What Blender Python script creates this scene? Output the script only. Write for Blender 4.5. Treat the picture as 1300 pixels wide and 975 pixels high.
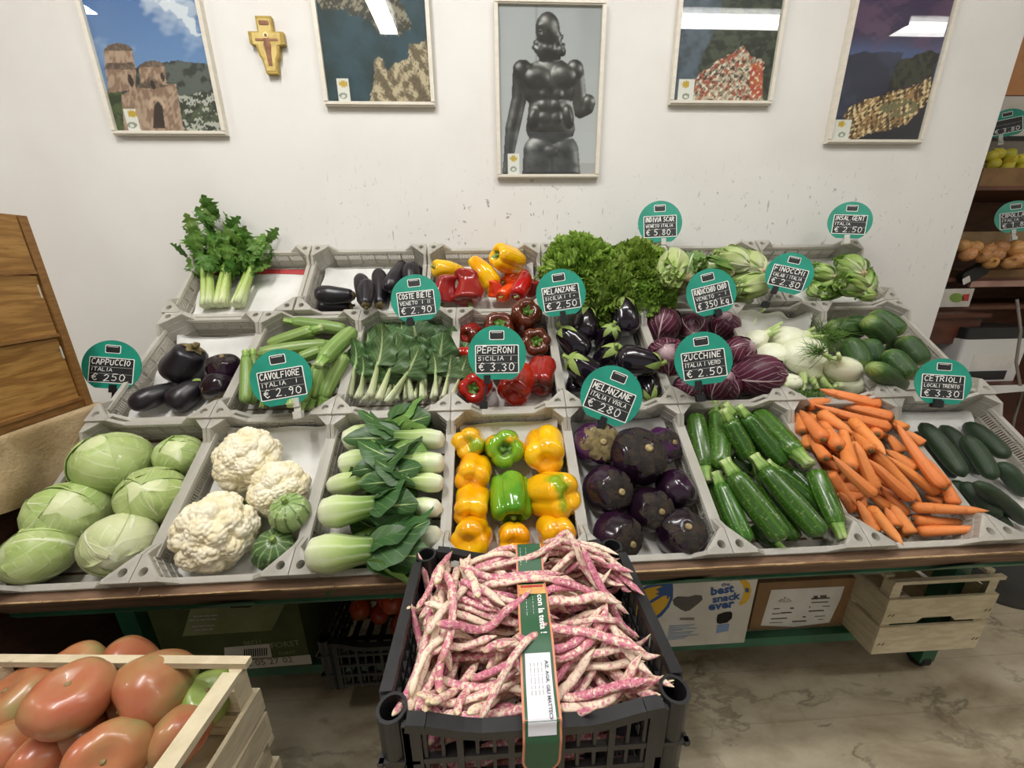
import bpy, math, random
import numpy as np
from math import sin, cos, pi, radians, sqrt
from mathutils import Matrix, Vector

for o in list(bpy.data.objects): bpy.data.objects.remove(o)
SC = bpy.context.scene
COL = SC.collection

# ------------------------------------------------------------------ camera
FPX = 488.465
YAW, PITCH, ROLL = map(radians, (2.7979, 17.1673, -0.737))
_cy, _sy, _cp, _sp, _cr, _sr = cos(YAW), sin(YAW), cos(PITCH), sin(PITCH), cos(ROLL), sin(ROLL)
FWD = np.array([_sy*_cp, _cy*_cp, -_sp]); _rt = np.array([_cy, -_sy, 0.]); _up = np.cross(_rt, FWD)
RGT = _rt*_cr + _up*_sr; UPV = -_rt*_sr + _up*_cr
EYE = np.array([0., 0., 1.3])
cam = bpy.data.cameras.new('camera'); cam.sensor_width = 36; cam.lens = FPX/1300*36; cam.clip_start = .02
camo = bpy.data.objects.new('camera', cam); COL.objects.link(camo)
camo.matrix_world = Matrix(((RGT[0], UPV[0], -FWD[0], 0), (RGT[1], UPV[1], -FWD[1], 0), (RGT[2], UPV[2], -FWD[2], 1.3), (0, 0, 0, 1)))
SC.camera = camo

# ------------------------------------------------------------------ world, exposure
SC.view_settings.view_transform = 'Standard'; SC.view_settings.look = 'None'
SC.view_settings.exposure = 0.0; SC.view_settings.gamma = 1; SC.view_settings.use_curve_mapping = False
W = bpy.data.worlds.new('shop_ambient'); SC.world = W; W.use_nodes = True
W.node_tree.nodes['Background'].inputs[0].default_value = (1.0, .985, .965, 1)
W.node_tree.nodes['Background'].inputs[1].default_value = .42
# fluorescent ceiling lamps, the last one added as fill light: (x, y, length, along 'x' or 'y'); built as fixtures further down
LAMP_Z = 2.95
LAMPS = [(1.75, -.22, 1.3, 'x', 6), (3.75, -.27, 1.4, 'x', 5), (-.69, .2, 1.2, 'y', 31), (-2.95, -.16, .8, 'x', 28), (.55, .45, 1.2, 'x', 14)]

# ------------------------------------------------------------------ pixel helpers (photo pixels -> points on real surfaces)
def ray(px, py): return FWD + RGT*(px-650)/FPX - UPV*(py-487.5)/FPX
def hit(px, py, n, p0):
    d = ray(px, py); n = np.asarray(n, float)
    return EYE + d*(((np.asarray(p0, float)-EYE)@n)/(d@n))
def ony(px, py, y): return hit(px, py, (0, 1, 0), (0, y, 0))
def onx(px, py, x): return hit(px, py, (1, 0, 0), (x, 0, 0))
def onz(px, py, z): return hit(px, py, (0, 0, 1), (0, 0, z))
def cdir(dx, dy, dz):                       # image right, image down, towards camera
    v = RGT*dx - UPV*dy - FWD*dz
    return v/np.linalg.norm(v)

# ------------------------------------------------------------------ mesh helpers
def lin(h):
    if isinstance(h, (tuple, list)): return tuple(h)[:3]
    h = h.lstrip('#'); c = [int(h[i:i+2], 16)/255 for i in (0, 2, 4)]
    return tuple(x/12.92 if x <= .04045 else ((x+.055)/1.055)**2.4 for x in c)
def wob(P, sc, seed, n=7):
    r = np.random.RandomState(seed); K = r.normal(size=(n, 3))*sc; ph = r.uniform(0, 6.28, n)
    return np.sin(np.asarray(P)@K.T+ph).sum(-1)/sqrt(n)/1.2
class MB:
    def __init__(s): s.v = []; s.f = []; s.uv = []; s.n = 0; s.mi = []; s.cur = 0
    def add(s, V, F, UV=None):
        V = np.asarray(V, float).reshape(-1, 3); s.v.append(V); n = s.n
        for f in F: s.f.append(tuple(int(i)+n for i in f)); s.mi.append(s.cur)
        s.uv.append(np.zeros((len(V), 2)) if UV is None else np.asarray(UV, float))
        s.n += len(V); return s
    def box(s, x0, x1, y0, y1, z0, z1):
        V = [(x, y, z) for z in (z0, z1) for y in (y0, y1) for x in (x0, x1)]
        uv = [(x, z) for z in (0, 1) for y in (0, 1) for x in (0, 1)]
        return s.add(V, [(0, 2, 3, 1), (4, 5, 7, 6), (0, 1, 5, 4), (2, 6, 7, 3), (0, 4, 6, 2), (1, 3, 7, 5)], uv)
    def bar(s, a, b, w, h, up=(0, 0, 1)):   # rectangular bar from a to b
        a = np.array(a, float); b = np.array(b, float); d = b-a; d /= np.linalg.norm(d)
        x = np.cross(d, up); x /= np.linalg.norm(x); y = np.cross(x, d)
        V = [p+x*i*w/2+y*j*h/2 for p in (a, b) for j in (-1, 1) for i in (-1, 1)]
        return s.add(V, [(0, 2, 3, 1), (4, 5, 7, 6), (0, 1, 5, 4), (2, 6, 7, 3), (0, 4, 6, 2), (1, 3, 7, 5)])
    def prism(s, poly, z0, z1):             # polygon in xy extruded z0..z1
        n = len(poly); V = [(x, y, z) for z in (z0, z1) for x, y in poly]
        return s.add(V, [tuple(range(n))[::-1], tuple(range(n, 2*n))]+[(i, (i+1) % n, n+(i+1) % n, n+i) for i in range(n)])
    def xform(s, M):
        M = np.asarray(M); s.v = [v@M[:3, :3].T+M[:3, 3] for v in s.v]; return s
    def mesh(s, name, smooth=False, auto=None):
        me = bpy.data.meshes.new(name); V = np.concatenate(s.v)
        me.from_pydata(V.tolist(), [], s.f)
        uv = np.concatenate(s.uv); l = me.uv_layers.new(name='UVMap')
        li = np.empty(len(me.loops), np.int32); me.loops.foreach_get('vertex_index', li)
        l.data.foreach_set('uv', uv[li].ravel())
        if any(s.mi): me.polygons.foreach_set('material_index', s.mi)
        if smooth: me.polygons.foreach_set('use_smooth', [True]*len(me.polygons))
        me.update()
        return me
def frames(P):
    P = np.asarray(P, float); T = np.gradient(P, axis=0); T /= np.linalg.norm(T, axis=1)[:, None]+1e-12
    a = np.array([0, 0, 1.]) if abs(T[0][2]) < .9 else np.array([1., 0, 0])
    X = np.cross(a, T[0]); X /= np.linalg.norm(X); Xs = [X]
    for i in range(1, len(P)):
        X = X-T[i]*(X@T[i]); X /= np.linalg.norm(X); Xs.append(X)
    Xs = np.array(Xs); return T, Xs, np.cross(T, Xs)
def loft(P, rad, nseg=12, prof=None, flat=1., cap=True):
    """tube with varying radius; X axis of the section is horizontal, flat scales the other one"""
    P = np.asarray(P, float); n = len(P); rad = np.broadcast_to(rad, (n,)).astype(float)
    T, X, Y = frames(P); th = np.linspace(0, 2*pi, nseg+1); t = np.linspace(0, 1, n)
    m = np.ones((n, nseg+1)) if prof is None else prof(th[None, :], t[:, None])*np.ones((n, nseg+1))
    r = rad[:, None]*m
    V = P[:, None]+X[:, None]*(r*np.cos(th))[..., None]+Y[:, None]*(r*np.sin(th)*flat)[..., None]
    UV = np.stack(np.broadcast_arrays(th[None]/(2*pi), t[:, None]), -1).reshape(-1, 2)
    k = nseg+1; F = [(i*k+j, i*k+j+1, (i+1)*k+j+1, (i+1)*k+j) for i in range(n-1) for j in range(nseg)]
    V = V.reshape(-1, 3)
    if cap:
        V = np.vstack([V, P[0], P[-1]]); UV = np.vstack([UV, [.5, 0], [.5, 1]]); b = n*k
        F += [(b, j+1, j) for j in range(nseg)]+[(b+1, (n-1)*k+j, (n-1)*k+j+1) for j in range(nseg)]
    return V, F, UV
def grid(nu, nv, fn):
    u, v = np.meshgrid(np.linspace(0, 1, nu), np.linspace(0, 1, nv)); V = fn(u.ravel(), v.ravel())
    F = [(j*nu+i, j*nu+i+1, (j+1)*nu+i+1, (j+1)*nu+i) for j in range(nv-1) for i in range(nu-1)]
    return V, F, np.stack([u.ravel(), v.ravel()], -1)
def lathe(surf, nth=24, ns=16):
    """surf(s, th) -> points; s 0..1 from the stem pole to the far pole"""
    th = np.linspace(0, 2*pi, nth+1); s = np.linspace(0, 1, ns)
    S, TH = np.meshgrid(s, th, indexing='ij'); V = surf(S.ravel(), TH.ravel()); k = nth+1
    F = [(i*k+j, (i+1)*k+j, (i+1)*k+j+1, i*k+j+1) for i in range(ns-1) for j in range(nth)]
    return V, F, np.stack([TH.ravel()/(2*pi), S.ravel()], -1)
def make(name, me, mt, parent=None, M=None, label=None, cat=None, group=None, kind=None):
    o = bpy.data.objects.new(name, me); COL.objects.link(o)
    if me is not None and mt is not None:
        for m in (mt if isinstance(mt, (list, tuple)) else [mt]):
            if len(me.materials) < (len(mt) if isinstance(mt, (list, tuple)) else 1): me.materials.append(m)
    if parent: o.parent = parent
    if M is not None: o.matrix_basis = Matrix(np.asarray(M).tolist())
    if label: o['label'] = label
    if cat: o['category'] = cat
    if group: o['group'] = group
    if kind: o['kind'] = kind
    return o
def spawn(name, parts, M, label, cat, group=None):
    """parts: list of (part name, mesh, material[, sub-parts]); one part = the thing itself"""
    if len(parts) == 1 and len(parts[0]) == 3: return make(name, parts[0][1], parts[0][2], None, M, label, cat, group)
    r = make(name, None, None, None, M, label, cat, group)
    for p in parts:
        c = make(p[0], p[1], p[2], r)
        if len(p) > 3:
            if isinstance(p[3], str): c['kind'] = p[3]
            else:
                for q in p[3]: make(q[0], q[1], q[2], c)
    return r
def TR(x=0, y=0, z=0): M = np.eye(4); M[:3, 3] = (x, y, z); return M
def RX(a): return np.array([[1, 0, 0, 0], [0, cos(a), -sin(a), 0], [0, sin(a), cos(a), 0], [0, 0, 0, 1]])
def RY(a): return np.array([[cos(a), 0, sin(a), 0], [0, 1, 0, 0], [-sin(a), 0, cos(a), 0], [0, 0, 0, 1]])
def RZ(a): return np.array([[cos(a), -sin(a), 0, 0], [sin(a), cos(a), 0, 0], [0, 0, 1, 0], [0, 0, 0, 1]])
def SCL(x, y=None, z=None): y = x if y is None else y; z = x if z is None else z; return np.diag([x, y, z, 1.])
def axisM(p, zdir, spin=0., s=1.):          # frame at p whose z axis is zdir
    z = np.asarray(zdir, float); z = z/np.linalg.norm(z); a = np.array([0, 0, 1.]) if abs(z[2]) < .9 else np.array([0, 1., 0])
    x = np.cross(a, z); x /= np.linalg.norm(x); y = np.cross(z, x)
    M = np.eye(4); M[:3, 0], M[:3, 1], M[:3, 2], M[:3, 3] = x, y, z, p
    return M@RZ(spin)@SCL(s)

# ------------------------------------------------------------------ material helpers
class NT:
    def __init__(s, name):
        s.m = bpy.data.materials.new(name); s.m.use_nodes = True; s.t = s.m.node_tree; s.t.nodes.clear()
        s.out = s.t.nodes.new('ShaderNodeOutputMaterial')
    def n(s, typ, **kw):
        nd = s.t.nodes.new('ShaderNode'+typ)
        for k, v in kw.items():
            if k.startswith('i_'): s.put(nd, k[2:].replace('_', ' '), v)
            elif k[0] == 'j' and k[1:].isdigit(): s.put(nd, int(k[1:]), v)
            else: setattr(nd, k, v)
        return nd
    def put(s, nd, key, v):
        if isinstance(v, bpy.types.NodeSocket): s.t.links.new(v, nd.inputs[key])
        elif isinstance(v, bpy.types.Node): s.t.links.new(v.outputs[0], nd.inputs[key])
        else:
            i = nd.inputs[key]
            if isinstance(v, (tuple, list)) and i.type == 'RGBA' and len(v) == 3: v = (*v, 1)
            i.default_value = v
    def math(s, op, a, b=0., c=None, clamp=False):
        nd = s.n('Math', operation=op, use_clamp=clamp, j0=a, j1=b)
        if c is not None: s.put(nd, 2, c)
        return nd.outputs[0]
    def mix(s, f, a, b, mode='MIX'):
        nd = s.n('Mix', data_type='RGBA', blend_type=mode); s.put(nd, 0, f); s.put(nd, 6, a); s.put(nd, 7, b); return nd.outputs[2]
    def noise(s, vec, scale, detail=3., rough=.55):
        nd = s.n('TexNoise', i_Scale=scale, i_Detail=detail, i_Roughness=rough)
        if vec is not None: s.put(nd, 'Vector', vec)
        return nd.outputs[0]
    def ramp(s, f, stops, interp='LINEAR'):
        nd = s.n('ValToRGB'); cr = nd.color_ramp; cr.interpolation = interp
        while len(cr.elements) < len(stops): cr.elements.new(.5)
        for e, (p, c) in zip(cr.elements, stops): e.position = p; e.color = (*lin(c), 1) if not isinstance(c, (int, float)) else (c, c, c, 1)
        s.put(nd, 0, f); return nd.outputs[0]
    def smooth(s, f, a, b):                 # clamped map of f from a..b to 0..1
        nd = s.n('MapRange', interpolation_type='SMOOTHSTEP', j0=f, j1=a, j2=b); return nd.outputs[0]
    def coords(s, kind='Object'): return s.n('TexCoord').outputs[kind]
    def vary(s, col, amt):
        if not amt: return col
        r = s.n('ObjectInfo').outputs['Random']
        h = s.n('HueSaturation', i_Color=col); s.put(h, 'Value', s.math('MULTIPLY_ADD', r, 2*amt, 1-amt))
        r2 = s.math('FRACT', s.math('MULTIPLY', r, 7.31)); s.put(h, 'Hue', s.math('MULTIPLY_ADD', r2, amt*.12, .5-amt*.06))
        return h.outputs[0]
    def finish(s, col, rough=.5, spec=.5, bump=None, bstr=.2, bdist=.002, trans=0., coat=0., metal=0., sss=0., alpha=None, emit=None):
        b = s.n('BsdfPrincipled'); s.put(b, 'Base Color', col); s.put(b, 'Roughness', rough); s.put(b, 'Specular IOR Level', spec)
        s.put(b, 'Metallic', metal); s.put(b, 'Coat Weight', coat); s.put(b, 'Coat Roughness', .08)
        if sss: s.put(b, 'Subsurface Weight', sss); s.put(b, 'Subsurface Radius', (.02, .015, .008)); s.put(b, 'Subsurface Scale', .3)
        if bump is not None:
            bn = s.n('Bump', i_Strength=bstr, i_Distance=bdist, i_Height=bump); s.put(b, 'Normal', bn)
        if alpha is not None: s.put(b, 'Alpha', alpha)
        if emit: s.put(b, 'Emission Color', col); s.put(b, 'Emission Strength', emit)
        sh = b.outputs[0]
        if trans:
            t = s.n('BsdfTranslucent', i_Color=col); mx = s.n('MixShader', j0=trans); s.put(mx, 1, sh); s.put(mx, 2, t); sh = mx.outputs[0]
        s.t.links.new(sh, s.out.inputs[0]); return s.m
def mat(name, c1, c2=None, scale=6., rough=.5, spec=.5, bump=0., bscale=60., rnd=0., trans=0., coat=0., lo=.4, hi=.62, metal=0., stretch=None, detail=4., third=None, sss=0.):
    s = NT(name); vec = s.coords()
    if stretch: vec = s.n('Mapping', i_Vector=vec, i_Scale=stretch).outputs[0]
    col = lin(c1)
    if c2 is not None: col = s.mix(s.smooth(s.noise(vec, scale, detail), lo, hi), (*lin(c1), 1), (*lin(c2), 1))
    if third: col = s.mix(s.smooth(s.noise(vec, third[1], 5.), third[2], third[2]+.08), col, (*lin(third[0]), 1))
    if rnd:
        if isinstance(col, tuple): rg = s.n('RGB'); rg.outputs[0].default_value = (*col, 1); col = rg.outputs[0]
        col = s.vary(col, rnd)
    return s.finish(col, rough, spec, s.noise(vec, bscale, 4.) if bump else None, bump, .003, trans, coat, metal, sss)
def gradmat(name, stops, rough=.4, spec=.5, streak=None, speck=None, mixn=None, rnd=.06, trans=0., bump=0., bscale=(1, 30, 1), coat=0., sss=0., nz=.05):
    """colour along v of the UV map (stem to tip); streak=(count,color,strength,width) runs lengthwise"""
    s = NT(name); uv = s.coords('UV'); ob = s.coords(); sep = s.n('SeparateXYZ', j0=uv); u, v = sep.outputs[0], sep.outputs[1]
    vv = s.math('ADD', v, s.math('MULTIPLY', s.math('SUBTRACT', s.noise(ob, 25.), .5), nz))
    col = s.ramp(vv, stops)
    if mixn: col = s.mix(s.smooth(s.noise(ob, mixn[1], 4.), mixn[2], mixn[3]), col, (*lin(mixn[0]), 1))
    if streak:
        w = s.math('SINE', s.math('ADD', s.math('MULTIPLY', u, 2*pi*streak[0]), s.math('MULTIPLY', s.noise(ob, 30.), 3.)))
        col = s.mix(s.math('MULTIPLY', s.smooth(w, streak[3], 1.), streak[2]), col, (*lin(streak[1]), 1))
    if speck: col = s.mix(s.math('MULTIPLY', s.smooth(s.noise(ob, speck[1], 2., .6), speck[2], speck[2]+.07), speck[3]), col, (*lin(speck[0]), 1))
    col = s.vary(col, rnd)
    bm = None
    if bump: bm = s.noise(s.n('Mapping', i_Vector=uv, i_Scale=bscale).outputs[0], 5., 3.)
    return s.finish(col, rough, spec, bm, bump, .002, trans, coat, 0., sss)
def leafmat(name, blade, blade2, vein, n=7, k=1.1, mid=.09, sv=.5, rough=.45, trans=.18, rnd=.08, base=None, bump=.35, edge=None, svw=.1):
    """leaf: midrib and side veins from the UV map (u across, v from stalk to tip)"""
    s = NT(name); uv = s.coords('UV'); ob = s.coords(); sep = s.n('SeparateXYZ', j0=uv); u, v = sep.outputs[0], sep.outputs[1]
    nz = s.noise(ob, 30., 3.); uu = s.math('MULTIPLY', s.math('ABSOLUTE', s.math('SUBTRACT', u, .5)), 2.)
    wid = s.math('MULTIPLY_ADD', v, -mid*.8, mid)
    mm = s.math('SUBTRACT', 1., s.smooth(s.math('DIVIDE', uu, wid), .3, 1.2))
    ph = s.math('FRACT', s.math('ADD', s.math('SUBTRACT', s.math('MULTIPLY', v, n), s.math('MULTIPLY', s.math('POWER', uu, .8), k*n*.33)), s.math('MULTIPLY', nz, .5)))
    sm = s.math('SUBTRACT', 1., s.smooth(s.math('ABSOLUTE', s.math('SUBTRACT', ph, .5)), .0, svw))
    sm = s.math('MULTIPLY', sm, s.math('MULTIPLY_ADD', uu, -.7, 1.))
    vm = s.math('MAXIMUM', mm, s.math('MULTIPLY', sm, sv))
    col = s.mix(s.smooth(s.noise(ob, 14., 4.), .35, .65), (*lin(blade), 1), (*lin(blade2), 1))
    if base: col = s.mix(s.math('SUBTRACT', 1., s.smooth(v, base[1], base[2])), col, (*lin(base[0]), 1))
    if edge: col = s.mix(s.smooth(s.math('MAXIMUM', uu, v), edge[1], 1.), col, (*lin(edge[0]), 1))
    col = s.vary(s.mix(vm, col, (*lin(vein), 1)), rnd)
    h = s.math('ADD', vm, s.math('MULTIPLY', s.noise(ob, 60., 3.), .6))
    return s.finish(col, rough, .4, h, bump, .002, trans)

# ================================================================== structure
def m_wall():
    s = NT('painted_wall'); ob = s.coords(); sep = s.n('SeparateXYZ', j0=ob)
    col = s.mix(s.smooth(s.noise(ob, 2.2, 4.), .35, .7), (*lin('#dfddd9'), 1), (*lin('#d8d5d0'), 1))
    # scuffs where crates and hands have rubbed the paint
    mp = s.n('Mapping', i_Vector=ob, i_Scale=(1., 1., .8), i_Rotation=(0, .7, 0)).outputs[0]
    fl = s.smooth(s.noise(mp, 52., 5., .7), .63, .69)
    ms = s.n('Mapping', i_Vector=ob, i_Scale=(30., 1., 5.), i_Rotation=(0, .75, 0)).outputs[0]
    st = s.smooth(s.noise(ms, 3., 2.), .68, .74)
    patch = s.smooth(s.noise(ob, 3.1, 3.), .42, .6)
    band = s.math('MULTIPLY', s.smooth(sep.outputs[2], 1.72, 1.5), s.smooth(sep.outputs[2], 1.1, 1.3))
    xm = s.smooth(sep.outputs[0], -.9, -.3)
    amt = s.math('MULTIPLY', s.math('MULTIPLY', s.math('MAXIMUM', fl, s.math('MULTIPLY', st, .7)), s.math('MULTIPLY', band, xm)), s.math('MULTIPLY_ADD', patch, .5, .3))
    col = s.mix(amt, col, (*lin('#77726a'), 1))
    few = s.smooth(s.noise(ob, 21., 5., .75), .735, .76)
    col = s.mix(s.math('MULTIPLY', few, .35), col, (*lin('#8a857c'), 1))
    return s.finish(col, .62, .3, s.noise(ob, 90., 4.), .12, .002)
def m_floor():
    s = NT('stone_vinyl'); ob = s.coords()
    mp = s.n('Mapping', i_Vector=ob, i_Rotation=(0, 0, .75), i_Scale=(1., 2.6, 1.)).outputs[0]
    d = s.n('TexNoise', i_Scale=2.2, i_Detail=4.); s.put(d, 'Vector', ob)
    mp2 = s.mix(.35, mp, d.outputs[1], 'ADD')
    col = s.ramp(s.noise(mp2, 3.4, 9., .64), [(.28, '#82745c'), (.45, '#a99c83'), (.6, '#bbb098'), (.8, '#cac1aa')])
    vein = s.math('ABSOLUTE', s.math('SUBTRACT', s.noise(mp2, 2.3, 7., .62), .5))
    vm = s.math('MULTIPLY', s.math('SUBTRACT', 1., s.smooth(vein, .0, .03)), s.smooth(s.noise(ob, 2.5, 3.), .36, .6))
    col = s.mix(s.math('MULTIPLY', vm, .6), col, (*lin('#4d4638'), 1))
    br = s.n('TexBrick', i_Scale=1., i_Mortar_Size=.0022, i_Brick_Width=.9, i_Row_Height=.15, i_Color1=(1, 1, 1, 1), i_Color2=(.9, .89, .87, 1), i_Mortar=(.45, .43, .4, 1)); s.put(br, 'Vector', ob)
    col = s.mix(.25, col, s.mix(1., col, br.outputs[0], 'MULTIPLY'))
    return s.finish(col, .42, .4, s.noise(mp2, 20., 5.), .1, .002)
M_WALL, M_FLOOR = m_wall(), m_floor()
M_WALL2 = mat('far_wall_paint', '#d8d2c6', '#cbc4b6', 1.5, .7)
WY, WX = 1.55, 1.885                        # front face of the shop wall and its free end
make('floor', MB().box(-3.5, 5, -3, 4.2, -.05, 0).mesh('floor'), M_FLOOR, kind='structure')
make('wall_back', MB().box(-3.5, WX, WY, WY+.14, 0, 3.05).mesh('wall_back'), M_WALL, kind='structure')
make('wall_far', MB().box(-3.5, 5, 3.2, 3.3, 0, 3.05).mesh('wall_far'), M_WALL2, kind='structure')
make('wall_right', MB().box(4.4, 4.5, -3, 3.2, 0, 3.05).mesh('wall_right'), M_WALL2, kind='structure')
make('wall_left', MB().box(-3.5, -3.4, -3, 1.55, 0, 3.05).mesh('wall_left'), M_WALL2, kind='structure')
make('ceiling', MB().box(-3.5, 5, -3, 4.2, 3.05, 3.1).mesh('ceiling'), M_WALL2, kind='structure')

# ------------------------------------------------------------------ ceiling lamps
M_HOUS = mat('lamp_housing', '#e8e8e4', rough=.4)
_t = NT('lit_tube'); _e = _t.n('Emission', i_Color=(1, .985, .96, 1), i_Strength=16.); _t.t.links.new(_e.outputs[0], _t.out.inputs[0]); M_TUBE = _t.m
def lamp(x, y, L, ax, power):
    r = make('ceiling_lamp', None, None, None, TR(x, y, LAMP_Z)@RZ(0 if ax == 'x' else pi/2), 'white fluorescent batten lamp with two lit tubes under the ceiling', 'lamp', 'ceiling lamps')  # label is shared with the added fill lamp
    b = MB(); b.box(-L/2, L/2, -.07, .07, .03, .1); b.box(-L/2, -L/2+.03, -.06, .06, -.02, .03); b.box(L/2-.03, L/2, -.06, .06, -.02, .03)
    make('housing', b.mesh('lamp_housing'), M_HOUS, r)
    for s in (-.03, .03):
        V = loft([(-L/2+.03+i*(L-.06)/4, s, 0) for i in range(5)], .015, 10); make('tube', MB().add(*V).mesh('tube', True), M_TUBE, r)
    l = bpy.data.lights.new('lamp_light', 'AREA'); l.shape = 'RECTANGLE'; l.size = L; l.size_y = .12; l.energy = power; l.color = (1, .985, .96)
    lo = bpy.data.objects.new('lamp_light', l); COL.objects.link(lo); lo.parent = r; lo.location = (0, 0, -.03)
for a in LAMPS: lamp(*a)

# ------------------------------------------------------------------ display stand (three sloping steps)
SL = {1: radians(35.3), 2: radians(34.7), 3: radians(43.3)}
TOPC = {1: (.7956, .8395), 2: (1.0969, 1.0591), 3: (1.377, 1.2753)}      # middle of the crate tops: y, z
HC, HM = .10, .076                                                        # crate height at corners / between them
def rowM(r, x):                             # frame on the board of row r: x right, y up the slope, z off the board
    y, z = TOPC[r]; a = SL[r]
    return TR(x, y+HC*sin(a), z-HC*cos(a))@RX(a)
M_BOARD = mat('brown_fibreboard', '#806551', '#66503f', 9, .75, .3, bump=.3, bscale=40, stretch=(1, 6, 6))
M_BEDGE = mat('frayed_board_edge', '#b79c76', '#927455', 30, .85, .2, bump=.5, bscale=90, stretch=(1, 4, 4))
M_GREEN = mat('green_painted_steel', '#2f6e50', '#255a41', 8, .45, .5, bump=.05, third=('#1b3a2c', 14, .66))
X0, X1 = -1.04, 1.43
st = make('display_stand', None, None, None, TR(.2, 1.1, 0), 'green steel stand with brown sloping boards carrying the vegetable crates', 'stand')
def spart(name, mb, m):
    return make(name, mb.xform(TR(-.2, -1.1, 0)).mesh(name), m, st)
for r, (xa, xb, half) in {1: (X0, X1, .2), 2: (X0, X1, .2), 3: (-1.06, 1.42, .15)}.items():
    b = MB().box(xa, xb, -half-.005, half+(.0 if r > 1 else 0), -.02, -.0008); b.xform(rowM(r, 0)); spart('sloping_board', b, M_BOARD)
b = MB().box(X0-.03, X1+.03, -.216, -.2005, -.05, .066); b.xform(rowM(1, 0)); spart('front_lip', b, M_BOARD)
rr = random.Random(5)
b = MB()
x = X0-.03
while x < X1+.03:                           # torn strips of veneer along the lip's upper edge
    w = rr.uniform(.03, .12); b.box(x, min(x+w, X1+.03), -.2185-rr.uniform(0, .001), -.2162, .052+rr.uniform(0, .006), .066+rr.uniform(0, .004)); x += w
b.xform(rowM(1, 0)); spart('torn_edge', b, M_BEDGE)
b = MB().box(X0-.02, X1+.02, -.222, -.19, -.07, -.0505); b.xform(rowM(1, 0)); spart('front_rail', b, M_GREEN)
SHZ = .18                                   # lower shelf
for x in (-.62, .41, 1.08):                 # gusset plates on the lip
    b = MB().prism([(x-.09, -.0), (x+.06, -.0), (x+.09, .035), (x+.02, .035)], 0, .0015)
    b.xform(rowM(1, 0)@TR(0, -.224, -.062)@RX(pi/2)@TR(0, 0, -.002)); spart('gusset', b, M_GREEN)
for x in (X0+.02, .2, X1-.03):
    spart('leg', MB().box(x-.025, x+.025, .87, .92, .03, .66), M_GREEN)
    spart('leg', MB().box(x-.025, x+.025, 1.44, 1.49, .03, 1.15), M_GREEN)
    b = MB().bar((x, .70, .61), (x, 1.49, 1.15), .03, .03); spart('rafter', b, M_GREEN)
spart('shelf_rail', MB().box(X0-.02, X1+.02, .872, .897, SHZ-.035, SHZ-.002), M_GREEN)
spart('shelf_rail', MB().box(X0-.02, X1+.02, 1.42, 1.445, SHZ-.035, SHZ-.002), M_GREEN)
spart('shelf_rail', MB().box(X0-.02, X1+.02, 1.13, 1.155, SHZ-.035, SHZ-.002), M_GREEN)
M_RUB = mat('black_rubber', '#1c1c1c', rough=.6)
for x in (X0+.02, .2, X1-.03):
    for y in (.895, 1.465):
        b = MB().add(*loft([(x-.018, y, .03), (x-.012, y, .03), (x+.012, y, .03), (x+.018, y, .03)], [.022, .03, .03, .022], 16)); spart('caster', b, M_RUB)

# ================================================================== plastic crates
def m_plastic():
    s = NT('milky_plastic'); ob = s.coords()
    col = s.mix(s.smooth(s.noise(ob, 7., 4.), .35, .7), (*lin('#e2dfd7'), 1), (*lin('#d4d0c6'), 1))
    col = s.vary(col, .05)
    b = s.n('BsdfPrincipled', i_Roughness=.35); s.put(b, 'Base Color', col)
    t = s.n('BsdfTranslucent'); s.put(t, 'Color', col); tr = s.n('BsdfTransparent', i_Color=(.92, .92, .9, 1))
    m1 = s.n('MixShader', j0=.42); s.put(m1, 1, b); s.put(m1, 2, t)
    m2 = s.n('MixShader', j0=.2); s.put(m2, 1, m1); s.put(m2, 2, tr)
    s.t.links.new(m2.outputs[0], s.out.inputs[0]); return s.m
M_PLAS = m_plastic()
CW, CL, CC = .298, .398, .052               # width, length, corner size
def crate_wall(half):                       # runs along x, outer face at y=0 (inside is +y), spans -half..half
    b = MB(); T = .006
    b.box(-half, half, -.001, .011, HM-.009, HM); b.box(-half, half, .0015, .0045, HM-.03, HM-.009) if False else None
    b.box(-half, half, 0, .008, 0, .012)
    for z in (.03, .054): b.box(-half, half, 0, T, z, z+.003)
    n = max(2, round(2*half/.05))
    for i in range(n+1):
        x = -half+2*half*i/n; b.box(x-.0016, x+.0016, 0, T, .012, HM-.009)
    b.box(-half, half, .002, .0034, .012, .03)
    k = int(2*half/.0062)
    for i in range(k):
        x = -half+2*half*(i+.5)/k; b.box(x-.0017, x+.0017, .002, .004, .033, HM-.009)
    return b.mesh('crate_wall')
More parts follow.
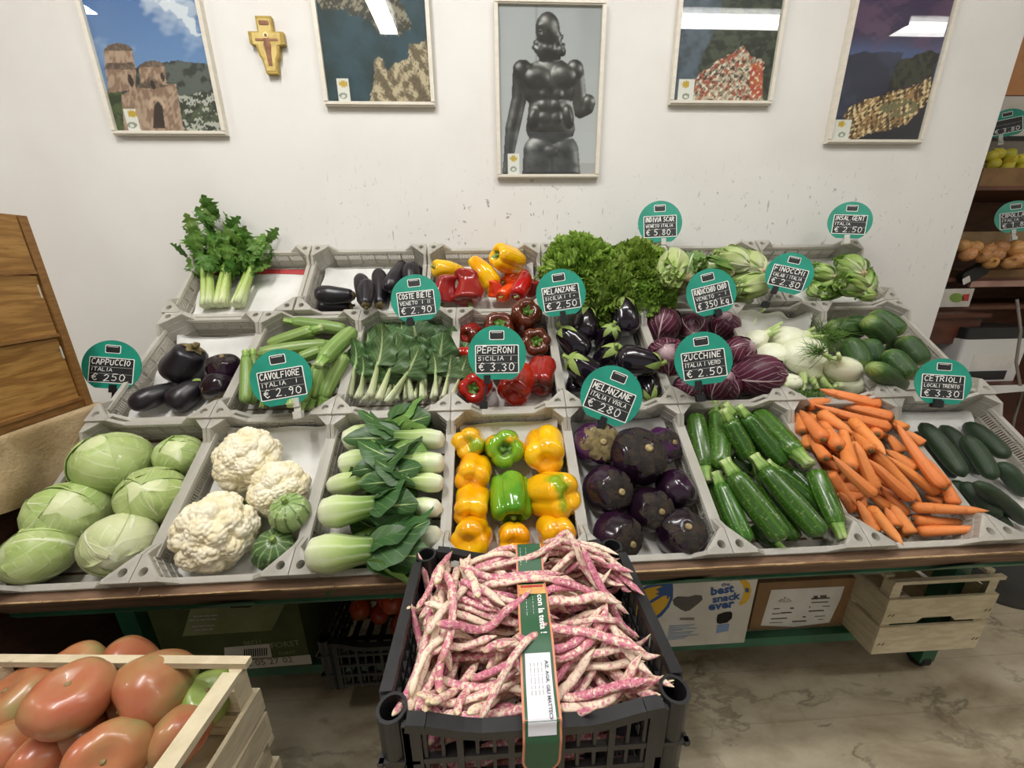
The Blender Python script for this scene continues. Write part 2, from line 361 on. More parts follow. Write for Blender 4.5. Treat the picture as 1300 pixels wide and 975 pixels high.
def crate_corner():                         # outer corner at the origin, inside is +x +y
    b = MB(); c = CC
    b.box(0, c, 0, .005, 0, HC); b.box(0, .005, .005, c, 0, HC)
    for (ax, ay, bx, by) in ((c, .0, c+.028, .0), (.0, c, .0, c+.028)):    # sloping shoulders down to the rim
        w = .008
        if ay == 0: V = [(c, 0, HM), (c+.028, 0, HM), (c, 0, HC), (c, w, HM), (c+.028, w, HM), (c, w, HC)]
        else: V = [(0, c, HM), (0, c+.028, HM), (0, c, HC), (w, c, HM), (w, c+.028, HM), (w, c, HC)]
        b.add(V, [(0, 1, 2), (3, 5, 4), (0, 3, 4, 1), (1, 4, 5, 2), (0, 2, 5, 3)])
    # diagonal inner plate with ribs
    d = np.array([-1, 1, 0])/sqrt(2); p0 = np.array([c, .005, 0]); Ld = (c-.005)*sqrt(2)
    for z0, z1, th in ((0, HC, .0016), (HC-.006, HC, .006), (.03, .033, .005), (.055, .058, .005), (.078, .081, .005)):
        b.bar(p0+[0, 0, (z0+z1)/2], p0+d*Ld+[0, 0, (z0+z1)/2], th, z1-z0)
    for k in (.2, .5, .8): b.bar(p0+d*Ld*k, p0+d*Ld*k+np.array([0, 0, HC]), .005, .004, up=(1, 1, 0))
    # top plate with a round hole
    tri = np.array([(0, 0), (c, 0), (c, .006), (.006, c), (0, c)]); hc = np.array([.0185, .0185]); hr = .0085; N = 20; ro = []
    for i in range(N):
        a = 2*pi*i/N; dr = np.array([cos(a), sin(a)]); best = 9
        for j in range(5):
            p, q = tri[j], tri[(j+1) % 5]; e = q-p; den = dr[0]*e[1]-dr[1]*e[0]
            if abs(den) < 1e-9: continue
            t = ((p-hc)[0]*e[1]-(p-hc)[1]*e[0])/den; u = ((p-hc)[0]*dr[1]-(p-hc)[1]*dr[0])/den
            if t > 0 and -1e-6 <= u <= 1+1e-6: best = min(best, t)
        ro.append(hc+dr*best)
    hi = [hc+hr*np.array([cos(2*pi*i/N), sin(2*pi*i/N)]) for i in range(N)]
    V = [(*p, HC) for p in ro]+[(*p, HC+.0015) for p in hi]+[(*p, HC-.03) for p in hi]
    b.add(V, [(i, (i+1) % N, N+(i+1) % N, N+i) for i in range(N)]+[(N+i, N+(i+1) % N, 2*N+(i+1) % N, 2*N+i) for i in range(N)])
    return b.mesh('crate_corner')
ME_END, ME_SIDE, ME_CORN = crate_wall(CW/2-CC), crate_wall(CL/2-CC), crate_corner()
_b = MB()
for i in range(9): _b.box(-CW/2+.006, CW/2-.006, -CL/2+.006+i*.0425, -CL/2+.006+i*.0425+.036, .0, .004)
for x in (-.1, 0, .1): _b.box(x-.006, x+.006, -CL/2+.006, CL/2-.006, .0005, .0045)
ME_BASE = _b.mesh('crate_base')
CRATES = {}
def crate(r, k, x, what):
    M = rowM(r, x) if r < 3 else rowM(r, x)@RZ(pi/2)
    pos = {1: 'bottom', 2: 'middle', 3: 'top'}[r]
    o = make('plastic_crate', None, None, None, M, 'milky white plastic crate holding %s on the %s step' % (what, pos), 'crate', 'white plastic crates on the stand')
    make('base', ME_BASE, M_PLAS, o)
    for s in (0, 1):
        make('end_wall', ME_END, M_PLAS, o, RZ(pi*s)@TR(0, -CL/2, 0)); make('side_wall', ME_SIDE, M_PLAS, o, RZ(pi*s+pi/2)@TR(0, -CW/2, 0))
    for sx, sy in ((1, 1), (-1, 1), (1, -1), (-1, -1)):
        Mc = np.eye(4); Mc[0, 0] = -sx; Mc[1, 1] = -sy; Mc[0, 3] = sx*CW/2; Mc[1, 3] = sy*CL/2
        make('corner_post', ME_CORN, M_PLAS, o, Mc)
    CRATES[(r, k)] = Pile(rowM(r, x), *((CW, CL) if r < 3 else (CL, CW)))
    return o
class Pile:
    """height field over a container floor; things are lowered onto it in the order given"""
    def __init__(s, M, w, l, z0=.006, cell=.004, wall=True):
        s.M = np.asarray(M); s.Mi = np.linalg.inv(s.M); s.w, s.l, s.c = w, l, cell
        s.xs = np.arange(-w/2-.08, w/2+.08, cell); s.ys = np.arange(-l/2-.08, l/2+.08, cell)
        s.X, s.Y = np.meshgrid(s.xs, s.ys, indexing='ij'); s.h = np.full(s.X.shape, z0)
        s.h[(np.abs(s.X) > w/2-.012) | (np.abs(s.Y) > l/2-.012)] = HM if wall else z0
    def pick(s, px, py, h):                 # local point at height h seen at a photo pixel
        e = (s.Mi@np.append(EYE, 1))[:3]; d = s.Mi[:3, :3]@ray(px, py)
        return e+d*((h-e[2])/d[2])
    def world(s, p): return (s.M@np.append(p, 1))[:3]
    def depth(s, p): return float((s.world(p)-EYE)@FWD)
    def win(s, x, y, r):
        i0, i1 = np.searchsorted(s.xs, (x-r, x+r)); j0, j1 = np.searchsorted(s.ys, (y-r, y+r)); return slice(i0, i1), slice(j0, j1)
    def need(s, x, y, r, zr=None):
        w = s.win(x, y, r); d2 = (s.X[w]-x)**2+(s.Y[w]-y)**2; m = d2 < r*r
        if not m.any(): return .006+r
        k = np.sqrt(np.maximum(r*r-d2, 0))*((zr or r)/r); return float((s.h[w]+k)[m].max())
    def fill(s, x, y, z, r, zr=None):
        w = s.win(x, y, r); d2 = (s.X[w]-x)**2+(s.Y[w]-y)**2; m = d2 < r*r
        k = z+np.sqrt(np.maximum(r*r-d2, 0))*((zr or r)/r); s.h[w] = np.where(m, np.maximum(s.h[w], k), s.h[w])
    def ball(s, px, py, rpx, sq=.8, zmax=None, flat=1.):
        h = .045
        for _ in range(4):
            p = s.pick(px, py, h); r = rpx*s.depth(p)/FPX*2/(1+np.linalg.norm(ray(px, py))); h = s.need(p[0], p[1], r*sq, r*flat*.93)
            h = max(h, .006+r*flat*.9)
            if zmax: h = min(h, max(zmax, .006+r*flat*.9))
        p = s.pick(px, py, h); s.fill(p[0], p[1], h, r*sq, r*flat*.9); return s.world(p), r
    def long(s, a, b, rpx, sq=.85, lift=0., prof=None, n=11):
        """axis end points of a long thing whose outline ends lie at pixels a and b"""
        ha = hb = .03; t = np.linspace(0, 1, n); pr = np.ones(n) if prof is None else np.array([prof(x) for x in t])
        for _ in range(5):
            A, B = s.pick(*a, ha), s.pick(*b, hb); r = rpx*s.depth((A+B)/2)/FPX*2/(1+np.linalg.norm(ray(*((np.array(a)+b)/2))))
            P = A+(B-A)*t[:, None]; z = np.array([s.need(q[0], q[1], max(r*k*sq, .003), r*k*.93) for q, k in zip(P, pr)])+lift
            best = None
            for i in range(n):
                for j in range(i+1, n):
                    sl = (z[j]-z[i])/(t[j]-t[i]); l = z[i]+sl*(t-t[i])
                    if (l >= z-.0025).all() and (best is None or l.mean() < best.mean()) and abs(sl) < .12: best = l
            if best is None: best = np.full(n, z.max())
            ha, hb = .5*ha+.5*best[0], .5*hb+.5*best[-1]
        A, B = s.pick(*a, ha), s.pick(*b, hb)
        for q, k, hh in zip(A+(B-A)*t[:, None], pr, np.linspace(ha, hb, n)): s.fill(q[0], q[1], hh, max(r*k*sq, .003), r*k*.9)
        return s.world(A), s.world(B), r
XR = lambda k: .186+.3*(k-4.5)
for k, w in enumerate(('white cabbages', 'cauliflowers', 'pak choi', 'yellow peppers', 'round violet aubergines', 'dark green courgettes', 'carrots', 'long dark cucumbers'), 1): crate(1, k, XR(k), w)
for k, w in enumerate(('a few dark aubergines', 'pale courgettes', 'chard', 'red and brown peppers', 'black aubergines', 'radicchio', 'fennel', 'thick green cucumbers'), 1): crate(2, k, XR(k), w)
for k, w in enumerate(('celery', 'long aubergines', 'mixed long peppers', 'curly endive', 'escarole', 'small lettuces'), 1): crate(3, k, .18+.405*(k-3.5), w)

# ------------------------------------------------------------------ paper liners
M_PAPER = mat('white_paper', '#ecebe6', '#deddd8', 6, .7, .2, bump=.3, bscale=30, trans=.1)
M_PRED = mat('red_print', '#b8383a', rough=.6)
def paper(r, k, x0=-.13, x1=.13, y0=-.185, y1=.185, up=.0, seed=1, label='white paper sheet lining the crate', stripe=None, z0=.0055):
    p = CRATES[(r, k)]; rs = random.Random(seed)
    def fn(u, v):
        x = x0+(x1-x0)*u; y = y0+(y1-y0)*v; P = np.stack([x, y, 0*x], -1)
        e = np.maximum(np.abs(u-.5)*2-.75, 0)/.25; tb = np.maximum(v-.82, 0)/.18
        z = z0+.0018*(1+wob(P, 25, seed))+.014*e**2*(1+.6*wob(P, 40, seed+1))+up*tb*(1+.35*wob(P, 22, seed+2))
        return np.stack([x, np.minimum(y, y1-.02*tb*bool(up)), np.maximum(z, .005)], -1)
    b = MB().add(*grid(22, 26, fn))
    o = make('paper_liner', b.mesh('paper_liner', True), M_PAPER, None, p.M, label, 'paper', 'crate liners')
    if stripe is not None:
        s0, s1 = stripe
        def f2(u, v): q = fn(.02+.96*u, s0+(s1-s0)*v+.03*np.sin(3*u)); q[:, 2] += .0012; return q
        make('red_band', MB().add(*grid(22, 4, f2)).mesh('red_band', True), M_PRED, o)
    return o
paper(1, 2, up=.045, seed=3, label='crumpled white paper under the cauliflowers')
paper(1, 4, up=.05, seed=4, label='white paper under the yellow peppers, curling up behind them')
paper(1, 5, up=.03, seed=5, label='white paper under the round violet aubergines')
paper(1, 8, up=.03, seed=6, label='white paper under the long dark cucumbers')
paper(2, 1, up=.03, seed=7, label='white paper in the nearly empty crate of dark aubergines')
paper(2, 4, up=.05, seed=8, label='white paper under the red and brown peppers')
paper(2, 5, up=.02, seed=9, label='white paper under the black aubergines')
paper(2, 7, up=.07, seed=10, label='grey white paper behind the fennel bulbs')
paper(3, 1, -.18, .18, -.135, .135, .012, 11, 'white paper with a red printed band beside the celery', (.84, .92))
paper(3, 2, -.18, .18, -.135, .135, .015, 12, 'white paper behind the long aubergines')
paper(3, 3, -.18, .18, -.135, .135, .02, 13, 'white paper under the mixed long peppers')
paper(3, 6, -.18, .18, -.135, .135, .03, 14, 'pale paper under the small lettuces')

# ================================================================== vegetable shapes (stem pole at +z)
def meridian(rs, zs):                       # smooth curve through (r, z) from the stem pole to the far pole
    rs, zs = np.array(rs, float), np.array(zs, float); d = np.r_[0, np.cumsum(np.hypot(np.diff(rs), np.diff(zs)))]; d /= d[-1]
    t = np.linspace(0, 1, 200); r = np.interp(t, d, rs); z = np.interp(t, d, zs); k = np.ones(15)/15
    def sm(a, odd):
        e = np.r_[(2*a[0]-a[1:8][::-1]) if odd else a[1:8][::-1], a, (2*a[-1]-a[-8:-1][::-1]) if odd else a[-8:-1][::-1]]
        return np.convolve(e, k, 'valid')
    r2, z2 = sm(r, True), sm(z, False); r2[0] = r2[-1] = 0
    return lambda s: (np.interp(s, t, r2), np.interp(s, t, z2))
def body(me, lobes=0, depth=.0, seed=0, warp=.04, endl=.0, bend=0.):
    rs = np.random.RandomState(seed); la = rs.uniform(.6, 1.2, max(lobes, 1)); ph = rs.uniform(0, 6.28)
    def surf(s, th):
        r, z = me(s)
        if lobes:
            a = (th+ph)/(2*pi)*lobes; i = np.floor(a).astype(int) % lobes; c = np.abs(np.sin(pi*a)); amp = la[i]
            r = r*(1-depth*(1-c**.55)); e = np.clip((s-.55)/.45, 0, 1)
            z = z-endl*e*(c*amp)*np.clip(r/ (np.abs(r).max()+1e-9)*1.6, 0, 1); z = z+endl*.7*np.clip((.4-s)/.4, 0, 1)*c*amp*np.clip(r*2/(np.abs(r).max()+1e-9), 0, 1)
        P = np.stack([r*np.cos(th), r*np.sin(th), z], -1); w = wob(P/np.abs(P).max(), 2.2, seed+9)
        P[:, :2] *= (1+warp*w)[:, None]; P[:, 0] += bend*(P[:, 2]/max(np.abs(P[:, 2]).max(), 1e-6))**2
        return P
    return surf
def cap_star(surf, n=5, e0=.06, e1=.2, sharp=1.6, off=1.03, seed=0, lift=0.):
    """calyx lying on a body around its stem pole"""
    rs = np.random.RandomState(seed); am = rs.uniform(.7, 1.25, n)
    th = np.linspace(0, 2*pi, 8*n+1); rho = np.linspace(0, 1, 7); RH, TH = np.meshgrid(rho, th, indexing='ij')
    a = TH/(2*pi)*n; i = np.floor(a).astype(int) % n; fr = a-np.floor(a); e = e0+(e1-e0)*am[i]*(1-np.abs(2*fr-1))**sharp
    P = surf((RH*e).ravel(), TH.ravel()); c = P.mean(0)*0; P = P*off; P[:, 2] += lift; P += wob(P*30, 1, seed)[:, None]*.0008
    k = len(th); F = [(i*k+j, (i+1)*k+j, (i+1)*k+j+1, i*k+j+1) for i in range(6) for j in range(k-1)]
    return P, F, np.stack([TH.ravel()/(2*pi), RH.ravel()], -1)
def unit(name, *parts, smooth=True):
    b = MB()
    for p in parts: b.add(*p)
    return b.mesh(name, smooth)
def stemtube(z0, h, r, bend=.3, seed=0, n=6, seg=7):
    a = np.random.RandomState(seed).uniform(0, 6.28); t = np.linspace(0, 1, n)
    P = np.stack([cos(a)*bend*h*t**2, sin(a)*bend*h*t**2, z0+h*t], -1)
    return loft(P, r*(1-.15*t+.35*(t > .85)), seg, lambda th, t: 1+.12*np.sin(5*th))
def leafpatch(L, Wd, shape=None, arch=.25, cup=.2, ruf=.04, rfreq=9, seed=0, twist=0., nu=11, nv=13):
    """blade in the xz plane: base at the origin, tip at +z, front is -y... bends over towards -y"""
    rs = np.random.RandomState(seed); ph = rs.uniform(0, 6.28, 4); shape = shape or (lambda v: np.sin(pi*np.clip(v, 0, 1)**.75)**.7*(1-.15*v)+.06)
    def fn(u, v):
        w = shape(v)*Wd; x = (u-.5)*w; e = np.abs(2*u-1)
        y = -arch*L*v**2+cup*w*e**2*.5+ruf*L*e**2*np.sin(rfreq*v*3.1+ph[0]+2.2*np.sign(u-.5))+.015*L*np.sin(14*v+ph[1])*e*.4
        z = L*(v-.12*arch*v**2); c, s_ = np.cos(twist*v), np.sin(twist*v)
        return np.stack([x*c-y*s_*.3, y+x*s_, z], -1)
    return grid(nu, nv, fn)
def wrapleaf(R, az, uw, vmax, off, seed, zs=1., ruf=.02, rib=.02, v0=.0, nu=15, nv=17):
    """leaf hugging a ball of radius R from the stem pole (-z here) upwards; zs stretches the ball"""
    rs = np.random.RandomState(seed); p1, p2 = rs.uniform(0, 6.28, 2)
    def fn(u, v):
        e = 2*u-1; pol = pi*(1-(v0+(vmax-v0)*v)); a = az+e*uw*(.35+.65*np.sin(pi*np.clip(v*.8+.1, 0, 1))**.7)
        top = np.clip((v-.75)/.25, 0, 1); pol = pol+.22*top*e**2
        d = np.stack([np.sin(pol)*np.cos(a), np.sin(pol)*np.sin(a), np.cos(pol)], -1)
        r = R*(1+off+.02*e**2-.012*top+ruf*(np.abs(e)**2+top)*np.sin(7*v+5*e+p1)+rib*np.exp(-(e/.12)**2)*(1-v)+.006*np.sin(16*v+6*np.abs(e)+p2)+.012*wob(d, 2.5, seed)+.012*wob(d*np.array([1, 1, .5]), 9, seed+3)+.006*wob(d, 22, seed+4))
        P = d*r[:, None]; P[:, 2] *= zs; return P
    return grid(nu, nv, fn)
def leafball(R, nl, seed, zs=1., offs=.02, uw=1.15, vmax=.93, ruf=.02, rib=.02, v0=0.):
    rs = np.random.RandomState(seed); out = []
    for i in range(nl):
        out.append(wrapleaf(R, i*2.4+rs.uniform(-.3, .3), uw*rs.uniform(.85, 1.15), vmax*rs.uniform(.8, 1.03), offs*(i+1)/nl*1.5+.004, seed*50+i, zs, ruf, rib, v0))
    return out
def ball(R, zs=1., seed=0, warp=.03, n=20):
    def surf(s, th):
        p = pi*s; d = np.stack([np.sin(p)*np.cos(th), np.sin(p)*np.sin(th), np.cos(p)], -1)
        P = d*(R*(1+warp*wob(d, 1.8, seed)))[:, None]; P[:, 2] *= zs; return P
    return lathe(surf, n, n*2//3)

# ------------------------------------------------------------------ materials
M_CAB = leafmat('cabbage_leaf', '#a6bd70', '#bccd8a', '#dfe6bf', 6, 1.3, .10, .4, .42, .12, .09, ('#d3dcaa', .05, .4), .5, svw=.16)
M_CABP = leafmat('pale_cabbage_leaf', '#c8d29a', '#d6dcae', '#e6e9cc', 6, 1.3, .09, .5, .45, .12, .04, ('#dfe3bf', .05, .4), .5, svw=.16)
M_CUT = mat('cut_stalk', '#c9b896', '#a88c62', 60, .7)
M_CAUL = mat('cauliflower_curd', '#f2ead2', '#e8dcb8', 30, .7, .25, bump=.35, bscale=260, third=('#c9b07c', 55, .7), sss=.0)
M_GLEAF = leafmat('fresh_green_leaf', '#7fa04a', '#93b25c', '#cbd8a0', 6, 1.2, .1, .4)
M_RIBG = gradmat('light_round_courgette', [(0, '#7d9a52'), (.3, '#93ab6b'), (1, '#a9bb80')], .4, streak=(10, '#3f5c2c', .8, .6), speck=('#cdd8a8', 120, .56, .5))
M_RIBD = gradmat('dark_round_courgette', [(0, '#54713c'), (.3, '#3f5c34'), (1, '#48653a')], .35, streak=(12, '#8fa56c', .75, .6), speck=('#9db07c', 150, .58, .5))
M_STEMG = mat('green_stem', '#7c9a48', '#9bb264', 40, .5, rnd=.1)
M_STEMD = mat('dark_green_stem', '#557a2e', '#6f9040', 40, .5, rnd=.1)
M_STEMB = mat('dry_brown_stem', '#8a7a52', '#6d5d3a', 50, .7, bump=.4)
M_PAKS = gradmat('pak_choi_stalk', [(0, '#eef0da'), (.18, '#dbe6b8'), (.5, '#b9d083'), (.8, '#7f9f4e'), (1, '#5c7d38')], .3, streak=(9, '#f2f4e0', .22, .3), trans=.1)
M_PAKL = leafmat('pak_choi_leaf', '#30502a', '#3f6433', '#a9c07c', 6, 1.3, .12, .35, .38, .12, .12)
M_PAKL2 = leafmat('young_pak_choi_leaf', '#5f8a3c', '#74994b', '#c3d59a', 6, 1.3, .12, .4, .38, .15, .1)
M_CHS = gradmat('chard_stalk', [(0, '#e3e6c6'), (.4, '#d6e0ae'), (.8, '#bccf8c'), (1, '#9fb96e')], .35, streak=(8, '#f1f3dd', .6, .3), trans=.08)
M_CHL = leafmat('chard_leaf', '#45633a', '#567748', '#b5c58e', 7, 1.2, .14, .5, .42, .12, .14, bump=.6)
def pepmat(name, a, b=None, sc=9., lo=.5, hi=.62, rnd=.05):
    return mat(name, a, b, sc, .16, .5, rnd=rnd, lo=lo, hi=hi, coat=.35)
M_PY, M_PO = pepmat('yellow_pepper_skin', '#efb80e', '#e39c05'), pepmat('orange_yellow_pepper_skin', '#eeae10', '#e79806')
M_PYG, M_PG = pepmat('yellow_green_pepper_skin', '#ebb00f', '#86a01a', 9, .56, .66), pepmat('green_pepper_skin', '#4e8a1c', '#6d9a20', 9)
M_PGY = pepmat('green_yellow_pepper_skin', '#6f9c1c', '#e0a90e', 12, .53, .6)
M_PR, M_PBR, M_PRB = pepmat('red_pepper_skin', '#ab1c0e', '#8f1308'), pepmat('brown_pepper_skin', '#57230f', '#7d3210', 8), pepmat('red_brown_pepper_skin', '#8e1d12', '#5c2212', 10)
M_POR, M_PDR = pepmat('orange_red_pepper_skin', '#e0500c', '#c42a0a', 14), pepmat('matt_red_pepper_skin', '#96201e', '#86191a', 9)
M_AUB = mat('black_aubergine_skin', '#120c16', '#1c101f', 7, .17, .5, rnd=.1, coat=.3)
M_AUBM = mat('dull_aubergine_skin', '#15121a', '#1f1820', 9, .34, .5, rnd=.1, bump=.1, bscale=30)
M_AUBR = mat('round_aubergine_skin', '#190c18', '#270f26', 6, .2, .5, rnd=.15, coat=.25, bump=.12, bscale=18, third=('#43204a', 9, .64))
M_AUBV = mat('violet_aubergine_skin', '#421746', '#26102a', 7, .17, .5, coat=.3, third=('#c9b3c4', 6, .68))
M_CAL = mat('aubergine_calyx', '#8da257', '#74883f', 30, .6, bump=.4, rnd=.08)
M_CALB = mat('dark_dry_calyx', '#1f1a17', '#35291f', 60, .85, bump=.9, bscale=120, rnd=.1)
M_CALO = mat('withered_calyx', '#7a6c46', '#55482c', 50, .8, bump=.7, bscale=100)
M_NUB = mat('cut_stem_end', '#a8966a', '#7d6c48', 80, .7)
M_ZUC = gradmat('dark_courgette_skin', [(0, '#3f6a24'), (.15, '#2d5118'), (1, '#355c1c')], .27, streak=(9, '#4f7d2e', .5, .2), speck=('#86a45a', 170, .6, .5), rnd=.14, coat=.2)
M_ZUCL = gradmat('pale_courgette_skin', [(0, '#78944a'), (.2, '#6b8842'), (1, '#7a944e')], .4, streak=(10, '#94aa68', .6, .25), speck=('#5c7c38', 150, .62, .5), rnd=.08)
M_ZST = gradmat('courgette_stem', [(0, '#6f9440'), (.6, '#8fae58'), (1, '#b9c98a')], .55, streak=(6, '#4d7230', .6, .2))
M_CUC = gradmat('thick_cucumber_skin', [(0, '#8fa45a'), (.12, '#3d5f2a'), (.3, '#2a4720'), (.9, '#2c4a20'), (1, '#7e9450')], .34, streak=(9, '#3f6230', .6, .3), speck=('#7c955a', 130, .62, .5), rnd=.12, bump=.5, bscale=(14, 24, 1))
M_CUCD = gradmat('long_cucumber_skin', [(0, '#2c3f26'), (.1, '#20331f'), (1, '#22351f')], .34, streak=(9, '#2c4428', .5, .3), speck=('#56704a', 160, .66, .4), rnd=.12, bump=.5, bscale=(14, 30, 1))
M_CAR = gradmat('carrot_skin', [(0, '#b9642a'), (.04, '#dd8240'), (.5, '#e48c4c'), (.95, '#dd8a50'), (1, '#c99058')], .5, .4, speck=('#c06427', 70, .6, .5), rnd=.08, bump=.35, bscale=(2, 60, 1))
M_CARE = mat('carrot_crown', '#6d5a30', '#4d4424', 60, .8)
M_RAD = leafmat('radicchio_leaf', '#43172a', '#561f34', '#cdb6b8', 6, 1.5, .10, .5, .4, .06, .12, ('#b79aa0', .0, .25), .5, svw=.13)
M_FEN = gradmat('fennel_bulb', [(0, '#b7c58a'), (.12, '#d9dfb6'), (.4, '#ebecd2'), (1, '#eef0d8')], .4, streak=(22, '#d3d9b2', .55, .4), rnd=.04, trans=.08, bump=.3, bscale=(12, 1, 1))
M_FENS = gradmat('fennel_stalk', [(0, '#cdd8a2'), (.5, '#a9c272'), (1, '#c9d69c')], .45, streak=(8, '#8fae5a', .5, .3))
M_FROND = mat('fennel_frond', '#6f9440', '#547a30', 40, .6, trans=.25)
M_CEL = gradmat('celery_stalk', [(0, '#e0e6bd'), (.3, '#c2d282'), (.7, '#a4bf5c'), (1, '#7ea044')], .35, streak=(9, '#8fae50', .55, .3), trans=.1)
M_CELL = leafmat('celery_leaf', '#5c8634', '#789f4a', '#a4bf6e', 5, 1.2, .06, .3, .45, .3, .2)
M_CELD = leafmat('dark_celery_leaf', '#4a732c', '#5c8838', '#8fae5c', 5, 1.2, .06, .3, .45, .3, .2)
M_FRIS = leafmat('curly_endive_leaf', '#7d9f3a', '#9ab855', '#bfd07f', 4, 1., .1, .15, .5, .3, .2)
M_ESC = leafmat('escarole_leaf', '#b0c27a', '#c4d092', '#e4e8c8', 6, 1.4, .14, .14, .42, .2, .1, ('#dfe4c0', .1, .7), .9, ('#93b058', .8), .14)
M_ESCD = leafmat('green_escarole_leaf', '#5d8436', '#789a48', '#e0e8c4', 6, 1.4, .16, .16, .42, .2, .1, ('#c6d49a', .0, .5), .6, svw=.14)
M_LET = leafmat('small_lettuce_leaf', '#8fae52', '#a8c06a', '#dfe6c0', 6, 1.4, .15, .15, .42, .2, .1, ('#dde4bc', .0, .6), .8, ('#6f9a3a', .78), .14)
M_BEAN = None
M_TOM = None

# ------------------------------------------------------------------ builders: return part lists
def cabbage(R, seed, pale=False):
    m = M_CABP if pale else M_CAB
    P = [('head', unit('cabbage_head', ball(R*.99, .98, seed)), m)]
    for i, g in enumerate(leafball(R, 6, seed, .98, .02, 1.3, .95, .018, .03)): P.append(('leaf', unit('cabbage_leaf', g), m))
    P.append(('cut_stalk', unit('stalk', loft([(0, 0, -R*1.09), (0, 0, -R*1.075), (0, 0, -R*.9)], [R*.17, R*.2, R*.24], 12)), M_CUT)); return P
def cauliflower(R, seed, leaf=False):
    rs = np.random.RandomState(seed); N = 34; i = np.arange(N)+.5; ph = np.arccos(1-1.55*i/N); th = pi*(1+5**.5)*i
    C1 = np.stack([np.sin(ph)*np.cos(th), np.sin(ph)*np.sin(th), np.cos(ph)], -1)+rs.normal(size=(N, 3))*.1; C1 /= np.linalg.norm(C1, axis=1)[:, None]
    r1 = rs.uniform(.26, .4, N); N2 = 900; i = np.arange(N2)+.5; ph = np.arccos(1-1.7*i/N2); th = pi*(1+5**.5)*i
    C2 = np.stack([np.sin(ph)*np.cos(th), np.sin(ph)*np.sin(th), np.cos(ph)], -1)+rs.normal(size=(N2, 3))*.025; C2 /= np.linalg.norm(C2, axis=1)[:, None]; r2 = rs.uniform(.055, .09, N2)
    def surf(s, th):
        p = pi*s*.86; d = np.stack([np.sin(p)*np.cos(th), np.sin(p)*np.sin(th), np.cos(p)], -1)
        a = np.sqrt(np.maximum(2-2*d@C1.T, 0)); b1 = np.sqrt(np.maximum(r1**2-a**2, 0)).max(1)
        a2 = np.sqrt(np.maximum(2-2*d@C2.T, 0)); b2 = np.sqrt(np.maximum(r2**2-a2**2, 0)).max(1)
        r = R*(.74+.52*b1+.85*b2+.03*wob(d, 2, seed)); P = d*r[:, None]; P[:, 2] *= .82; return P
    out = [('curd', unit('cauliflower_curd', lathe(surf, 150, 100)), M_CAUL), ('stalk', unit('stalk', loft([(0, 0, -R*.75), (0, 0, -R*.3)], [R*.3, R*.55], 10)), M_GLEAF)]
    for k in range(4 if leaf else 2):
        g = wrapleaf(R*.9, rs.uniform(0, 6.28) if not leaf else -1.57+.5*k, .5, .36, .0, seed*9+k, .85, .02, .03)
        out.append(('leaf', unit('cauliflower_leaf', g), M_GLEAF))
    return out
def roundzuc(R, dark):
    s = body(meridian([0, .25*R, .8*R, R, .8*R, .3*R, 0], [.8*R, .9*R, .65*R, 0, -.68*R, -.9*R, -.9*R]), 10, .05, 3, .02)
    return [('fruit', unit('round_courgette', lathe(s, 60, 24)), M_RIBD if dark else M_RIBG), ('stem', unit('stem', stemtube(R*.78, R*.35, R*.13, .2, 2)), M_STEMG)]
def pepper(R, seed, m, lobes=None, h=1.05, tip=.72, stem=True):
    rs = np.random.RandomState(seed); lobes = lobes or rs.choice([3, 4, 4]); H = R*h
    me = meridian([0, .16*R, .5*R, .9*R, 1.*R, .95*R, (tip+.12)*R, tip*.62*R, .16*R, 0], [.62*H, .66*H, .95*H, .82*H, .3*H, -.3*H, -.78*H, -.99*H, -.84*H, -.78*H])
    s = body(me, lobes, .2, seed, .06, .2*R)
    P = [('fruit', unit('pepper', lathe(s, 44, 30)), m)]
    if stem:
        st = stemtube(R*.6*h, R*.42, R*.11, .45, seed)
        P.append(('stem', unit('pepper_stem', st, cap_star(s, 5, .075, .12, 1., 1.01, seed, .012*R)), M_STEMD))
    return P
def longpepper(R, L, seed, m, tip=.25):
    me = meridian([0, .2*R, .7*R, R, .97*R, .75*R, tip*R, tip*.6*R, 0], [.9*L, .93*L, L, .85*L, .2*L, -.45*L, -.9*L, -.99*L, -L])
    s = body(me, 3, .09, seed, .06, .05*R, bend=R*.35)
    return [('fruit', unit('long_pepper', lathe(s, 30, 30)), m), ('stem', unit('pepper_stem', stemtube(.9*L, R*.6, R*.13, .5, seed)), M_STEMG)]
def roundaub(R, seed, violet=False, calm=None):
    s = body(meridian([0, .3*R, .8*R, R, .85*R, .4*R, 0], [.72*R, .80*R, .62*R, .02*R, -.6*R, -.86*R, -.88*R]), 6, .035, seed, .04)
    m = M_AUBV if violet else M_AUBR
    c = cap_star(s, 7, .2, .36, .6, 1.012, seed)
    return [('fruit', unit('round_aubergine', lathe(s, 40, 26)), m), ('calyx', unit('calyx', c), calm or M_CALB), ('stem', unit('stem', loft([(0, 0, R*.68), (0, 0, R*.8), (0, 0, R*.86), (0, 0, R*.865)], [R*.16, R*.13, R*.11, R*.08], 10)), M_NUB)]
def aubergine(R, L, seed, m=None, cal=None, e1=.24, neck=.6):
    s = body(meridian([0, .25*R, neck*R, .85*R, R, .93*R, .6*R, .25*R, 0], [.97*L, L, .82*L, .35*L, -.25*L, -.66*L, -.92*L, -.99*L, -L]), 0, 0, seed, .03, bend=R*.12)
    return [('fruit', unit('aubergine', lathe(s, 32, 26)), m or M_AUB), ('calyx', unit('calyx', cap_star(s, 5, .10, e1, 1.1, 1.035, seed, R*.02)), cal or M_CAL), ('stem', unit('stem', stemtube(.93*L, R*.45, R*.15, .5, seed, 6, 8)), cal or M_CAL)]
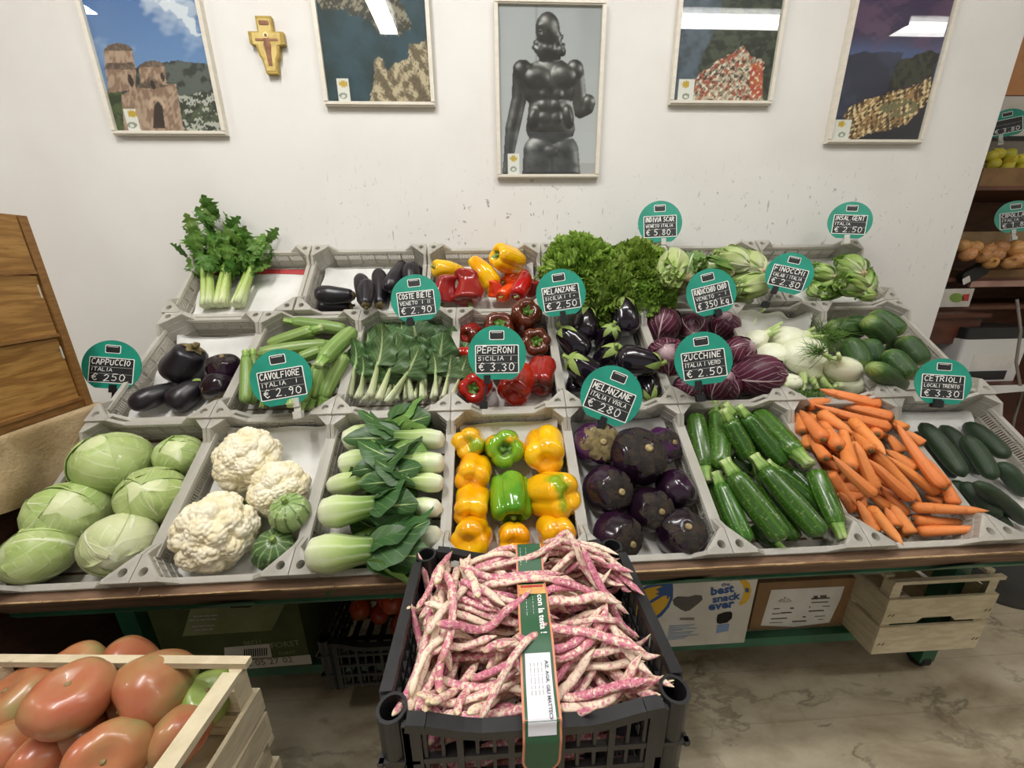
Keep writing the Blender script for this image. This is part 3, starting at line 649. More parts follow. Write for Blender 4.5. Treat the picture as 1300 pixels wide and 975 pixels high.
def along(a, b, n, bend, seed, updir):
    """curved path from a to b in world space, relative to its middle"""
    a, b = np.asarray(a), np.asarray(b); c = (a+b)/2; d = b-a; L = np.linalg.norm(d); side = np.cross(d/L, updir); t = np.linspace(0, 1, n)
    return c, (a+d*t[:, None])+side*(bend*L*(4*t*(1-t)-.66))[:, None]-c
def capsule(n=16, nose=.10, t0=.9, t1=1., w0=.6):
    t = np.linspace(0, 1, n); r = t0+(t1-t0)*np.sin(pi*t*.9)
    return r*np.minimum(1, np.maximum(np.sqrt(np.clip(1-((nose-t)/nose).clip(0)**2, 0, 1)), w0 if w0 < 1 else 0))*np.sqrt(np.clip(1-((t-1+nose)/nose).clip(0)**2, 0, 1)).clip(.08)
def zucchini(a, b, r, seed, m, stem_at_a=True, updir=(0, 0, 1), bend=None):
    rs = np.random.RandomState(seed); bend = rs.uniform(-.035, .035) if bend is None else bend
    if not stem_at_a: a, b = b, a
    c, P = along(a, b, 18, bend, seed, updir); rad = r*capsule(18, .09, .82+rs.uniform(-.05, .05), 1., .62)
    L = np.linalg.norm(P[-1]-P[0]); d = (P[0]-P[1])/np.linalg.norm(P[0]-P[1]); body_ = loft(P, rad, 16, lambda th, t: 1+.025*np.cos(8*th))
    Q = np.array([P[0]-d*.004, P[0]+d*r*.25, P[0]+d*r*.8, P[0]+d*r*1.25]); st = loft(Q, [r*.66, r*.55, r*.45, r*.52], 12, lambda th, t: 1+.16*np.cos(5*th))
    return c, [('fruit', unit('courgette', body_), m), ('stem', unit('courgette_stem', st), M_ZST)]
def cucumber(a, b, r, seed, m, updir=(0, 0, 1)):
    rs = np.random.RandomState(seed); c, P = along(a, b, 22, rs.uniform(-.05, .05), seed, updir); t = np.linspace(0, 1, 22)
    rad = r*(.84+.16*np.sin(pi*t**.8))*np.sqrt(np.clip(1-(np.abs(2*t-1))**5, 0.03, 1))
    return c, [('cucumber', unit('cucumber', loft(P, rad, 18, lambda th, t: 1+.02*np.cos(7*th)+.018*np.sin(23*th+40*t))), m)]
def carrot(a, b, r, seed, updir=(0, 0, 1)):
    rs = np.random.RandomState(seed); c, P = along(a, b, 16, rs.uniform(-.04, .04), seed, updir); t = np.linspace(0, 1, 16); tp = rs.uniform(.35, .6)
    rad = r*(1-(1-tp)*t**1.3)*np.sqrt(np.clip(1-((.05-t)/.05).clip(0)**2, .25, 1))*np.clip((1-t)/.22, 0.0, 1)**.6; rad[-1] = .0006
    rad *= 1+.03*np.array([rs.uniform(-1, 1) for _ in t])
    d = (P[0]-P[1])/np.linalg.norm(P[0]-P[1])
    return c, [('root', unit('carrot', loft(P, rad, 12)), M_CAR), ('crown', unit('crown', loft([P[0]-d*.002, P[0]+d*.002, P[0]+d*.004], [r*.42, r*.36, r*.15], 8)), M_CARE)]
def radicchio(R, seed, zs=1.):
    P = [('head', unit('radicchio_head', ball(R*.99, zs, seed)), M_RAD)]
    for g in leafball(R, 6, seed, zs, .035, 1.0, .92, .025, .02): P.append(('leaf', unit('radicchio_leaf', g), M_RAD))
    P.append(('cut_stalk', unit('stalk', loft([(0, 0, -R*zs*1.1), (0, 0, -R*zs*1.06), (0, 0, -R*zs*.9)], [R*.13, R*.16, R*.2], 10)), M_CUT)); return P
def headlettuce(R, seed, m, zs=1.5, nl=8, ruf=.06):
    """stalk cut at -z, ruffled leaf tips at +z"""
    P = [('heart', unit('heart', ball(R*.82, zs, seed, .1)), m)]
    for g in leafball(R*.84, nl, seed, zs, .16, .8, .84, ruf*2., .05): P.append(('leaf', unit('leaf', g), m))
    rs = np.random.RandomState(seed)
    for k in range(8):
        g = leafpatch(R*rs.uniform(.8, 1.25), R*1.25, None, rs.uniform(.1, .6), .35, .2, 7, seed*7+k, 0, 15, 11); V = np.asarray(g[0])@(RZ(k*.8+rs.uniform(-.3, .3))@RX(radians(rs.uniform(-5, 30))))[:3, :3].T+[0, 0, R*zs*.55]; P.append(('leaf', unit('tip_leaf', (V, g[1], g[2])), m))
    P.append(('cut_stalk', unit('stalk', loft([(0, 0, -R*zs*1.12), (0, 0, -R*zs*1.1), (0, 0, -R*zs*.85)], [R*.2, R*.24, R*.36], 12)), M_CUT)); return P
def fennel(R, seed, fr=0, flat=.62, stalks=3, sl=1.3):
    rs = np.random.RandomState(seed)
    me = meridian([0, .3*R, .42*R, .78*R, R, .93*R, .6*R, .25*R, 0], [1.15*R, 1.15*R, .85*R, .5*R, 0, -.45*R, -.82*R, -.93*R, -.93*R])
    s0 = body(me, 0, 0, seed, .03); s = lambda a, t: s0(a, t)*np.array([1, flat, 1])
    P = [('bulb', unit('fennel_bulb', lathe(s, 36, 26)), M_FEN)]
    for sd in (1, -1):                      # overlapping outer sheaths
        def fn(u, v, sd=sd):
            th = (u-.5)*2.5+(pi/2 if sd > 0 else -pi/2)+.25; p = .98-.72*v*(1-.25*np.abs(2*u-1)**2); return s(p, th)*np.array([1.04, 1.05, 1.01])
        P.append(('sheath', unit('sheath', grid(13, 13, fn)), M_FEN))
    for k in range(stalks):
        x = (k-(stalks-1)/2)*.34*R; L = R*sl*rs.uniform(.5, 1.1); lean = (k-(stalks-1)/2)*.5+rs.uniform(-.15, .15)
        Q = np.array([(x, 0, .8*R), (x+lean*L*.2, 0, .8*R+L*.45), (x+lean*L*.75, rs.uniform(-.1, .1)*R, .8*R+L)]); st = unit('stalk', loft(Q, [R*.2, R*.16, R*.13], 10, None, .75))
        P.append(('stalk', st, M_FENS))
        if k < fr:
            b = MB(); tip = Q[-1]
            for _ in range(46):
                d = np.array([lean*.9, 0, 1.])+rs.normal(size=3)*.75; d /= np.linalg.norm(d); l = R*rs.uniform(.5, 1.3); q0 = Q[1]+(tip-Q[1])*rs.uniform(.5, 1.0)
                pts = np.array([q0, q0+d*l*.5+[0, 0, .0], q0+d*l+rs.normal(size=3)*.12*l]); b.add(*loft(pts, [.0011, .0009, .0003], 4))
                for _ in range(3):
                    e = d+rs.normal(size=3)*.7; f = q0+d*l*rs.uniform(.3, .8); b.add(*loft(np.array([f, f+e*l*.2, f+e*l*.35]), [.0008, .0006, .0002], 3))
            P.append(('frond', b.mesh('frond', True), M_FROND))
    return P
def pakchoi(L, wd, seed, nl=5):
    """base at the origin, leaves towards +z"""
    rs = np.random.RandomState(seed); t = np.linspace(0, 1, 16); ls = L*.52
    pr = np.interp(t, [0, .06, .3, .7, 1], [.55, .82, 1., .72, .6])*wd/2
    st = loft(np.stack([0*t, 0*t, t*ls], -1), pr, 22, lambda th, t: 1+.09*np.abs(np.sin(3.5*th+seed))-.04, .8)
    P = [('stalks', unit('pak_choi_stalks', st), M_PAKS)]
    for k in range(nl):
        g = leafpatch(L*rs.uniform(.5, .62), wd*rs.uniform(1.1, 1.5), None, rs.uniform(.0, .3), .35, .03, 5, seed*11+k)
        a = -pi/2+k*2*pi/nl+rs.uniform(-.3, .3)
        V = (np.asarray(g[0])+[0, -wd*.18, 0])@(RZ(a)@RX(radians(rs.uniform(8, 26))))[:3, :3].T+[0, 0, ls*.86]; V[:, 1] = np.maximum(V[:, 1]*.55, -wd*.7)
        P.append(('leaf', unit('pak_choi_leaf', (V, g[1], g[2])), M_PAKL if rs.rand() < .75 else M_PAKL2))
    return P
def chard(L, wd, seed, arch=.25):
    """one chard plant: a few flat pale stalks with dark crinkled blades; base at origin, +z along, bends towards -y"""
    rs = np.random.RandomState(seed); P = []
    for k in range(3):
        x0 = (k-1)*wd*.3; l = L*rs.uniform(.5, .7); lean = (k-1)*.16+rs.uniform(-.06, .06); t = np.linspace(0, 1, 9)
        Q = np.stack([x0+lean*l*t, .012*(k-1)*t-arch*.05*l*t**2, l*t], -1)
        P.append(('stalk', unit('chard_stalk', loft(Q, wd*np.interp(t, [0, .2, 1], [.2, .17, .08]), 10, None, .5)), M_CHS))
        g = leafpatch(L*rs.uniform(.5, .64), wd*rs.uniform(1.0, 1.45), lambda v: np.sin(pi*np.clip(v, 0, 1)**.6)**.6*(.9-.1*v)+.1, arch+rs.uniform(-.1, .12), .25, .06, 6, seed*13+k, rs.uniform(-.4, .4), 13, 17)
        V = np.asarray(g[0])@(RZ(lean*1.5)@RY(lean*.9))[:3, :3].T+Q[7]+[0, -.003, 0]; P.append(('leaf', unit('chard_leaf', (V, g[1], g[2])), M_CHL))
    return P

# ================================================================== vegetables in their crates
def cr(r, k): return CRATES[(r, k)]
def upd(r): return np.array([0, -sin(SL[r]), cos(SL[r])])
def put_ball(r, k, px, py, rpx, build, name, zdir, label, cat, group, sq=.8, spin=0., zmax=None, flat=1., key=None):
    c, R = cr(r, k).ball(px, py, rpx, sq, zmax, flat); parts = build(R); return spawn(name, parts, axisM(c, zdir, spin), label, cat, group)
G = 0
# --- white cabbages
gl = 'white cabbages in the crate'
for i, (x, y, r, d, pale, lb) in enumerate([
    (143, 588, 48, (-.15, -.95, .35), 0, 'large green cabbage with its cut stalk showing, at the back of the cabbage crate'),
    (228, 579, 30, (.5, -.5, .7), 0, 'small bright green cabbage in the back corner beside the cauliflower crate'),
    (194, 629, 42, (.3, -.5, .8), 0, 'smooth pale green cabbage leaning on the cauliflower crate'),
    (87, 652, 50, (.5, -.4, .6), 0, 'crinkled green cabbage resting on another cabbage by the brown cabinet'),
    (153, 690, 46, (.6, .3, .7), 1, 'yellowish crumpled cabbage at the front of its crate'),
    (50, 702, 46, (-.6, -.3, .6), 0, 'broad green cabbage half under the crinkled one')]):
    put_ball(1, 1, x, y, r, lambda R: cabbage(R, 10+i, pale), 'cabbage', cdir(*d), lb, 'cabbage', gl, .72, i*1.3, .075)
# --- cauliflowers and round courgettes
for i, (x, y, r, lb) in enumerate([(314, 583, 47, 'cauliflower at the back of its crate on crumpled paper'), (354, 622, 41, 'smaller speckled cauliflower beside the light round courgette'), (275, 674, 60, 'largest cauliflower, at the front of its crate')]):
    put_ball(1, 2, x, y, r, lambda R: cauliflower(R, 30+i, i != 1), 'cauliflower', cdir((-.1, .25, .0)[i], (-.35, -.25, -.3)[i], 1), lb, 'cauliflower', 'cauliflowers', .8, i, .062, .82)
put_ball(1, 2, 368, 651, 27, lambda R: roundzuc(R, False), 'round_courgette', cdir(.1, -.8, .6), 'light green round courgette leaning on a cauliflower', 'courgette', 'round courgettes', .7, 0, .09)
put_ball(1, 2, 349, 698, 30, lambda R: roundzuc(R, True), 'round_courgette', cdir(.3, -.75, .6), 'dark green striped round courgette in the crate corner', 'courgette', 'round courgettes', .7)
# --- pak choi
def longM(A, B, up, spin=0.):               # origin A, z towards B, y away from the board
    z = (B-A)/np.linalg.norm(B-A); y = up-z*(up@z); y /= np.linalg.norm(y); M = np.eye(4); M[:3, 0], M[:3, 1], M[:3, 2], M[:3, 3] = np.cross(y, z), y, z, A; return M
PK = [((438, 562), (530, 530), 34), ((563, 559), (470, 552), 27), ((433, 590), (525, 572), 32), ((563, 588), (470, 588), 30), ((420, 618), (515, 596), 30), ((562, 614), (480, 606), 26),
      ((557, 645), (470, 640), 26), ((408, 652), (515, 636), 44), ((557, 680), (460, 690), 32), ((546, 702), (440, 716), 24), ((394, 704), (520, 694), 54)]
for i, (a, b, w) in enumerate(PK):
    A, B, r = cr(1, 3).long(a, b, w/2, .8, prof=lambda t: 1-.5*t); L = np.linalg.norm(B-A)
    spawn('pak_choi', pakchoi(L*1.25, 2.35*r, 60+i, 6), longM(A, B, upd(1))@RZ(pi), 'pak choi with a pale stalk end turned to the %s side of its crate' % ('cauliflower' if a[0] < 500 else 'pepper'), 'pak choi', 'pak choi heads in two rows')
# --- yellow peppers
YP = [(597, 563, 21, M_PYG, (.1, .1, -1), 'small yellow pepper with a green shoulder in the back corner of its crate'), (641, 569, 25, M_PGY, (.05, -.1, 1), 'green and yellow pepper with its stem facing up'),
      (692, 571, 27, M_PY, (.1, -.3, -1), 'big yellow pepper at the back by the curling paper'), (601, 600, 24, M_PO, (0, -.2, -1), 'orange yellow pepper second in the column beside the pak choi'), (599, 641, 25, M_PY, (0, -.3, -1), 'boxy yellow pepper third in the column beside the pak choi'),
      (649, 632, 28, M_PG, (.1, .75, .75), 'green pepper lying with its stem to the front'), (701, 628, 31, M_PYG, (-.6, .2, -.8), 'orange pepper with a green side beside the round aubergines'), (600, 681, 27, M_PY, (.1, .1, -1), 'yellow pepper fourth in the column beside the pak choi'),
      (653, 685, 24, M_PO, (0, .2, -1), 'yellow pepper in the middle of the front row by the bean crate'), (706, 679, 27, M_PO, (-.1, .1, -1), 'orange yellow pepper in the front corner beside the round aubergines')]
for i, (x, y, r, m, d, lb) in enumerate(YP):
    put_ball(1, 4, x, y, r*1.02, lambda R: pepper(R, 80+i, m, (4, 4, 3, 4, 4, 4, 4, 3, 4, 4)[i], 1.05, .8), 'bell_pepper', cdir(*d), lb, 'pepper', 'yellow peppers', .6, i*.7+.4, .058)
# --- round violet aubergines
RA = [(757, 563, 31, 1, (.15, -.25, 1)), (841, 565, 25, 1, (.5, -.3, .8)), (808, 580, 39, 0, (.25, -.5, .8)), (772, 622, 33, 0, (.45, -.15, .9)), (858, 622, 28, 0, (-.6, .5, -.4)), (785, 680, 33, 0, (.5, .1, .9)), (864, 676, 34, 0, (.05, -.6, .8)), (826, 647, 30, 0, (.3, -.2, 1))]
RL = ['violet and white round aubergine with a brown calyx, by the yellow peppers', 'violet white-streaked round aubergine against the courgette crate', 'largest dark round aubergine', 'dark round aubergine with a wide dry calyx beside the orange pepper', 'smooth dark round aubergine with its calyx turned away', 'dark wrinkled round aubergine next to the bean crate', 'dark round aubergine in the front corner beside the courgettes', 'shiny round aubergine lying on its neighbours in the middle']
for i, (x, y, r, v, d) in enumerate(RA):
    put_ball(1, 5, x, y, r, lambda R: roundaub(R, 100+i, v, M_CALO if i == 0 else None), 'round_aubergine', cdir(*d), RL[i], 'aubergine', 'round violet aubergines', .7, i, .07)
# --- dark courgettes (photo zoom coordinates: origin 840,470, 3.9 px per px)
ZZ = [((340, 430), (445, 490), 0, 40), ((455, 760), (560, 860), 0, 45), ((230, 500), (350, 790), 1, 44), ((480, 500), (665, 850), 1, 44), ((640, 490), (790, 640), 1, 36), ((165, 215), (215, 490), 0, 47), ((275, 215), (290, 490), 1, 50), ((350, 215), (530, 420), 1, 52),
      ((410, 225), (605, 470), 1, 46), ((330, 245), (435, 440), 1, 46), ((470, 210), (670, 415), 0, 56), ((290, 560), (420, 865), 1, 48), ((560, 490), (815, 700), 1, 42), ((755, 490), (870, 770), 0, 52), ((350, 510), (605, 845), 1, 62), ((500, 480), (795, 825), 1, 60)]
for i, (a, b, s, w) in enumerate(ZZ):
    f = lambda q: (840+q[0]/3.9, 470+q[1]/3.9)
    A, B, r = cr(1, 6).long(f(a), f(b), w*1.12/3.9/1.02, .78); c, P = zucchini(A, B, r, 120+i, M_ZUC, bool(s), upd(1))
    spawn('courgette', P, TR(*c), 'glossy dark green courgette beside the carrots, its stem end %s' % ('towards the wall' if s else 'towards the front board'), 'courgette', 'dark green courgettes')
# --- carrots (zoom origin 1000,460, 3.75); some short ones hidden below fill the heap
CA = [((90, 205), (210, 180)), ((100, 410), (85, 340)), ((150, 310), (85, 225)), ((455, 365), (330, 270)), ((395, 420), (300, 320)), ((540, 430), (475, 340)), ((560, 320), (490, 275)), ((640, 390), (560, 325)), ((240, 660), (215, 560)), ((300, 700), (250, 620)), ((570, 830), (515, 760)), ((430, 345), (360, 290)),
      ((185, 460), (95, 350)), ((75, 335), (45, 240)), ((480, 690), (380, 620)), ((590, 820), (490, 670)), ((800, 680), (690, 490)), ((740, 665), (650, 630)), ((240, 405), (140, 240)), ((750, 590), (650, 450)), ((520, 785), (465, 690)), ((190, 525), (330, 685)),
      ((170, 370), (55, 225)), ((300, 505), (255, 285)), ((440, 205), (150, 130)), ((500, 262), (215, 195)), ((485, 315), (125, 205)), ((150, 240), (310, 340)), ((305, 275), (470, 440)), ((415, 605), (320, 375)), ((410, 635), (210, 445)), ((615, 510), (465, 415)), ((410, 430), (645, 675)), ((590, 655), (385, 465)), ((715, 625), (470, 445)), ((735, 600), (505, 280)), ((420, 815), (330, 655)), ((390, 690), (550, 872)), ((590, 690), (960, 708)), ((600, 750), (860, 765)), ((615, 805), (950, 792))]
rs = random.Random(11); p7 = cr(1, 7); p7.h[:] = np.where(p7.h < .05, np.maximum(p7.h, .012), p7.h-.004)
for i in range(46):                         # lower layers of the heap
    x, y = rs.uniform(-.075, .08), rs.uniform(-.12, .125); a = rs.uniform(0, pi); l = rs.uniform(.035, .045); q = [p7.world((x+s*l*cos(a), y+s*l*sin(a), .02)) for s in (-1, 1)]
    def topx(p): d = p-EYE; return (650+FPX*(d@RGT)/(d@FWD), 487.5-FPX*(d@UPV)/(d@FWD))
    if i < 34: CA.insert(0, ('w', q[0], q[1]))
for i, e in enumerate(CA):
    f = lambda q: (1000+q[0]/3.75, 460+q[1]/3.75)
    if e[0] == 'w': a, b, w = topx(e[1]), topx(e[2]), 8.5
    else: a, b = f(e[0]), f(e[1]); w = 9.6 if math.dist(a, b) > 45 else 8.4
    A, B, r = p7.long(a, b, w, .72, prof=lambda t: 1-.55*t); c, P = carrot(A, B, r, 150+i, upd(1))
    spawn('carrot', P, TR(*c), 'orange carrot lying crosswise over the crate edge towards the long dark cucumbers' if i > len(CA)-4 else 'orange carrot in the heap in the crate beside the courgettes', 'carrot', 'carrots in a heap')
# --- long dark cucumbers
CU = [((610, 330), (800, 550)), ((780, 565), (1060, 800)), ((640, 290), (845, 545)), ((735, 300), (920, 535)), ((845, 350), (985, 560)), ((850, 290), (1050, 455)), ((1010, 475), (1140, 640)), ((830, 570), (1010, 740)), ((895, 570), (1150, 770))]
for i, (a, b) in enumerate(CU):
    A, B, r = cr(1, 8).long(f(a), f(b), 13.5, .75); c, P = cucumber(A, B, r, 210+i, M_CUCD, upd(1)); spawn('cucumber', P, TR(*c), 'long blackish green cucumber on white paper in the crate beside the carrots', 'cucumber', 'long dark cucumbers')

# ------------------------------------------------------------------ middle step
def put_long(r, k, a, b, w, build, name, label, cat, group, sq=.8):    # build(R, half length) with the stem end at a
    A, B, R = cr(r, k).long(a, b, w, sq); L = np.linalg.norm(B-A)/2; return spawn(name, build(R, L), axisM((A+B)/2, A-B, random.Random(int(a[0])).uniform(0, 6)), label, cat, group)
def lift(r, k, z): p = cr(r, k); p.h[:] = np.maximum(p.h, z)
def zf(ox, oy, s): return lambda q: (ox+q[0]/s, oy+q[1]/s)
f = zf(90, 370, 5)
put_ball(2, 1, 234, 463, 28, lambda R: aubergine(R, R*1.05, 230, M_AUBM, M_CALO, .16, .75), 'aubergine', cdir(.55, -.75, .2), 'big dull round-bellied black aubergine on white paper', 'aubergine', 'aubergines in the nearly empty crate')
put_ball(2, 1, 285, 467, 23, lambda R: roundaub(R, 231), 'round_aubergine', cdir(.1, -.8, .4), 'ribbed dark round aubergine beside the pale courgettes', 'aubergine', 'aubergines in the nearly empty crate')
put_long(2, 1, f((690, 600)), f((370, 730)), 16, lambda R, L: aubergine(R, L, 232, M_AUBM, M_CALB), 'aubergine', 'long black aubergine at the front edge of the nearly empty crate', 'aubergine', 'aubergines in the nearly empty crate', .7)
put_long(2, 1, f((840, 570)), f((620, 740)), 19, lambda R, L: aubergine(R, L, 233, M_AUBM, M_CAL), 'aubergine', 'dull black aubergine with a green stem between the others', 'aubergine', 'aubergines in the nearly empty crate', .7)
put_ball(2, 1, 276, 492, 22, lambda R: roundaub(R, 234, False, M_CALO), 'round_aubergine', cdir(.3, .8, .4), 'purple round aubergine in front of the ribbed one', 'aubergine', 'aubergines in the nearly empty crate', .65, 0, .07)
f = zf(280, 370, 5.415); lift(2, 2, .03)
for i, (a, b, s, w) in enumerate([((300, 600), (640, 520), 1, 44), ((760, 640), (600, 640), 1, 44), ((820, 420), (560, 330), 1, 44), ((230, 440), (225, 780), 1, 40), ((300, 640), (620, 560), 1, 40), ((330, 720), (560, 700), 1, 45), ((500, 210), (870, 265), 1, 44), ((640, 270), (335, 375), 1, 50), ((740, 360), (250, 430), 1, 46), ((690, 405), (545, 460), 1, 40), ((180, 450), (175, 770), 1, 42), ((640, 740), (700, 500), 1, 62), ((700, 740), (855, 430), 1, 48), ((700, 470), (910, 270), 1, 54), ((560, 770), (610, 540), 1, 46), ((420, 720), (430, 480), 1, 46), ((300, 740), (380, 500), 1, 46), ((500, 740), (520, 520), 1, 46)]):
    A, B, r = cr(2, 2).long(f(a), f(b), w*1.12/5.415, .78); c, P = zucchini(A, B, r, 240+i, M_ZUCL, bool(s), upd(2))
    spawn('courgette', P, TR(*c), 'pale speckled green courgette in the crate behind the cauliflowers' if abs(b[0]-a[0]) > abs(b[1]-a[1]) else 'pale courgette pointing up the slope behind the cauliflowers', 'courgette', 'pale courgettes')
f = zf(430, 370, 5.415)
CH = [((250, 560), (330, 290), 16, .1), ((430, 560), (450, 300), 18, .1), ((620, 560), (640, 280), 18, .1), ((125, 740), (235, 470), 17, .35), ((720, 730), (765, 520), 15, .3), ((190, 745), (270, 520), 14, .3), ((460, 745), (480, 520), 16, .35), ((330, 740), (400, 480), 15, .35), ((275, 745), (430, 400), 19, .3), ((650, 740), (740, 430), 16, .4), ((575, 745), (575, 400), 20, .35)]
for i, (a, b, w, ar) in enumerate(CH):
    A, B, r = cr(2, 3).long(f(a), f(b), w, .5, prof=lambda t: .7); L = np.linalg.norm(B-A)
    spawn('chard', chard(L*1.2, 2.2*r, 260+i, ar), longM(A, B, upd(2))@RZ(pi), 'bunch of chard, pale stalks to the front and dark crinkled leaves', 'chard', 'chard bunches')
RP = [(598, 424, 15, M_PRB, (.3, -.3, -1), 'narrow red brown pepper in the back corner beside the chard'), (633, 420, 21, M_PBR, (.1, -.35, 1), 'brown pepper with a green stem just behind the price sign'), (666, 404, 21, M_PBR, (.15, -.3, 1), 'chocolate brown pepper rising at the back beside the aubergines'),
      (593, 455, 16, M_PR, (.2, 0, -1), 'red pepper against the chard crate wall'), (634, 462, 20, M_PR, (0, 0, -1), 'red pepper hidden behind the price sign'), (605, 491, 21, M_PR, (-.1, .1, 1), 'red pepper at the front with its green stem showing'), (657, 487, 24, M_PR, (.2, -.5, -.7), 'large smooth red pepper at the front of its crate'), (688, 476, 21, M_PRB, (.2, -.7, -.6), 'half brown red pepper in the front corner by the aubergines'), (680, 436, 20, M_PBR, (0, -.05, 1), 'brown pepper whose stem faces straight out')]
for i, (x, y, r, m, d, lb) in enumerate(RP):
    put_ball(2, 4, x, y, r, lambda R: pepper(R, 280+i, m, (3, 4, 4, 3, 4, 4, 3, 3, 6)[i], 1.1, .8), 'bell_pepper', cdir(*d), lb, 'pepper', 'red and brown peppers', .62, i*.9, .085)
f = zf(680, 370, 5.415)
BA = [((270, 600), (270, 690), 60), ((345, 130), (315, 340), 88), ((610, 70), (605, 300), 98), ((800, 720), (760, 600), 78), ((505, 250), (490, 390), 80), ((190, 270), (330, 450), 92), ((520, 420), (480, 520), 95), ((265, 500), (390, 600), 100), ((780, 500), (610, 480), 105)]
BL = ['black aubergine with a withered calyx in the front corner by the peppers', 'black aubergine standing at the back with its pale calyx up, beside the price sign', 'tall black aubergine standing below the curly endive', 'bare rounded end of a black aubergine beside the radicchio', 'black aubergine in the middle of its crate with a pale green cap', 'glossy black aubergine leaning towards the brown peppers', 'black aubergine with a fat green calyx facing out', 'black aubergine with a spiky calyx above the tilted price sign', 'black aubergine lying with its calyx towards the radicchio']
for i, (a, b, w) in enumerate(BA):
    a, b = f(a), f(b); A, B, R = cr(2, 5).long(a, b, w*1.1/5.415, .6); d = A-B; L = max(np.linalg.norm(d)/2, R*1.3)
    if i in (4, 6): d = d+cdir(0, 0, 1)*.09
    spawn('aubergine', aubergine(R, L, 300+i, M_AUB, M_CALO if i == 0 else M_CAL, .34), axisM((A+B)/2+upd(2)*.004, d, i*1.1), BL[i], 'aubergine', 'black aubergines')
f = zf(800, 370, 5.417)
RC = [(430, 245, 88, (.2, -.5, -.6)), (500, 450, 105, (.1, -.5, .8)), (395, 665, 88, (.3, -.6, .7)), (650, 235, 100, (-.2, -.7, .4)), (220, 225, 115, (.1, -.9, .3)), (745, 420, 110, (.5, -.5, .7)), (630, 640, 118, (-.2, -.7, .6)), (250, 450, 125, (-.3, -.3, .9)), (885, 575, 138, (.8, .05, .5))]
RCL = ['dark radicchio head at the back, half behind another', 'radicchio head behind the courgette price sign', 'small radicchio in the front corner beside the aubergines', 'dark curled radicchio head beside the fennel', 'white-veined radicchio with a pale fan of ribs under the curly endive', 'red radicchio head between the price sign and the fennel', 'radicchio at the front edge below the price sign clip', 'round smooth radicchio against the aubergine crate', 'large oval radicchio lying at the front beside the fennel']
for i, (x, y, r, d) in enumerate(RC):
    put_ball(2, 6, *f((x, y)), r*1.08/5.417, lambda R: radicchio(R, 320+i, 1.2 if i == 8 else 1.), 'radicchio', cdir(*d), RCL[i], 'radicchio', 'radicchio heads', .68, i*.8, .085)
f = zf(940, 370, 5.417)
FE = [(60, 200, 65, (.6, -.6, .4), 0, 2, 'fennel bulb at the back beside the dark radicchio'), (320, 630, 75, (-.7, .2, .5), 0, 2, 'fennel bulb lying low at the front beside the large radicchio'), (740, 640, 88, (-1, .05, .3), 0, 1, 'flat fennel bulb at the front edge by the carrots'), (100, 335, 78, (.8, -.5, .4), 0, 3, 'fennel bulb with two cut stalks pointing to the cucumbers'), (215, 440, 85, (-.4, .7, .5), 0, 2, 'pale fennel bulb wedged in the middle'), (320, 325, 100, (.9, -.15, .4), 2, 3, 'fennel bulb with a feathery green frond'), (700, 530, 100, (-.7, -.5, .4), 1, 2, 'smooth fennel bulb against the cucumber crate'), (440, 450, 130, (.15, .85, .4), 2, 4, 'largest fennel bulb with cut stalks to the front')]
for i, (x, y, r, d, fr, ns, lb) in enumerate(FE):
    put_ball(2, 7, *f((x, y)), r*1.3/5.417, lambda R: fennel(R, 340+i, fr, .7, ns), 'fennel', cdir(*d), lb, 'fennel', 'fennel bulbs', .68, (0, .3, .2, .1, 0, .2, .3, .1)[i], .085, .75)
lift(2, 8, .02)
CK = [((1000, 560), (900, 420)), ((760, 260), (830, 215)), ((840, 265), (610, 245)), ((740, 335), (850, 525)), ((865, 325), (925, 510)), ((900, 520), (1120, 655)), ((1020, 340), (1225, 475)), ((1105, 315), (1265, 500)), ((890, 150), (1120, 290)), ((860, 190), (1030, 335)), ((1000, 410), (1185, 595))]
for i, (a, b) in enumerate(CK):
    A, B, r = cr(2, 8).long(f(a), f(b), 15.5, .72); c, P = cucumber(A, B, r, 360+i, M_CUC, upd(2)); spawn('cucumber', P, TR(*c), 'thick green cucumber with pale speckles in the crate beside the fennel', 'cucumber', 'thick green cucumbers')

# ------------------------------------------------------------------ top step
# celery: ribbed stalks with toothed leaves
def toothleaf(L, seed):
    rs = np.random.RandomState(seed); b = MB(); out = []
    for (cx, cz, a, s) in ((0, .35, 0, 1.), (-.18, .2, .9, .7), (.18, .2, -.9, .7)):
        n = 9; t = np.linspace(0, 1, n); wv = np.sin(pi*t**.7)*.28+.02; wv = wv*(1+.45*((np.arange(n) % 2)*2-1)*(t > .15)*(t < .97)); wv[-1] = .0
        V = []; UV = []
        for q, w in zip(t, wv):
            for u in (-1, 0, 1): V.append((u*w, -.10*q**2+.10*abs(u)*w*2+.03*sin(9*q+seed), q*.72-.12*abs(u)*w)); UV.append(((u+1)/2, q))
        V = np.array(V)*s; R = RY(a)[:3, :3]; V = V@R.T+[cx, 0, cz]; F = [(i*3+j, i*3+j+1, i*3+j+4, i*3+j+3) for i in range(n-1) for j in range(2)]
        b.add(V*L, F, UV)
    b.add(*loft(np.array([(0, 0, 0), (0, 0, .25), (0, -.01, .45)])*L, [.02*L, .018*L, .012*L], 5)); return b.mesh('celery_leaf', True)
CEL = [toothleaf(.066, i) for i in range(4)]
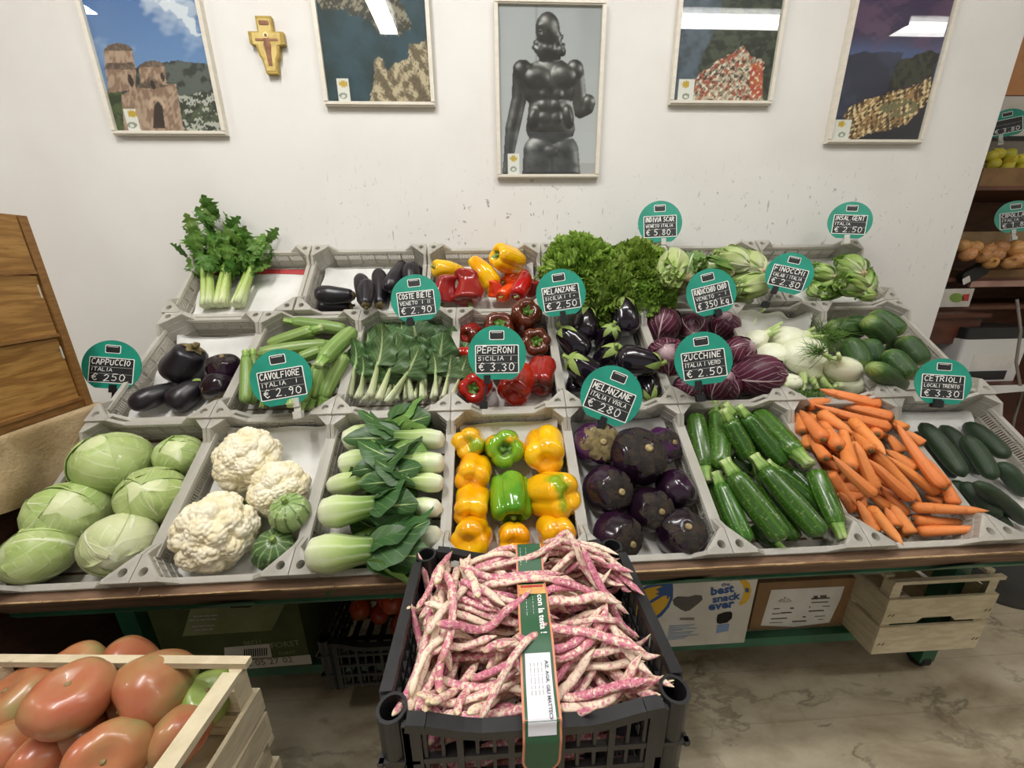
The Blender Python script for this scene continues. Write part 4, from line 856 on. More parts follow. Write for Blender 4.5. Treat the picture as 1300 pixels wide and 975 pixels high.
def celery(A, B, nst, nleaf, seed, spread, label):
    rs = np.random.RandomState(seed); z = (B-A); L = np.linalg.norm(z); M = longM(A, B, upd(3)); o = make('celery', None, None, None, M, label, 'celery', 'celery bunches'); tips = []
    for k in range(nst):
        x0 = (k-(nst-1)/2)*.019; lean = (k-(nst-1)/2)*spread*.12+rs.uniform(-.05, .05); l = L*rs.uniform(.5, .72); t = np.linspace(0, 1, 9); yo = rs.uniform(-.006, .010)
        Q = np.stack([x0+lean*l*t**1.4, yo+.02*t*rs.uniform(-1, 1), l*t], -1); P = loft(Q, .0165*np.interp(t, [0, .3, 1], [1.25, 1., .55]), 14, lambda th, t: 1+.06*np.cos(7*th), .75); make('stalk', unit('celery_stalk', P), M_CEL, o)
        for f in (.85, 1.): tips.append((Q[int(f*8)], lean))
        d = np.array([lean*1.2+rs.uniform(-.3, .3), rs.uniform(-.2, .3), 1.]); d /= np.linalg.norm(d); E = Q[-1]+d*L*.35; make('stalk', unit('leaf_stalk', loft([Q[-1], (Q[-1]+E)/2+[0, .004, 0], E], [.0055, .004, .0025], 8)), M_CEL, o); tips += [(E, lean), ((Q[-1]+E)/2, lean)]
    for i in range(nleaf):
        p, lean = tips[rs.randint(len(tips))]; d = np.array([lean*.8+rs.normal()*spread, rs.normal()*.5+.15, .7+rs.uniform(0, .6)]); 
        q_ = p+rs.normal(size=3)*.018
        if (M@np.append(q_+d/np.linalg.norm(d)*.075, 1))[1] > WY-.004: d = d@M[:3, :3].T; d[1] = -abs(d[1])*.3; d = d@M[:3, :3]
        if (M@np.append(q_+d/np.linalg.norm(d)*.07, 1))[1] > WY-.002 or (M@np.append(q_, 1))[1] > WY-.03: continue
        Ml = axisM(q_, d, rs.uniform(0, 6.28), rs.uniform(.7, 1.25)); make('leaf', CEL[rs.randint(4)], M_CELL if rs.rand() < .65 else M_CELD, o, Ml)
    return o
p1_ = cr(3, 1)
A, B = p1_.world(p1_.pick(272, 388, .03)), p1_.world(p1_.pick(285, 300, .07)); celery(A, B+upd(3)*.03, 4, 150, 3, .6, 'celery bunch with pale green stalks and leaves fanning against the wall')
A, B = p1_.world(p1_.pick(302, 388, .03)), p1_.world(p1_.pick(312, 308, .05)); o = celery(A, B+np.array([.09, 0, .035]), 2, 80, 4, .6, 'smaller celery bunch whose leaves droop over the crate back')
# long aubergines
f = zf(370, 290, 6.5)
LA = [((500, 640), (215, 645), 62, 'long dull aubergine lying lowest by the celery crate'), ((840, 600), (850, 340), 50, 'short dark aubergine behind the others at the back'), ((1045, 560), (1050, 320), 52, 'dark aubergine against the pepper crate wall'), ((520, 560), (190, 545), 68, 'long black aubergine lying across in front of the paper'), ((600, 620), (575, 385), 58, 'upright long aubergine beside the lying pair'), ((735, 650), (728, 345), 58, 'upright long aubergine with a withered calyx at its foot'), ((610, 650), (625, 440), 62, 'short upright aubergine in front of another'), ((930, 290), (795, 510), 60, 'ribbed aubergine slanting behind the chard price sign'), ((990, 560), (985, 290), 64, 'large ribbed aubergine at the back of the sign')]
for i, (a, b, w, lb) in enumerate(LA):
    put_long(3, 2, f(a), f(b), w*1.2/6.5, lambda R, L: aubergine(R, L, 400+i, M_AUBM, M_CALO, .13, .7), 'long_aubergine', lb, 'aubergine', 'long aubergines', .7)
# mixed long peppers
f = zf(530, 290, 6.5)
M_PYS = pepmat('green_striped_yellow_pepper_skin', '#e6b512', '#8a9a24', 16, .58, .64)
MP = [((960, 430), (940, 560), 60, M_PDR, .5, 'dark red pepper in the right corner of the long pepper crate'), ((140, 330), (400, 350), 66, M_PYS, .45, 'yellow pepper with green streaks lying behind the two matt red ones'), ((640, 480), (450, 230), 78, M_PY, .6, 'long yellow pepper slanting in the middle'), ((215, 590), (225, 390), 92, M_PDR, .75, 'matt red pepper at the crate front beside the chard sign'), ((430, 600), (430, 390), 110, M_PDR, .8, 'broad matt red pepper with a deep furrow'), ((650, 540), (640, 440), 56, M_POR, .6, 'small orange pepper with a dark stem'), ((710, 440), (875, 320), 46, M_POR, .2, 'thin orange pepper pointing to the back'), ((700, 570), (840, 430), 54, M_POR, .3, 'orange red pointed pepper at the front'), ((830, 560), (915, 330), 66, M_PR, .25, 'red pointed pepper lying on the orange ones')]
for i, (a, b, w, m, tp, lb) in enumerate(MP):
    put_long(3, 3, f(a), f(b), w*1.15/6.5, lambda R, L: longpepper(R, max(L, R*1.05), 420+i, m, tp), 'long_pepper', lb, 'pepper', 'mixed long peppers', .68)
put_ball(3, 3, *f((745, 255)), 118/6.5, lambda R: pepper(R, 431, M_PY, 4, 1.25, .7), 'bell_pepper', cdir(-.75, -.05, .7), 'big yellow pepper with its stem showing, on top of the long peppers', 'pepper', 'mixed long peppers', .6, .3)
# curly endive: frilly heads
def frise(R, seed, n=330, zs=.8):
    rs = np.random.RandomState(seed); b = MB()
    for i in range(n):
        zz = 1-1.45*(i+.5)/n; a = i*2.39996+rs.uniform(-.3, .3); q = sqrt(max(0, 1-zz*zz)); d = np.array([q*cos(a), q*sin(a), zz]); L = R*rs.uniform(.26, .40); p = d*R*rs.uniform(.72, .92); p[2] *= zs
        ph = rs.uniform(0, 6.28, 3)
        def fn(u, v):
            e = (u-.5)*2; w = L*.62*(.25+.75*v); edge = v**1.5
            x = e*w*(1-.1*edge); y = L*.26*edge*np.sin(9*e+ph[0])+L*.10*edge*np.sin(19*e+ph[1])-.2*L*v**2; z = L*(v*(1-.15*e*e))+L*.10*edge*np.sin(13*e+ph[2]); return np.stack([x, y, z], -1)
        g = grid(11, 5, fn); dd = d+rs.normal(size=3)*.45; M = axisM(p, dd, rs.uniform(0, 6.28)); b.add(np.asarray(g[0])@M[:3, :3].T+M[:3, 3], g[1], g[2])
    core = ball(R*.8, zs, seed)
    return [('frilly_leaves', b.mesh('frilly_leaves', True), M_FRIS, 'stuff'), ('heart', unit('endive_heart', core), M_FRIS)]
for i, (x, y, r, lb) in enumerate([(735, 344, 43, 'curly endive head beside the long pepper crate'), (765, 372, 40, 'curly endive head at the front of its crate, above the black aubergines'), (810, 351, 43, 'tallest curly endive head below the round price sign'), (818, 378, 36, 'curly endive head spilling over the crate edge by the radicchio')]):
    c, R = cr(3, 4).ball(x, y, r, .5, .09); spawn('curly_endive', frise(R, 440+i), axisM(c, upd(3)+cdir(0, -.2, .4), i), lb, 'endive', 'curly endive heads')
# escarole and small lettuces (cut stalk end at a, leaf tips at b)
def put_head(r, k, a, b, w, build, label, cat, group, name, sq=.65):
    A, B, R = cr(r, k).long(a, b, w, sq); L = np.linalg.norm(B-A)/2; spawn(name, build(R, max(L/R, 1.)), axisM((A+B)/2, B-A, a[0] % 6), label, cat, group)
f = zf(820, 280, 6.5); lift(3, 5, .035); lift(3, 6, .025)
ES = [((960, 420), (800, 300), 90, 0, 'escarole head at the back by the next crate'), ((870, 660), (640, 640), 62, 0, 'escarole lying low at the front behind the radicchio sign'), ((300, 590), (210, 400), 95, 0, 'escarole head with its cut stalk to the front beside the curly endive'), ((330, 480), (420, 300), 95, 1, 'dark leaved escarole head in the middle'), ((230, 290), (190, 500), 105, 0, 'pale ribbed escarole head leaning on the curly endive'), ((700, 430), (420, 360), 80, 1, 'escarole with a white midrib lying above the price sign'), ((860, 370), (570, 280), 92, 0, 'escarole lying on top with its brown cut end showing'), ((1020, 510), (720, 560), 95, 0, 'escarole lying at the front with its cut end to the next crate')]
for i, (a, b, w, dk, lb) in enumerate(ES):
    put_head(3, 5, f(a), f(b), w*1.22/6.5, lambda R, z: headlettuce(R, 460+i, M_ESCD if dk else M_ESC, z, 8, .06), lb, 'escarole', 'escarole heads', 'escarole')
f = zf(950, 280, 5.91)
LE = [((560, 430), (430, 340), 62, 'small lettuce at the back behind the fennel price sign'), ((900, 520), (890, 380), 60, 'small lettuce beside the crate end wall'), ((640, 420), (470, 360), 60, 'lettuce with pale ribs behind the front pair'), ((530, 560), (490, 490), 55, 'small pale lettuce at the front beside the price sign'), ((960, 560), (830, 555), 45, 'flat pale lettuce at the front corner'), ((860, 400), (700, 300), 85, 'frilly topped lettuce, the greenest and highest in its crate'), ((710, 490), (560, 550), 70, 'lettuce at the front with its cut stalk showing'), ((850, 520), (680, 450), 80, 'round green lettuce in the middle of its crate')]
for i, (a, b, w, lb) in enumerate(LE):
    put_head(3, 6, f(a), f(b), w*1.22/5.91, lambda R, z: headlettuce(R, 480+i, M_LET, z, 7, .07), lb, 'lettuce', 'small lettuces', 'lettuce')

# ================================================================== price signs
M_TEAL = mat('teal_sign_card', '#1f8f78', '#1a8570', 12, .4, .5)
M_SLATE = mat('blackboard_film', '#1b1d1e', '#26292a', 14, .5)
M_WHITE = mat('white_paint_marker', '#f2f1ec', rough=.6)
M_CLIPB, M_CLIPW = mat('black_clip_plastic', '#17181a', rough=.4), mat('clear_clip_plastic', '#dcdad2', rough=.3, trans=.3)
GL = {'A': '0,0 .5,1.4 1,0|.2,.5 .8,.5', 'B': '0,0 0,1.4 .7,1.3 .8,1 .6,.75 0,.7|.6,.75 .9,.4 .7,.05 0,0', 'C': '.95,1.2 .5,1.4 .1,1 .05,.5 .4,0 .95,.15', 'D': '0,0 0,1.4 .6,1.25 .9,.7 .6,.1 0,0', 'E': '.9,1.4 0,1.4 0,0 .9,0|0,.7 .7,.7', 'F': '.9,1.4 0,1.4 0,0|0,.7 .7,.7', 'G': '.95,1.2 .5,1.4 .1,1 .05,.4 .45,0 .95,.2 .95,.6 .55,.6', 'H': '0,0 0,1.4|.9,0 .9,1.4|0,.7 .9,.7',
      'I': '.45,0 .45,1.4', 'J': '.1,1.4 .9,1.4|.55,1.4 .5,.2 .3,0 .1,.2', 'K': '0,0 0,1.4|.9,1.4 0,.6 .9,0', 'L': '0,1.4 0,0 .85,0', 'M': '0,0 .1,1.4 .5,.5 .9,1.4 1,0', 'N': '0,0 0,1.4 .9,0 .9,1.4', 'O': '.5,1.4 .1,1.1 0,.5 .4,0 .8,.2 .95,.9 .5,1.4', 'P': '0,0 0,1.4 .8,1.3 .9,.9 .6,.6 0,.6', 'R': '0,0 0,1.4 .8,1.3 .85,.9 .5,.7 0,.7|.4,.7 .95,0', 'S': '.9,1.25 .5,1.4 .1,1.1 .3,.8 .8,.55 .85,.2 .45,0 .05,.15',
      'T': '0,1.4 1,1.4|.5,1.4 .5,0', 'U': '0,1.4 .05,.3 .45,0 .85,.3 .9,1.4', 'V': '0,1.4 .5,0 1,1.4', 'Z': '.05,1.4 .9,1.4 0,0 .95,0', '0': '.5,1.4 .1,1.1 .05,.4 .4,0 .8,.2 .95,.9 .5,1.4', '1': '.1,1 .5,1.4 .5,0', '2': '.05,1.1 .4,1.4 .8,1.1 .6,.6 0,0 .95,.05', '3': '.05,1.25 .5,1.4 .8,1.1 .4,.75 .85,.4 .5,0 .05,.15', '5': '.9,1.4 .2,1.4 .1,.8 .6,.85 .85,.5 .6,.05 .05,.1', '8': '.5,.75 .15,1.1 .5,1.4 .85,1.1 .5,.75 .05,.35 .5,0 .95,.35 .5,.75', '9': '.85,1 .5,.75 .15,1 .5,1.4 .85,1.1 .8,.4 .6,0',
      '€': '.95,1.2 .6,1.4 .25,1 .2,.4 .6,0 .95,.2|0,.85 .7,.85|0,.6 .7,.6', '.': '.4,0 .5,.05', 'k': '0,0 0,1.4|.7,.9 0,.4 .8,0', 'g': '.8,.9 .3,.9 .1,.4 .5,.1 .8,.4 .8,.9 .8,-.2 .3,-.4', 'i': '.4,0 .4,.8|.4,1.2 .45,1.25', '-': '.1,.6 .8,.6'}
def scribble(mb, text, x, y, h, w, seed, thick=.11, slant=.12, z=.0):
    """handwritten stroke letters from x,y (baseline) fitting width w"""
    rs = random.Random(seed); n = sum(.6 if c in ' .I' else 1 for c in text); adv = w/max(n, 1); sx = adv*.74
    for c in text:
        jy = rs.uniform(-.05, .05)*h; kh = h/1.4*rs.uniform(.92, 1.06)
        for st in GL.get(c, '').split('|') if c in GL else []:
            P = [tuple(map(float, q.split(','))) for q in st.split()]; P = [(x+(px*(.5 if c in 'I.' else 1))*sx+slant*py*kh*.8, y+jy+py*kh) for px, py in P]
            for (ax, ay), (bx, by) in zip(P[:-1], P[1:]):
                d = np.array([bx-ax, by-ay]); l = np.linalg.norm(d)
                if l < 1e-7: continue
                d /= l; q = np.array([-d[1], d[0]])*h*thick*.5*rs.uniform(.85, 1.2); e = d*h*thick*.35; a0, b0 = np.array([ax, ay])-e, np.array([bx, by])+e
                mb.add([(*(a0-q), z), (*(b0-q), z), (*(b0+q), z), (*(a0+q), z)], [(0, 1, 2, 3)])
        x += adv*(.6 if c in ' .I' else 1)
def disc_poly(r, cut=-.86, n=48):
    P = [(r*cos(2*pi*i/n), r*sin(2*pi*i/n)) for i in range(n)]; return [(x, max(y, cut*r)) for x, y in P]
def rrect(w, h, r, cx=0, cy=0, n=4):
    out = []
    for (sx, sy, a0) in ((1, 1, 0), (-1, 1, pi/2), (-1, -1, pi), (1, -1, 1.5*pi)):
        for i in range(n+1): a = a0+pi/2*i/n; out.append((cx+sx*(w/2-r)+r*cos(a), cy+sy*(h/2-r)+r*sin(a)))
    return out
def sign(px, py, rpx, depth, tilt, lines, clip, label, seed, yaw=0., lean=.12):
    """clip: (photo pixel where the clip grips the crate rim, 'b' or 'w')"""
    R = rpx*depth/FPX*1.0; c = EYE+ray(px, py)*depth; zd = -FWD*.85+.15*(EYE-c)/np.linalg.norm(EYE-c); zd = zd/np.linalg.norm(zd); zd = (RZ(yaw*.6)[:3, :3]@zd)
    x = np.cross((0, 0, 1), zd); x /= np.linalg.norm(x); y = np.cross(zd, x); M = np.eye(4); M[:3, 0], M[:3, 1], M[:3, 2], M[:3, 3] = x, y, zd, c
    M0 = M.copy(); M = M@RZ(radians(tilt))
    o = make('price_sign', None, None, None, M, label, 'sign', 'round price signs')
    make('card', MB().prism(disc_poly(R), -.0012, 0).mesh('card'), M_TEAL, o)
    b = MB().prism(rrect(1.5*R, .98*R, .04*R, 0, -.16*R), .0001, .0005).prism(rrect(.52*R, .32*R, .05*R, 0, .66*R), .0001, .0005); make('border', b.mesh('border'), M_WHITE, o)
    b = MB().prism(rrect(1.44*R, .92*R, .03*R, 0, -.16*R), .0004, .0008).prism(rrect(.47*R, .27*R, .04*R, 0, .66*R), .0004, .0008); make('blackboard', b.mesh('blackboard'), M_SLATE, o)
    b = MB(); z = .0011
    scribble(b, lines[0], -.67*R, .05*R, .21*R, min(1.32, .19*max(len(lines[0]), 4))*R, seed, .13, .1, z)
    scribble(b, lines[1], -.66*R, -.2*R, .13*R, min(1.25, .12*len(lines[1]))*R, seed+1, .14, .1, z)
    scribble(b, lines[2], -.64*R, -.56*R, .26*R, min(1.28, .235*len(lines[2]))*R, seed+2, .10, .1, z)
    for yy in (-.04, -.30): b.add([(-.7*R, yy*R, .001), (.7*R, yy*R, .001), (.7*R, yy*R+.006*R, .001), (-.7*R, yy*R+.006*R, .001)], [(0, 1, 2, 3)])
    for k in range(9): b.add([(-.18*R+k*.04*R, .74*R, z), (-.18*R+k*.04*R+.028*R, .74*R, z), (-.18*R+k*.04*R+.028*R, .765*R, z), (-.18*R+k*.04*R, .765*R, z)], [(0, 1, 2, 3)])
    make('handwriting', b.mesh('handwriting'), M_WHITE, o, kind='stuff')
    # clip: grip on the card, thin arm, jaw on the crate rim
    gp, col = clip; mc = M_CLIPB if col == 'b' else M_CLIPW; Mi = np.linalg.inv(M)
    top = np.array([(gp[0]-px)*depth/FPX*.55*0, -.86*R, 0]); foot = (Mi@np.append(EYE+ray(*gp)*(depth*1.0), 1))[:3]
    side = foot-top; L = np.linalg.norm(side[:2]); top = np.array([np.clip(foot[0], -.35*R, .35*R), -.84*R, 0])
    b = MB(); b.box(top[0]-.008, top[0]+.008, top[1]-.012, top[1]+.010, -.006, .004); b.bar(top+[0, -.008, -.002], foot+[0, 0, -.002], .005 if col == 'b' else .016, .004 if col == 'b' else .0025, up=(0, 0, 1))
    for s in (-1, 1): b.box(foot[0]-.010, foot[0]+.010, foot[1]-.010, foot[1]+.008, s*.006-.002, s*.006+.002)
    b.box(foot[0]-.008, foot[0]+.008, foot[1]+.002, foot[1]+.008, -.006, .006)
    make('clip', b.mesh('clip'), mc, o)
SG = [(142, 465, 33, 1.05, -8, ('CAPPUCCiO', 'iTALIA', '€ 250'), ((141, 524), 'b'), 'cappuccio cabbage price 2,50 sign standing beside the oak cabinet', .1), (357, 481, 38, .95, 8, ('CAVOLFiORE', 'iTALIA   I', '€ 2.90'), ((378, 526), 'w'), 'CAVOLFIORE price sign in front of the pale courgettes', 0), (528, 380, 31.5, 1.13, 5, ('COSTE BiETE', 'VENETO  I  II', '€ 2.90'), ((521, 409), 'b'), 'COSTE price sign in front of the long aubergines', 0),
      (631, 450, 37, .98, 0, ('PEPERONi', 'SiCiLiA  I', '€ 3.30'), ((614, 514), 'b'), 'PEPERONI price sign in front of the red and brown peppers', 0), (712, 373, 31.5, 1.13, 8, ('MELANZANE', 'SiCiLiA I  i -', '€ 2.50'), ((716, 408), 'b'), 'MELANZANE 2.50 price sign below the curly endive', 0), (776, 503, 39, .96, -22, ('MELANZANE', 'iTALIA I ViOLA', '€ 280'), ((763, 540), 'b'), 'tilted MELANZANE 280 price sign above the round violet aubergines', 0),
      (893, 457, 36, .98, 8, ('ZUCCHiNE', 'iTALIA I VERD', '€ 2.50'), ((889, 505), 'b'), 'ZUCCHINE price sign among the radicchio', 0), (903, 372, 31, 1.15, 14, ('RADiCCHiO CHiO', 'VENETO  -  i', '€ 350 kg'), ((911, 397), 'b'), 'RADICCHIO price sign in front of the escarole', 0), (838, 283, 27.5, 1.35, 2, ('iNDiViA SCAR', 'VENETO iTALIA', '€ 5.80.'), ((843, 318), 'w'), 'INDIVIA price sign rising above the curly endive', 0),
      (1002, 348, 27, 1.2, -14, ('FiNOCCHi', 'CALAB I iTALIA', '€ 2.80'), ((975, 385), 'b'), 'FINOCCHI price sign between the escarole and the small lettuces', -.3), (1079, 281, 24.5, 1.38, -4, ('iNSAL.GENT', 'iTALIA', '€ 2.50'), ((1075, 306), 'w'), 'price sign with a shadow on the bare wall above the small lettuces', -.25), (1197, 486, 31, .98, -2, ('CETRiOLi', 'LOCALI TRENTO', '€ 3.30'), ((1190, 512), 'b'), 'CETRIOLI price sign above the long dark cucumbers', -.1)]
for i, (x, y, r, dp, ti, ln, cl, lb, yw) in enumerate(SG):
    GLs = tuple(t.replace('i', 'I') for t in ln); sign(x, y, r, dp, ti, GLs, cl, lb, 500+7*i, yw)

# ================================================================== framed posters
def inpoly(U, V, P):
    r = np.zeros(U.shape, bool); n = len(P)
    for i in range(n):
        (x0, y0), (x1, y1) = P[i], P[(i+1) % n]
        if y0 == y1: continue
        r ^= ((V >= min(y0, y1)) & (V < max(y0, y1)) & (U < x0+(V-y0)*(x1-x0)/(y1-y0)))
    return r
def fbm(U, V, sc, seed, oc=4):
    P = np.stack([U.ravel(), V.ravel()*1.4, U.ravel()*0], -1); r = 0
    for k in range(oc): r = r+wob(P, sc*2**k, seed+k, 9)*.6**k
    return r.reshape(U.shape)
class Canvas:
    def __init__(s, x0, z0, w, h, zoom):
        s.x0, s.z0, s.w, s.h, s.zm = x0, z0, w, h, zoom; s.U, s.V = np.meshgrid(np.linspace(0, 1, 141), np.linspace(0, 1, 196), indexing='ij'); s.C = np.zeros(s.U.shape+(3,))
    def uv(s, q):
        ox, oy, k = s.zm; p = ony(ox+q[0]/k, oy+q[1]/k, WY-.015); return ((p[0]-s.x0)/s.w, (p[2]-s.z0)/s.h)
    def full(s, lo, hi):
        a, b = np.array(lin(lo)), np.array(lin(hi)); s.C[:] = a+(b-a)*s.V[..., None]
    def mask(s, pts, jit=0., sc=25, seed=1):
        U, V = s.U, s.V
        if jit: U = U+jit*fbm(U, V, sc, seed, 3); V = V+jit*fbm(s.U, s.V, sc, seed+5, 3)
        return inpoly(U, V, [s.uv(p) for p in pts])
    def ell(s, c, rx, ry):
        a = s.uv(c); bx = s.uv((c[0]+rx, c[1])); by = s.uv((c[0], c[1]-ry)); return ((s.U-a[0])/(bx[0]-a[0]))**2+((s.V-a[1])/(by[1]-a[1]))**2
    def put(s, m, col, amt=1.):
        c = np.array(lin(col)); a = (m*amt)[..., None] if m.dtype != bool else m[..., None]*amt; s.C = s.C*(1-a)+c*a
    def tex(s, m, a, b, sc, seed, lo=-.3, hi=.3):
        t = np.clip((fbm(s.U, s.V, sc, seed)-lo)/(hi-lo), 0, 1)[..., None]; s.C = np.where(m[..., None], np.array(lin(a))*(1-t)+np.array(lin(b))*t, s.C)
    def stamp(s, a, b):
        (u0, v1), (u1, v0) = s.uv(a), s.uv(b); s.put((s.U > u0) & (s.U < u1) & (s.V > v0) & (s.V < v1), '#e6e4de'); c = (a[0]+b[0])/2; h = b[1]-a[1]; w = b[0]-a[0]
        s.put(s.ell((c, a[1]+h*.22), w*.26, h*.15) < 1+.4*np.sin(9*s.U*30), '#c9a83c'); s.put(s.ell((c, a[1]+h*.72), w*.27, h*.13) < 1, '#8e9488'); s.put(s.ell((c, a[1]+h*.74), w*.14, h*.07) < 1, '#dfe0da')
M_FRAME = mat('ivory_frame_wood', '#d8d2c4', '#d3ccbe', 20, .4, .5, stretch=(1, 1, 4))
_s = NT('poster_print'); _a = _s.n('Attribute', attribute_name='print'); M_PRINT = _s.finish(_a.outputs['Color'], .6, .3)
def m_glass():
    s = NT('picture_glass'); t = s.n('BsdfTransparent', i_Color=(.97, .98, .97, 1)); g = s.n('BsdfGlossy', i_Roughness=.015, i_Color=(1, 1, 1, 1)); lw = s.n('LayerWeight', i_Blend=.5); f = s.math('MULTIPLY_ADD', s.math('POWER', lw.outputs['Facing'], 5.), .95, .045)
    m = s.n('MixShader'); s.put(m, 0, f); s.put(m, 1, t); s.put(m, 2, g); s.t.links.new(m.outputs[0], s.out.inputs[0]); return s.m
M_GLASS = m_glass()
PW, PH, FB = .365, .515, .0125
def poster(x0, z0, zoom, paint, label):
    o = make('framed_poster', None, None, None, TR(x0, WY, z0), label, 'poster', 'framed posters'); d = .018
    for (a, b, c, e) in ((0, PW, 0, FB), (0, PW, PH-FB, PH), (0, FB, FB, PH-FB), (PW-FB, PW, FB, PH-FB)): make('frame_rail', MB().box(a, b, -d, -.001, c, e).box(a+.003*(b-a > .1), b-.003*(b-a > .1), -d-.003, -d, c+.003*(e-c < .1), e-.003*(e-c < .1)).mesh('frame_rail'), M_FRAME, o)
    c = Canvas(x0+FB, z0+FB, PW-2*FB, PH-2*FB, zoom); paint(c); nu, nv = c.U.shape
    V = np.stack([FB+c.U*(PW-2*FB), 0*c.U-.010, FB+c.V*(PH-2*FB)], -1).reshape(-1, 3); I = np.arange(nu*nv).reshape(nu, nv)
    F = np.stack([I[:-1, :-1], I[1:, :-1], I[1:, 1:], I[:-1, 1:]], -1).reshape(-1, 4); me = bpy.data.meshes.new('poster_print'); me.from_pydata(V.tolist(), [], F.tolist())
    at = me.color_attributes.new('print', 'FLOAT_COLOR', 'POINT'); at.data.foreach_set('color', np.concatenate([c.C.reshape(-1, 3), np.ones((nu*nv, 1))], 1).ravel().astype(np.float32)); make('print', me, M_PRINT, o)
    make('glass_pane', MB().box(FB-.002, PW-FB+.002, -.0145, -.0135, FB-.002, PH-FB+.002).mesh('glass_pane'), M_GLASS, o)
    if abs(x0-.03) < .02: make('hook', MB().add(*loft([(PW/2-.006, -.004, PH), (PW/2, -.004, PH+.016), (PW/2+.006, -.004, PH)], .0012, 6)).mesh('hook'), M_CLIPB, o)
def paint1(c):
    c.full('#7fa4cf', '#2c5ba0'); n = fbm(c.U, c.V, 5, 3); cl = np.clip((n-.25)*1.3, 0, .8); cl = cl*np.clip(c.V*2-.7, 0, 1); c.put(cl, '#dfe6ee')
    s = c.mask([(300, 0), (370, 0), (470, 100), (440, 120), (380, 60)], .03, 18, 4); c.put(s.astype(float)*.75, '#e4e8ee')
    m = c.mask([(230, 230), (345, 212), (400, 206), (497, 222), (600, 480), (150, 480), (150, 300)], .006, 40, 2); c.tex(m, '#333a38', '#5b625f', 22, 6)
    t = c.mask([(392, 322), (520, 315), (548, 450), (410, 450)], .01, 30, 8); c.tex(t, '#3a4037', '#56604a', 25, 5); c.put(t & (fbm(c.U, c.V, 75, 9, 2) > .35), '#b9b9b0')
    c.tex(c.mask([(130, 310), (200, 320), (300, 470), (160, 470)], .01, 30, 3), '#2c3a22', '#4c5a34', 30, 7)
    for P in ([(196, 325), (208, 470), (415, 470), (385, 288), (330, 283), (245, 298)], [(135, 172), (140, 235), (152, 318), (245, 305), (246, 240), (233, 170)], [(256, 230), (346, 224), (352, 292), (262, 296)]): c.tex(c.mask(P), '#8f7362', '#b59a86', 55, 11)
    for P in ([(132, 172), (150, 152), (185, 144), (220, 152), (238, 172)], [(132, 236), (145, 215), (235, 212), (248, 238)], [(252, 230), (275, 210), (305, 205), (335, 212), (350, 226)], [(245, 300), (296, 258), (340, 290), (386, 286), (330, 300)]): c.tex(c.mask(P), '#5d4c42', '#7d6a5c', 60, 12)
    for e in (((228, 275), 9, 22), ((304, 290), 8, 16), ((338, 262), 6, 15)): c.put(c.ell(*e) < 1, '#3a2f2a')
    c.put(c.mask([(305, 440), (308, 365), (322, 345), (338, 365), (347, 440)]), '#3b302b'); c.put((c.ell((320, 362), 28, 32) < 1) & (c.ell((321, 366), 18, 24) > 1) & c.mask([(290, 370), (290, 320), (350, 320), (350, 370)]), '#c4a994'); c.stamp((200, 372), (265, 450))
def paint2(c):
    c.full('#1d3338', '#2c4c66'); c.tex(c.V > -1, '#1c3338', '#2d4a58', 9, 21, -.9, .9); c.put(np.clip(c.V*1.6-.8, 0, .6), '#34587c')
    R = c.mask([(1050, 360), (1062, 300), (1070, 198), (1095, 196), (1112, 245), (1150, 210), (1178, 205), (1192, 152), (1246, 138), (1300, 150), (1300, 370)], .008, 45, 5); c.tex(R, '#6f614c', '#c2b294', 35, 22, -.4, .5); c.put(R & (np.abs(fbm(c.U*1.6, c.V*.6, 45, 23, 3)) < .07), '#3d352b')
    I = c.mask([(870, 0), (900, 25), (980, 40), (1040, 60), (1090, 110), (1160, 120), (1200, 80), (1170, 30), (1140, -60), (860, -60)], .012, 40, 6); c.tex(I, '#3b3a34', '#8f8876', 40, 24); c.stamp((936, 268), (988, 350))
